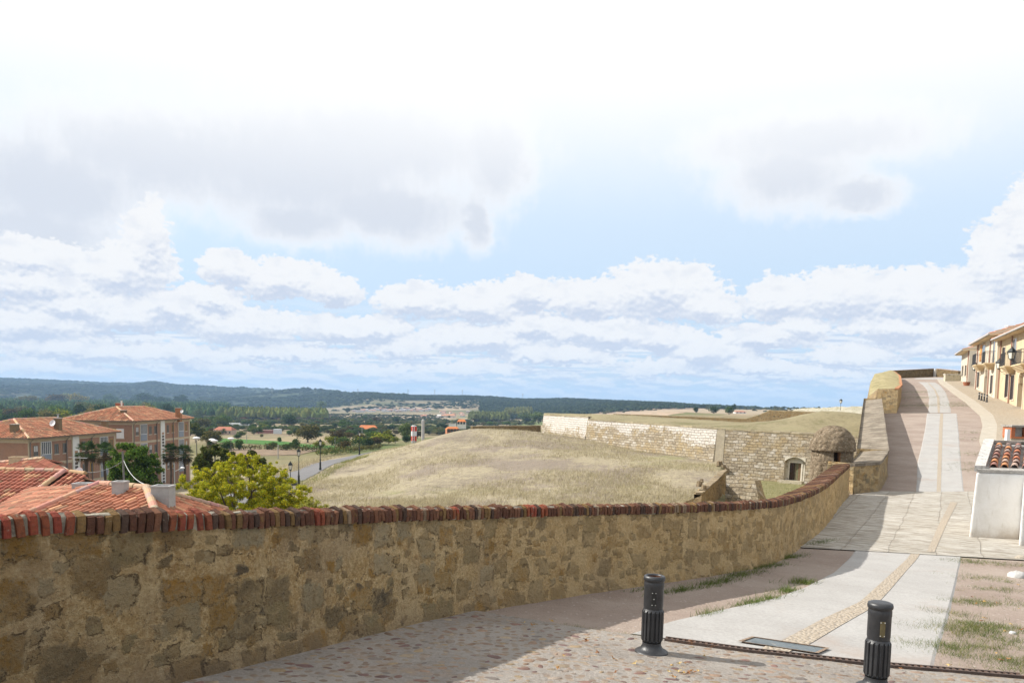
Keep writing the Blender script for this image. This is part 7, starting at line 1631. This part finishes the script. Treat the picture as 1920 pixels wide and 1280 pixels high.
# small bollards on the pavement
for i,(u,v) in enumerate(((1835.5,750),(1840,752),(1845,753),(1850,755))):
    q=G(u,v+1.5); q[2]+=.12; root=empty('small_bollard',tuple(q),['leftmost','second from left','third from left','rightmost'][i]+' of four small dark bollards on the house pavement','bollard','small bollards on the pavement'); mb=MB(); mb.lathe([(.09,0),(.09,.05),(.055,.1),(.055,.5),(.07,.52),(.06,.58),(.0,.6)],12); mb.build('post',M_IRON,root); mb=MB(); mb.lathe([(.058,.40),(.058,.46)],12,col=(.45,.45,.45)); mb.build('band',M_FRAME,root)
q=G(1812,725); mb=MB(); mb.lathe([(.0,0),(.25,0),(.33,.35),(.36,.4),(.3,.4),(.26,.3),(0,.3)],12,(q[0],q[1],q[2]+.1),col=(.34,.13,.07)); tag(mb.build('flower_pot',M_CAPM),'terracotta pot on the pavement by the farthest house','pot')
# ------------------------------------------------------------------ fallen leaves
def dead_leaves():
    rg=random.Random(5); spots=[(1275,1262,.05),(1290,1268,.05),(1262,1267,.04),(1300,1270,.03),(1270,1270,.06),(1120,1232,.0),(1060,1238,.02),(1150,1243,.0),(1190,1250,.02),(1145,1268,.02),(1320,1238,.0),(1880,1136,.03),(1905,1140,.03),(1835,1135,.05),(1780,1255,.0),(1690,1262,0.),(1870,1100,.1),(1845,1165,.05),(1895,1185,.05),(1045,1262,.02),(1230,1205,.0),(1100,1208,.0),(1005,1175,.05),(1860,1240,.05)]
    items=[]
    for (u,v,s) in spots:
        for k in range(3 if s>.04 else 1): items.append((u+rg.gauss(0,1)*s*260,v+rg.gauss(0,1)*s*90))
    me=[]
    for i in range(4):
        mb=MB(); pts=[]; lob=[1.,.45,.85,.4,.95,.45,.8,.4,.7,.3]
        for k in range(20):
            a=2*math.pi*k/20; r=lob[k//2%10]*rg.uniform(.8,1.15) if k%2==0 else lob[k//2%10]*.62; pts.append((r*math.cos(a),r*math.sin(a)*.8,.18*math.sin(a*2+i)+.10*rg.random()))
        pts.append((0,0,.0)); mb.add(pts,[(k,(k+1)%20,20) for k in range(20)],[(.40,.26,.09),(.30,.16,.055),(.46,.34,.14),(.24,.11,.045)][i]); o=mb.build('dry_leaf',attrmat('dead_leaf',.2,40.,.8)); me.append(o.data); bpy.data.objects.remove(o)
    for i,(u,v) in enumerate(items):
        q=G(min(u,1915),min(v,1278)); s=rg.uniform(.022,.042); o=bpy.data.objects.new('dry_leaf',me[i%4]); C.objects.link(o); o.location=(q[0],q[1],q[2]+.043); o.rotation_euler=(rg.gauss(0,.25),rg.gauss(0,.25),rg.uniform(0,6)); o.scale=(s,s,s)
        tag(o,'dry brown fallen leaf scattered on the street surface','leaf','fallen leaves on the street')
dead_leaves()
# ------------------------------------------------------------------ far buildings
def far_house(u,vb,w,h,roofh,label,wall=(.62,.60,.55),roof=(.36,.14,.07),group=None,d=None,ang=0.,flat=False,cat='house',name='farm_house',Y=None):
    p=Tinv(u,vb) if Y is None else P(u,vb,Y); k=p[1]/F; W_=w*k; H_=h*k; R_=roofh*k; D_=d or min(W_*.8,9.); root=empty(name,tuple(p),label,cat,group,rz=ang); mb=MB(); mb.box((-W_/2,0,-1.5),(W_/2,D_,H_),wall); mb.build('wall',M_CREAM,root)
    mb=MB(); o=.3*k*2
    if flat: mb.box((-W_/2-.1,-.1,H_+.002),(W_/2+.1,D_+.1,H_+.15+R_*.2),roof)
    else:
        V=[(-W_/2-o,-o,H_),(W_/2+o,-o,H_),(W_/2+o,D_+o,H_),(-W_/2-o,D_+o,H_),(-W_/2+W_*.15,D_/2,H_+R_),(W_/2-W_*.15,D_/2,H_+R_)]; mb.add(V,[(0,1,5,4),(1,2,5),(2,3,4,5),(3,0,4),(3,2,1,0)],roof)
    mb.build('roof',attrmat('far_tile',.2,.8),root)
    if w>9 and not flat:
        mb=MB()
        n=max(1,int(w/7))
        for i in range(n+1): x=-W_/2+W_*(i+.5)/(n+1); mb.box((x-.45,-.06,H_*.35),(x+.45,-.0,H_*.35+1.1),(.06,.06,.06))
        mb.build('window',M_FRAME,root)
    return root
OR=(.50,.17,.06); RD=(.34,.13,.08)
far_house(688,808,38,3,8,'long barn with a bright orange tiled roof behind the hedge',(.5,.45,.38),OR)
far_house(417,815,34,9,6,'two storey pinkish house with red roof near the white greenhouse',(.50,.37,.28),RD)
far_house(446,788,30,4,5,'open shelter with orange roof and dark gaps',(.30,.17,.13),OR)
far_house(519,813,13,8,1,'small white metal shed among the allotments',(.62,.64,.66),(.6,.62,.64),flat=True,cat='shed',name='shed')
far_house(494,812,28,5,2,'low dark red sheds left of the white metal shed',(.28,.13,.11),(.22,.12,.10),flat=True,cat='shed',name='shed')
far_house(436,799,52,5,0,'long low white greenhouse tunnel',(.66,.68,.70),(.66,.68,.70),flat=True,cat='greenhouse',name='greenhouse')
far_house(526,790,12,5,1,'low brick shed left of the large dark round tree',(.27,.17,.13),(.25,.16,.13),flat=True,cat='shed',name='shed')
far_house(508,770,18,3,2,'long white farm before the poplar belt',(.62,.58,.52),(.40,.24,.18)); far_house(467,770,12,2,2,'white tent like farm building at the poplar belt',(.66,.66,.66),(.62,.62,.62))
far_house(484,770,18,2,1,'low blue roofed farm shed at the poplar belt',(.4,.4,.42),(.13,.17,.30),flat=True,cat='shed',name='shed'); far_house(535,770,14,3,2,'grey farm building right of the long white farm',(.55,.55,.55),(.30,.27,.26))
far_house(850,813,24,8,5,'small brick house with orange roof peeping over the mound',(.42,.17,.09),OR,ang=.25,Y=240.)
far_house(865,797,16,6,5,'white house with orange roof above the mound crest',(.64,.62,.58),OR,Y=330.); far_house(848,798,13,3,1,'flat white annex left of the white house over the mound',(.62,.62,.6),(.4,.38,.36),flat=True,Y=332.)
far_house(841,783,26,4,3,'long white bungalow with orange roof in the far hamlet',(.66,.60,.50),(.44,.22,.13)); far_house(823,783,8,4,2,'small white gabled house left of the long bungalow',(.68,.66,.62),(.62,.6,.55)); 
far_house(914,782,13,5,3,'white house with orange roof right of the hamlet tree',(.64,.60,.56),(.44,.18,.10)); far_house(903,781,6,4,1,'pinkish low house beside the hamlet tree',(.5,.33,.28),(.38,.2,.15)); far_house(953,787,11,5,1,'white flat roofed house over the retaining wall',(.64,.62,.6),(.45,.4,.38),flat=True)
far_house(1389,775,20,3,2,'low white farm on the plain behind the ravelin',(.64,.62,.6),(.36,.16,.10)); far_house(110,775,14,3,2,'red roofed shed before the riverside wood',(.36,.2,.17),(.34,.12,.10))
far_house(60,777,120,4,0,'long pale boundary wall before the riverside wood',(.46,.45,.44),(.44,.43,.42),flat=True,cat='boundary wall',name='boundary_wall',d=.5); far_house(140,781,60,3,0,'short pale boundary wall right of the flue pipe',(.5,.49,.46),(.48,.47,.44),flat=True,cat='boundary wall',name='boundary_wall',d=.5)
rg_=random.Random(21)
for i in range(46):
    u=665+i*3.1+rg_.uniform(-2,2); vb=770.5+rg_.uniform(-2.2,2.4); w=rg_.uniform(4,8); 
    far_house(u,vb,w,rg_.uniform(2.2,3.6),rg_.uniform(.6,1.4),'one of the small white houses of the distant village in the valley',rg_.choice([(.62,.62,.62),(.66,.65,.63),(.56,.55,.54),(.52,.42,.38)]),rg_.choice([(.32,.2,.16),(.3,.27,.27),(.40,.19,.13),(.26,.25,.26)]),'houses of the distant village',d=9.,ang=rg_.uniform(-.3,.3))
for i in range(22):
    u=rg_.uniform(790,960); vb=rg_.uniform(772,784); far_house(u,vb,rg_.uniform(4,9),rg_.uniform(2,3.4),rg_.uniform(1,1.8),'one of the scattered houses of the hamlet between village and mound',rg_.choice([(.6,.58,.55),(.5,.42,.36),(.62,.6,.56)]),rg_.choice([(.42,.2,.13),(.36,.22,.17),(.3,.26,.24)]),'scattered houses of the hamlet',d=9.,ang=rg_.uniform(-.4,.4))
# silos
def silo(u,vb,vt,w,bands,label,Y):
    a=P(u,vb,Y); t_=P(u,vt,Y); r=w*Y/F/2; root=empty('silo',tuple(a-np.array((0,0,2.))),label,'silo'); H_=t_[2]-a[2]; mb=MB(); n=len(bands)
    for i,c in enumerate(bands): mb.lathe([(r,2+H_*i/n),(r,2+H_*(i+1)/n)],20,tuple(root.location),col=c)
    mb.lathe([(r,2+H_),(r*.6,2+H_+r*.35),(.0,2+H_+r*.4)],20,tuple(root.location),col=(.5,.5,.5)); mb.lathe([(r*.5,-1.),(r,2.)],20,tuple(root.location),col=(.3,.3,.3)); child(mb,'drum',M_FRAME,root); mb=MB()
    for k in (-1,1): mb.tube([(a[0]+k*r*.3,a[1]-r-.15,a[2]-2),(a[0]+k*r*.3,a[1]-r-.15,t_[2]+.4)],.06,5,(.55,.55,.55))
    for j in range(int(H_/.6)): mb.tube([(a[0]-r*.3,a[1]-r-.15,a[2]+j*.6),(a[0]+r*.3,a[1]-r-.15,a[2]+j*.6)],.03,4,(.55,.55,.55))
    child(mb,'ladder',M_FRAME,root)
silo(776,826,799,10.5,[(.45,.06,.03),(.60,.60,.60),(.48,.05,.03)],'red and white banded silo behind the left slope of the mound',165.)
silo(793,824,788,6,[(.36,.34,.31),(.33,.31,.28)],'narrow grey silo right of the banded silo',172.)
# pylons on the skyline
for i,(u,vb,vt) in enumerate(((405,733,722),(510,737,725),(671,739,728),(765,741,729),(815,742,729),(867,743,730),(980,747,737))):
    Y=2600.; a=P(u,vb,Y); b=P(u,vt,Y); s=1.6; root=empty('power_pylon',tuple(a),'faint lattice power pylon, one of a line along the skyline','pylon','power pylons along the skyline'); mb=MB(); H_=b[2]-a[2]
    for k in((-1,-1),(1,-1),(1,1),(-1,1)): mb.tube([(k[0]*s,k[1]*s,0),(0,0,H_)],.22,4,(.25,.26,.28))
    for z in(.6,.75,.88): mb.tube([(-3.4,0,H_*z),(3.4,0,H_*z)],.2,4,(.25,.26,.28))
    mb.build('lattice',M_FRAME,root)
# telegraph poles
for (u,vb,vt,lab) in ((521.5,860,833,'thin wooden pole on the brown field left of the road'),(628,840,820,'thin pole beside the dark hedge'),(678.8,820,798,'grey concrete pole before the orange barn'),(462.5,830,815,'grey concrete post on the crop strip'),(401.5,822,800,'grey pole by the pinkish house')):
    a=Tinv(u,vb); k=a[1]/F; mb=MB(); mb.tube([tuple(a-np.array((0,0,.3))),(a[0],a[1],a[2]+(vb-vt)*k)],.13 if a[1]>200 else .09,6,(.30,.29,.27)); tag(mb.build('utility_pole',M_FRAME),lab,'pole')
# white stones and a rock at the right verge
def rockm(c,s,label,col,seed):
    r=np.random.default_rng(seed); V=[]; 
    for lv,(q,z) in enumerate(((1.,-.2),(1.,.25),(.6,.6))):
        for i in range(9): a=2*math.pi*i/9; k=q*r.uniform(.75,1.15); V.append((c[0]+s*k*math.cos(a),c[1]+s*k*.8*math.sin(a),c[2]+s*z*r.uniform(.8,1.1)))
    V.append((c[0],c[1],c[2]+s*.68)); mb=MB(); mb.add(V,[(l*9+i,l*9+(i+1)%9,(l+1)*9+(i+1)%9,(l+1)*9+i) for l in(0,1) for i in range(9)]+[(18+i,18+(i+1)%9,27) for i in range(9)],col); tag(mb.build('stone',M_CAPM,smooth=True),label,'stone')
rockm(G(1908,1082),.16,'white stone at the right edge among the verge weeds',(.55,.54,.52),1); rockm(G(1914,1048),.12,'small rubble stone at the foot of the white outbuilding',(.42,.37,.30),2); rockm(G(1899,1187),.04,'small white pebble on the right verge',(.6,.6,.6),3)
# parked cars near the blocks
def car(c,rz,col,label):
    root=empty('parked_car',tuple(c),label,'car',rz=rz); mb=MB(); prof=[(-2.1,.35),(-2.15,.75),(-1.7,.92),(-1.1,.98),(-.6,1.42),(.7,1.46),(1.4,1.02),(2.0,.9),(2.1,.4)]
    V=[(x,y,z) for y in(-.85,.85) for x,z in prof]; n=len(prof); mb.add(V,[tuple(range(n)),tuple(range(n,2*n))[::-1]]+[(i,n+i,n+(i+1)%n,(i+1)%n) for i in range(n)],col); bd=mb.build('body',M_FRAME,root)
    mb=MB(); mb.add([(-.95,y*1.001,1.0) for y in(-.86,)]+[(-.55,-.86,1.36),(.65,-.86,1.38),(1.15,-.86,1.02)],[(3,2,1,0)]); mb.add([(-1.02,-.7,1.06),(-1.02,.7,1.06),(-.66,.66,1.38),(-.66,-.66,1.38)],[(0,3,2,1)]); mb.build('windows',M_GLASS,root)
    for x in(-1.3,1.3):
        for y in(-.86,.86): mb=MB(); mb.tube([(x,y-.1,.32),(x,y+.1,.32)],.32,14,(.02,.02,.02)); mb.build('wheel',M_FRAME,root)
q=P(307,905,84.); q[2]=T(q[0],q[1]); q=P(347,893,100.); z=T(-52.5,108.); car((-52.,106.,T(-52.,106.)),1.5,(.09,.10,.12),'dark parked car below the rightmost palms'); car((-40.,86.,T(-40.,86.)),.3,(.04,.05,.10),'dark blue parked car at the foot of the round green tree'); p=Tinv(494.5,782.); car(p,.1,(.35,.37,.40),'silver car parked on the field track')
# blocks of air: haze over the whole valley
mb=MB(); mb.box((-9000,-300,-420),(9000,12500,190)); hz=mb.build('haze',None or bpy.data.materials.new('haze')); hz.data.materials[0].use_nodes=True; nt=hz.data.materials[0].node_tree
for n_ in list(nt.nodes):
    if n_.type!='OUTPUT_MATERIAL': nt.nodes.remove(n_)
vol=nt.nodes.new('ShaderNodeVolumePrincipled'); vol.inputs['Color'].default_value=(.46,.69,1.,1); vol.inputs['Density'].default_value=1.1e-4; vol.inputs['Anisotropy'].default_value=.0; nt.links.new(vol.outputs[0],nt.nodes['Material Output'].inputs['Volume'])
hz['kind']='stuff'
